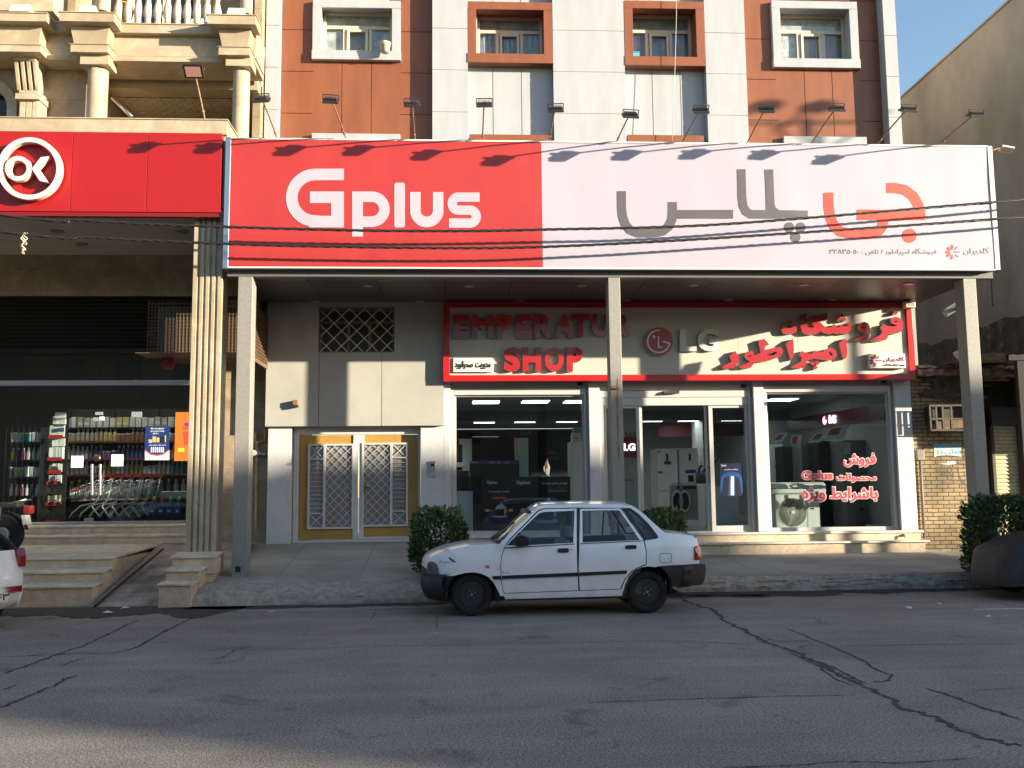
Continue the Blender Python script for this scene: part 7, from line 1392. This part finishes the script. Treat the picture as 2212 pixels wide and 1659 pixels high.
m.add(vv, [(2*i, 2*i+2, 2*i+3, 2*i+1) for i in range(n_)]); m.build('bare_masonry', bricks('old_masonry', (.20, .155, .10), (.26, .20, .13), (.10, .08, .06), .26, .075, rot=(90, 0, 90), bump=.8, namt=.55), gw)
m = MB()
for y, z0, h in ((20.3, 6.9, .5), (20.55, 6.6, .9), (20.42, 6.75, .3)): m.box(XG-.006, XG, y, y+.06, z0-h, z0)
m.build('stain', mat('plaster_stain', (.17, .145, .12), .95, n=.5, ns=9), gw)
shd = thing('brick_shed', 'low yellow brick shed with rubble on its flat roof beside the shop', 'shed', (10.4, 18.6, .3))
YB2 = 18.45; zs_ = P(2030, 812, YB2).z; xs0 = e1+.0; M_br = bricks('yellow_brick', (.36, .265, .14), (.27, .19, .10), (.085, .065, .045), .225, .078, ms=.011, rough=.9, bump=.9, namt=.6, nscale=1.3)
xb1 = P(2112, 900, YB2).x
m = MB(); m.box(8.80, xb1, YB2, YB2+.25, .2, zs_); m.build('wall', M_br, shd)
m = MB(); xq1 = 13.5; m.box(xb1, xq1, YB2+.5, YB2+.6, .2, zs_-.05); m.box(xb1, xb1+.12, YB2+.25, YB2+.5, .2, zs_); m.build('back_wall', mat('shed_dark', (.05, .042, .034), .95), shd)
m = MB(); R_ = random.Random(9)
m.box(9.08, 13.6, YB2-.12, YB2+3, zs_, zs_+.12)
for i in range(60):
    x = 9.15+R_.random()*4.1; y = YB2-.15+R_.random()*.8; s_ = R_.uniform(.04, .2); zz = zs_+R_.choice((-.02, .1, .16)); A = R_.uniform(0, pi); q = []
    for z2 in (zz, zz+s_*R_.uniform(.3, .8)):
        for k in range(4): q.append((x+s_*cos(A+k*pi/2)*R_.uniform(.7, 1.5), y+s_*sin(A+k*pi/2)*R_.uniform(.6, 1), z2+R_.uniform(-.02, .02)))
    m.hexa(q)
m.build('rubble_roof', mat('rubble', (.34, .27, .19), .95, n=.6, ns=7, bump=.8, bs=30), shd)
m = MB()
for i in range(14): z = zs_-.03-.045*i*.7; m.box(9.1+R_.random()*.4, xs0+.8+R_.random()*.9, YB2-.05-.02*R_.random(), YB2-.001, z-.03, z)
m.build('broken_edge', mat('dark_rubble', (.10, .075, .05), .95, n=.5, ns=9, bump=.8, bs=30), shd)
# roller shutter, its frame and the dark steel awning frame
m = MB(); x0 = P(2150, 1000, YB2+.3).x; x1 = P(2200, 1000, YB2+.3).x; z1 = P(2170, 918, YB2+.3).z; n_ = 34; z0 = .3
for k in range(n_): za = z0+(z1-z0)*k/n_; h = (z1-z0)/n_; m.hexa([(x0, YB2+.3, za), (x1, YB2+.3, za), (x1, YB2+.36, za), (x0, YB2+.36, za), (x0, YB2+.325, za+h*.9), (x1, YB2+.325, za+h*.9), (x1, YB2+.36, za+h*.9), (x0, YB2+.36, za+h*.9)])
m.build('roller_shutter', mat('cream_shutter', (.50, .40, .23), .6, n=.25, ns=5), shd); m = MB(); m.box(x0-.06, x0, YB2+.28, YB2+.4, .2, z1+.1); m.box(x1, x1+.2, YB2+.2, YB2+.4, .2, zs_); m.box(x0-.06, x1, YB2+.22, YB2+.4, z1, z1+.35); m.build('shutter_frame', mat('dark_brown', (.06, .045, .035), .7), shd)
af = thing('awning_frame', 'dark steel awning frame standing at the right edge in front of the shutter', 'frame', (12.4, 17.2, .3)); m = MB(); d = P(*C6(1190, 795), 16.6); m.box(d.x, d.x+3, 16.55, 16.65, d.z-.04, d.z+.07); e = P(*C6(1320, 900), 16.6); m.box(e.x-.07, e.x+.07, 16.56, 16.66, .2, d.z-.05); m.build('bar', mat('rusty_brown', (.012, .008, .006), .8, n=.3, ns=9), af); m = MB(); n_ = 40; xa = P(2134, 800, 16.6).x; m.add([(xa+3.2*i/n_, y, d.z+.075+.02*(i % 2)+(.05 if y > 17 else 0)) for i in range(n_+1) for y in (16.5, 18.44)], [(2*i, 2*i+2, 2*i+3, 2*i+1) for i in range(n_)]); m.build('awning_sheet', mat('dusty_tin', (.25, .21, .16), .8, n=.4, ns=5), af)
# exhaust fan, old cooler, electric box with conduit, torn paper, scrawl
T = thing('exhaust_fan', 'grimy round exhaust fan set in the brick wall under the roof edge', 'fan', P(*C6(595, 1065), YB2-.03)); o = P(*C6(592, 1070), YB2); r_ = P(*C6(692, 1070), YB2).x-o.x
m = MB(); m.shape([rect(o.x-r_*1.35, o.z-r_*1.3, o.x+r_*1.35, o.z+r_*1.3), disc(o.x, o.z, r_, n=30)], lambda u, v, w_: Vector((u, YB2-.05+w_, v)), .049, rule='odd'); m.build('frame', mat('grimy_plate', (.15, .12, .085), .8, n=.4, ns=9), T); m = MB(); m.shape([disc(o.x, o.z, r_, n=26)], lambda u, v, w_: Vector((u, YB2-.006+w_, v)), .004); m.build('shaft', M_dark, T)
m = MB()
for k in range(5): A = 2*pi*k/5+.3; q = [(o.x+a*r_*cos(A+b_), YB2-.03+.03*b_, o.z+a*r_*sin(A+b_)) for a, b_ in ((.12, 0), (.9, -.05), (.92, .7), (.2, .8))]; m.add(q+[(v[0], v[1]+.008, v[2]) for v in q], [(0, 1, 2, 3), (7, 6, 5, 4)]+[(i, (i+1) % 4, 4+(i+1) % 4, 4+i) for i in range(4)])
m.lathe([(r_*.2, 0), (r_*.18, .03), (0, .04)], (o.x, YB2-.03, o.z), (0, -1, 0), 12); m.build('blade', mat('blade_grey', (.09, .08, .07), .6), T)
T = thing('old_cooler', 'rusty air cooler in a broken slatted cage on the brick wall', 'air cooler', P(*C6(600, 1480), YB2-.4)); a = P(*C6(400, 1250), YB2-.4); c_ = P(*C6(805, 1500), YB2-.4)
m = MB(); m.box(a.x+.1, c_.x, YB2-.3, YB2-.001, c_.z+.1, a.z-.03); m.build('housing', mat('cooler_dark', (.035, .03, .026), .8), T); m = MB()
for x in (0, .12, .25, .42): m.box(a.x+x, a.x+x+.035, YB2-.41, YB2-.38, c_.z, a.z-.02)
for z in (0, .26, .48): m.box(a.x, c_.x, YB2-.415, YB2-.4, a.z-.05-z, a.z-.02-z)
m.build('cage_slat', mat('old_slat', (.075, .064, .05), .8, n=.4, ns=9), T); m = MB(); m.hexa([(a.x+.1, YB2-.4, c_.z-.02), (c_.x, YB2-.4, c_.z+.02), (c_.x, YB2-.01, c_.z+.02), (a.x+.1, YB2-.01, c_.z-.02), (a.x+.15, YB2-.4, c_.z+.14), (c_.x, YB2-.4, c_.z+.22), (c_.x, YB2-.01, c_.z+.2), (a.x+.15, YB2-.01, c_.z+.12)]); m.build('tray', mat('rust_tray', (.14, .09, .055), .9, n=.4, ns=7), T)
C7 = zm(3500, 1700, 532, 1103); T = thing('electric_box', 'pale electric meter box with a conduit running down beside the shop pier', 'electric box', P(*C7(262, 230), YB2-.06)); m = MB(); a = P(*C7(226, 145), YB2-.1); c_ = P(*C7(296, 232), YB2-.1); m.box(a.x, c_.x, YB2-.1, YB2-.001, c_.z, a.z); m.build('housing', mat('box_grey', (.22, .195, .15), .6, n=.3, ns=6), T, bevel=.015); m = MB(); m.tube([P(*C7(255, 232), YB2-.05), P(*C7(270, 500), YB2-.05), P(*C7(290, 870), YB2-.05)], .03, 8); m.build('conduit', mat('conduit_grey', (.15, .13, .10), .6), T, smooth=True)
m = MB(); m.tube([P(*C7(312, 0), YB2-.03), P(*C7(310, 100), YB2-.03), P(*C7(300, 220), YB2-.03)], .008, 5); m.build('wire', M_rust, T)
pp = MB(); pp.shape([ccw(zl(C7, [(360, 102), (590, 98), (592, 130), (580, 165), (595, 202), (540, 196), (470, 188), (400, 195), (368, 208), (372, 160)]))], onplane(YB2-.006), .004); po = pp.build('torn_paper', mat('paper_white', (.62, .58, .50), .8), label='torn white and blue paper notice pasted on the sunlit brick wall', cat='notice')
pd([ccw(zl(C7, [(362, 104), (588, 100), (589, 126), (364, 134)]))], YB2-.009, 'blue_band', mat('paper_blue', (.10, .30, .45), .7), po); pd([zl(C7, c) for c in fit(letters('بیژن', .05), 452, 138, 582, 186)]+[zl(C7, rect(395, 150, 412, 188)), zl(C7, rect(425, 150, 440, 186))], YB2-.009, 'lettering', MATS['paper_blue'], po)
pp = MB(); pp.shape([ccw(zl(C7, [(408, 262), (470, 258), (478, 238), (500, 246), (520, 236), (546, 244), (548, 264), (480, 268)]))], onplane(YB2-.006), .004); pp.build('torn_paper', MATS['paper_white'], label='small torn strip of white paper under the blue notice', cat='notice')
pp = MB(); pp.shape([c if area2(c) > 0 else c[::-1] for c in (zl(C7, stroke([(450, 285), (490, 280), (520, 300), (500, 345), (460, 350)], 7)), zl(C7, stroke([(455, 400), (490, 395), (525, 380), (515, 350)], 6)), zl(C7, stroke([(560, 285), (570, 340), (600, 420), (640, 430)], 6)), zl(C7, stroke([(610, 400), (640, 440), (690, 420), (680, 380)], 9)), zl(C7, stroke([(620, 430), (680, 440)], 8)))], onplane(YB2-.004), .003, rule='nz'); pp.build('scrawl', mat('faded_blue_paint', (.12, .13, .14), .9), shd)
m = MB(); vv = []; o = P(*C6(1060, 800), 18.2)
for i in range(11):
    for j in range(7): vv.append((o.x-.22+.44*i/10, 18.1+.3*j/6, zs_+.13+.10*abs(nz(i*.5, j*.6))+.06*sin(pi*i/10)*sin(pi*j/6)))
m.add(vv, [(i*7+j, (i+1)*7+j, (i+1)*7+j+1, i*7+j+1) for i in range(10) for j in range(6)]); m.build('cloth', mat('lilac_cloth', (.42, .36, .40), .9), smooth=True, label='crumpled pale cloth lying on the rubble roof right of the post', cat='cloth')
T = thing('plastic_bag', 'pale torn bag hooked on a rod sticking up from the rubble roof', 'bag', P(*C6(705, 850), 18.4)); m = MB(); q = [P(*C6(x, y), 18.35) for x, y in ((650, 730), (690, 712), (740, 715), (752, 770), (735, 820), (720, 838), (695, 800), (665, 775))]; m.add(q+[v+Vector((.02, .09, 0)) for v in q], [tuple(range(7, -1, -1)), tuple(range(8, 16))]+[(i, (i+1) % 8, 8+(i+1) % 8, 8+i) for i in range(8)]); m.build('bag', mat('bag_beige', (.46, .36, .27), .8, n=.3, ns=14), T); m = MB(); m.tube([P(*C6(705, 545), 18.4), P(*C6(702, 720), 18.4), P(*C6(700, 900), 18.4)], .02, 6); m.build('rod', M_rust, T)

# ---------------------------------------------------------------- covered car at the right
YC0 = 13.35; M_cov = mat('car_cover', (.017, .018, .021), .55, n=.3, ns=3, bump=.35, bs=6); x0 = P(2101, 1220, YC0+.5).x+.36
prof = [(0, .30, .24), (.06, .62, .50), (.2, .80, .68), (.5, .92, .78), (.9, .98, .82), (1.3, 1.04, .84), (1.7, 1.32, .84), (2.1, 1.45, .85), (2.8, 1.47, .85), (3.3, 1.36, .85), (3.7, 1.1, .84), (4.1, 1.0, .78), (4.35, .8, .6), (4.42, .4, .4)]
m = MB(); nu = 44; vs_ = []; ns_ = 90
def prf(x):
    for a, c_ in zip(prof, prof[1:]):
        if a[0] <= x <= c_[0]: u = (x-a[0])/(c_[0]-a[0]); u = u*u*(3-2*u)*.5+u*.5; return a[1]+(c_[1]-a[1])*u, a[2]+(c_[2]-a[2])*u
    return prof[-1][1:]
for i in range(ns_+1):
    x = 4.42*i/ns_; h, w_ = prf(x); hem = .16+.05*sin(x*2.1)+.03*nz(x*2, 3)
    for k in range(nu+1):
        A = pi*k/nu; c_, s_ = cos(A), sin(A); yy = w_*(abs(c_)**.55)*(1 if c_ > 0 else -1); zz = hem+(h-hem)*(s_**.62 if s_ > 0 else 0); fl_w = max(0, 1-s_*1.15); fold = .034*abs(sin(x*6.5+4*nz(x*.8, A)+A*2))*fl_w+.022*nz(x*2.2, A*1.6)+.016*abs(nz(x*5+A*3, A*4))+.010*nz(x*11, A*9)
        vs_.append((x0+x+.0, YC0+.85+yy*(1+fold*1.5), zz+fold))
m.add(vs_, [(i*(nu+1)+k, (i+1)*(nu+1)+k, (i+1)*(nu+1)+k+1, i*(nu+1)+k+1) for i in range(ns_) for k in range(nu)]+[tuple(range(nu+1))])
cc = thing('covered_car', 'car under a dark grey fabric cover parked at the right edge', 'car', (x0+2.2, YC0+.85, 0)); m.build('car_cover', M_cov, cc, smooth=True)
for dx in (.85, 3.4):
    for s_ in (.12, 1.58): m = MB(); m.lathe([(.18, -.08), (.28, -.07), (.285, 0), (.28, .07), (.18, .08)], (x0+dx, YC0+s_, .285), (0, 1, 0), 24); m.build('wheel', M_tyre, cc, smooth=True, auto=50)

# ---------------------------------------------------------------- rear of the white car at the left edge
wc = thing('white_hatchback', 'white car at the left edge showing only its rear corner, tail light and number plate', 'car', (0, 0, 0)); wc.name = 'parked_car'
ang = radians(33); W2_ = .86; OX = P(72, 1240, 12.9)
side = [(-.20, .22), (-.05, .31), (.0, .46), (-.02, .64), (-.10, .82), (-.15, .96), (-.27, 1.10), (-.62, 1.24), (-.95, 1.38), (-1.5, 1.45), (-2.1, 1.43), (-2.6, 1.3), (-3.1, 1.0), (-3.6, .92), (-4.0, .82), (-4.2, .62), (-4.22, .4), (-4.15, .25)]
def wl(x, y, z):   # local (x back to front negative, y across) to world
    return Vector((OX.x+(x*cos(ang)+ (y-W2_)*sin(ang)), OX.y+(-x*sin(ang)+(y-W2_)*cos(ang))*1., z))
def wpt(i, u):
    x, z = side[i]; iy = .08*max(0, z-.9)+.26*max(0, z-.95); rnd = .20*abs(u)**4; return wl(x-(rnd if i < 9 else -rnd*(i > 12)), u*(W2_-iy-.02*(i in (0, 17))), z+(.03*(1-u*u) if 8 <= i else 0))
def wskin(i0, i1, name, mt): m = MB(); n_ = 16; m.add([wpt(i, -1+2*k/n_) for i in range(i0, i1+1) for k in range(n_+1)], [(i*(n_+1)+k, i*(n_+1)+k+1, (i+1)*(n_+1)+k+1, (i+1)*(n_+1)+k) for i in range(i1-i0) for k in range(n_)]); return m.build(name, mt, wc, smooth=True)
M_wc = mat('car_white_warm', (.72, .71, .70), .3, coat=.6)
wskin(0, 5, 'tailgate', M_wc); wskin(5, 7, 'rear_window', mat('dark_glass', (.01, .011, .018), .08)); wskin(7, 11, 'roof', M_wc); wskin(11, 12, 'windscreen', MATS['dark_glass']); wskin(12, 17, 'bonnet', M_wc)
for s_ in (-1, 1):
    q = [wpt(i, s_) for i in range(len(side))]; c_ = wl(-2, s_*(W2_-.02), .6); m = MB(); lo = [wl(max(-4.05, min(side[i][0], -.20)), s_*(W2_-.06), .22) for i in range(len(side))]
    m.add(q+lo, [(i, i+1, len(side)+i+1, len(side)+i) for i in range(len(side)-1)]); m.build('body_side', M_wc, wc, smooth=True, auto=30)
    m = MB(); m.add([wl(x, s_*(W2_-.055+.0), z) for x, z in ((-.75, 1.0), (-1.0, 1.36), (-2.0, 1.38), (-2.7, 1.0))]+[wl(x, s_*(W2_-.02), z) for x, z in ((-.75, .98), (-1.0, 1.36), (-2.0, 1.38), (-2.7, .98))], [(0, 1, 2, 3), (7, 6, 5, 4), (0, 1, 5, 4), (1, 2, 6, 5), (2, 3, 7, 6), (3, 0, 4, 7)]); m.build('side_window', MATS['dark_glass'], wc)
    m = MB(); m.add([wl(x+o, s_*(W2_-.035+o), z) for o in (-.05, .012) for x, z in ((-.14, .74), (-.14, .88), (-.18, .98), (-.26, .98), (-.25, .80))], [(0, 1, 2, 3, 4), (9, 8, 7, 6, 5)]+[(i, (i+1) % 5, 5+(i+1) % 5, 5+i) for i in range(5)]); m.build('tail_light', MATS['red_lens'], wc, bevel=.006)
    m = MB(); m.hexa([wl(x, s_*y, z) for x, z in ((.0, .44), (.0, .52)) for x2, y in ((0, .45), (0, .70)) for _ in (0,)]+[wl(.022, s_*y, z) for z in (.44, .52) for y in (.45, .70)]); m.build('reflector', MATS['red_lens'], wc)
m = MB(); m.box(0, 1, 0, 1, 0, 1); m.v = [wl(.0+.03*v.x, .05+.46*v.y, .34+.11*v.z) for v in m.v]; npl = m.build('number_plate', M_plate, wc)
m = MB(); m.shape(letters('۸۶۳ ۱۴', .03), lambda u, v, w_: wl(.034-w_, .10+u*.16, .36+v*.11), .003, rule='nz'); m.build('lettering', M_dark, npl)
for dx in (-.8, -3.3):
    for s_ in (-1, 1): m = MB(); m.lathe([(.17, -.08), (.28, -.07), (.29, 0), (.28, .07), (.17, .08)], wl(dx, s_*(W2_-.1), .29), (sin(ang), cos(ang), 0), 24); m.build('wheel', M_tyre, wc, smooth=True, auto=50)

# ---------------------------------------------------------------- motorcycle on the landing at the left
YMC = 16.9; wcx = P(8, 1143, YMC); zg = .675; rw = .34
mc = thing('motorcycle', 'old black motorcycle at the left edge with its rear wheel and red tail light showing', 'motorcycle', (wcx.x-.6, YMC, zg))
def mcw(x, nm):
    o = Vector((x, YMC, zg+rw)); m = MB(); m.lathe([(.255, -.03), (.30, -.055), (rw, -.03), (rw+.005, 0), (rw, .03), (.30, .055), (.255, .03)], o, (0, 1, 0), 36); ty = m.build('wheel', M_tyre, mc, smooth=True, auto=50)
    m = MB(); m.lathe([(.262, -.025), (.245, -.02), (.245, .02), (.262, .025)], o, (0, 1, 0), 36); m.lathe([(.06, -.07), (.06, .07)], o, (0, 1, 0), 16)
    for k in range(18): A = 2*pi*k/18; m.tube([o+Vector((.05*cos(A), .03*(-1)**k, .05*sin(A))), o+Vector((.25*cos(A+.2), 0, .25*sin(A+.2)))], .003, 4)
    m.build('rim', M_steel, ty)
mcw(wcx.x, 'rear'); mcw(wcx.x-1.25, 'front'); o = Vector((wcx.x, YMC, zg+rw))
m = MB(); m.lathe([(.10, 0), (.12, .02), (.12, .04)], o+Vector((0, -.09, 0)), (0, 1, 0), 18); m.build('brake_drum', M_dim, mc)
m = MB(); n_ = 10
vv = []
for k in range(n_+1):
    A = radians(150-150*k/n_+10); vv += [(o.x+(rw+.05)*cos(A), YMC+s_*.075, o.z+(rw+.05)*sin(A)) for s_ in (-1, 1)]
m.add(vv, [(2*k, 2*k+1, 2*k+3, 2*k+2) for k in range(n_)]); m.build('mudguard', M_dark, mc, smooth=True)
m = MB(); m.box(o.x-.75, o.x+.28, YMC-.14, YMC+.14, zg+.78, zg+.88); m.build('seat', mat('seat_black', (.015, .015, .014), .55), mc, bevel=.035); m = MB(); m.tube([(o.x-.1, YMC-.13, zg+.80), (o.x+.38, YMC-.12, zg+.92), (o.x+.38, YMC+.12, zg+.92), (o.x-.1, YMC+.13, zg+.80)], .012, 6); m.build('rack', M_steel, mc, smooth=True)
m = MB(); m.box(o.x+.34, o.x+.46, YMC-.09, YMC+.09, zg+.68, zg+.82); m.build('tail_light', mat('red_lens_dull', (.25, .02, .02), .3), mc, bevel=.02); m = MB(); m.hexa([(o.x+.36, YMC-.1, zg+.50), (o.x+.42, YMC-.1, zg+.50), (o.x+.42, YMC+.1, zg+.50), (o.x+.36, YMC+.1, zg+.50), (o.x+.32, YMC-.1, zg+.66), (o.x+.38, YMC-.1, zg+.66), (o.x+.38, YMC+.1, zg+.66), (o.x+.32, YMC+.1, zg+.66)]); m.build('number_plate', M_plate, mc)
m = MB(); m.tube([o+Vector((0, -.1, 0)), o+Vector((-.55, -.1, .1)), o+Vector((-.9, 0, .45)), o+Vector((-1.1, 0, .65))], .025, 6); m.tube([o+Vector((-.05, -.13, .04)), o+Vector((-.02, -.13, .46))], .03, 8); m.tube([o+Vector((-1.25, -.06, 0)), o+Vector((-1.0, -.06, .75))], .02, 6); m.tube([o+Vector((-1.0, -.35, .8)), o+Vector((-1.02, 0, .72)), o+Vector((-1.0, .35, .8))], .014, 6); m.build('frame', M_darkmetal, mc, smooth=True); m = MB(); m.box(o.x-1.0, o.x-.55, YMC-.13, YMC+.13, zg+.72, zg+.92); m.build('fuel_tank', mat('tank_maroon', (.08, .008, .01), .25), mc, bevel=.06); m = MB(); m.box(o.x-.75, o.x-.4, YMC-.13, YMC+.13, zg+.2, zg+.55); m.build('engine', M_dim, mc, bevel=.03)

# ---------------------------------------------------------------- litter along the kerb
def scrap(px, py, z, s_, mt, lb, seed): R_ = random.Random(seed); p = G(px, py, z); m = MB(); A = R_.random()*pi; q = [(p.x+s_*cos(A+k*pi/2)*R_.uniform(.6, 1.3), p.y+s_*.8*sin(A+k*pi/2)*R_.uniform(.6, 1.2), z+.012+R_.random()*.03) for k in range(4)]; m.add(q+[(v[0], v[1], v[2]+.004) for v in q], [(3, 2, 1, 0), (4, 5, 6, 7)]+[(i, (i+1) % 4, 4+(i+1) % 4, 4+i) for i in range(4)]); m.build('litter', mt, label=lb, cat='litter')
Mp = mat('litter_white', (.55, .54, .52), .8); Mb = mat('litter_blue', (.08, .25, .45), .6)
for i, (x, y, s_, mt, lb) in enumerate(((108, 1334, .10, Mb, 'crumpled blue and white wrapper on the road at the left'), (235, 1326, .08, Mp, 'white scrap of paper in the gutter below the ramp'), (270, 1317, .06, Mp, 'small pale scrap in the dirt beside the pedestal steps'), (585, 1326, .07, Mp, 'pale scrap of paper in front of the broken kerb at the left'), (942, 1372, .07, Mp, 'thin white strip lying on the road below the front wheel'), (1962, 1317, .06, Mp, 'white cup scrap in the gutter near the covered car'), (2029, 1309, .06, Mp, 'small white card in the gutter left of the covered car'), (2135, 1336, .05, Mp, 'greenish white scrap beside the covered car'), (1788, 1316, .05, Mp, 'small pale stone scrap in the right gutter'))): scrap(x, y, .012, s_, mt, lb, i+3)
m = MB(); m.tube([Vector((p.x, p.y, max(p.z, 0))) for p in (P(470, 1198, 15.95), P(462, 1240, 15.6), P(440, 1262, 15.2), P(428, 1280, 14.9), P(420, 1300, 14.7))], .014, 6); m.build('hose', mat('old_hose', (.32, .25, .16), .8), smooth=True, label='old hose running down from the column to the gutter', cat='hose')

# ---------------------------------------------------------------- the other side of the street (behind the viewer: shades and mirrors)
def block_house(x0, x1, h, mt, label, y0=-12., floors=3):
    T = thing('building', label, 'building', ((x0+x1)/2, y0-5, 0)); m = MB(); m.box(x0, x1, y0-11, y0, -.05, h); m.build('wall', mt, T); m = MB(); fh = h/floors; x = x0+1.2
    while x < x1-1.8:
        for f_ in range(floors): m.box(x, x+1.3, y0-.02, y0+.02, f_*fh+fh*.35, f_*fh+fh*.8)
        x += 2.9
    m.build('window', MATS['dark_glass'], T); m = MB(); m.box(x0-.1, x1+.1, y0-.02, y0+.25, h-.3, h); m.build('parapet', mt, T)
block_house(-42, 4, 9.2, mat('opposite_ochre', (.20, .16, .115), .9, n=.2, ns=.6), 'ochre three storey building across the street, mirrored faintly in the shop glass'); block_house(4.5, 30.2, 7.6, mat('opposite_grey', (.16, .15, .13), .9, n=.2, ns=.6), 'grey two storey building across the street, mirrored faintly in the shop glass', floors=2)
block_house(59, 67, 14.4, mat('opposite_sand', (.38, .31, .22), .9, n=.2, ns=.6), 'tall sand coloured building across the street whose shadow covers the road', floors=4); block_house(67.02, 112, 12.3, mat('opposite_brown', (.30, .23, .17), .9, n=.2, ns=.6), 'brown building down the street whose shadow reaches the shop steps', floors=4)
T = thing('street_lamp', 'tall street lamp whose two heads throw their shadow on the right orange panels', 'street lamp', (20.15, 12., 0)); m = MB(); m.tube([(20.15, 12, 0), (20.15, 12, 11.7)], [.09, .05], 10); m.build('pole', M_galv, T, smooth=True); m = MB()
m.tube([(18.4, 12, 11.55), (21.2, 12, 11.62)], .035, 6); [m.tube([(x-.5, 12, 11.5), (x, 12, 11.85)], .03, 6) for x in (19.05, 20.15)]; m.tube([(20.15, 12, 10.9), (19.5, 12, 11.5)], .03, 6); m.tube([(20.15, 12, 10.9), (20.9, 12, 11.3)], .03, 6); m.build('arm', M_galv, T, smooth=True); m = MB()
for x in (19.0, 20.1): m.lathe([(0, 0), (.1, .06), (.14, .25), (.13, .45), (.05, .62), (0, .65)], (x, 12, 11.9), (1, 0, .12), 10)
m.build('lamp_head', M_lamp, T, smooth=True)
T = thing('water_tap', 'small metal tap on the upper shop step near its right end', 'tap', P(*C5(1440, 1443), 18.15)); m = MB(); p = P(*C5(1440, 1440), 18.19); m.lathe([(.03, 0), (.03, .02), (.015, .03), (.015, .07)], p, (0, -1, 0), 10); m.bar(p+Vector((0, -.06, 0)), p+Vector((0, -.06, -.05)), .025); m.build('spout', M_dim, T)
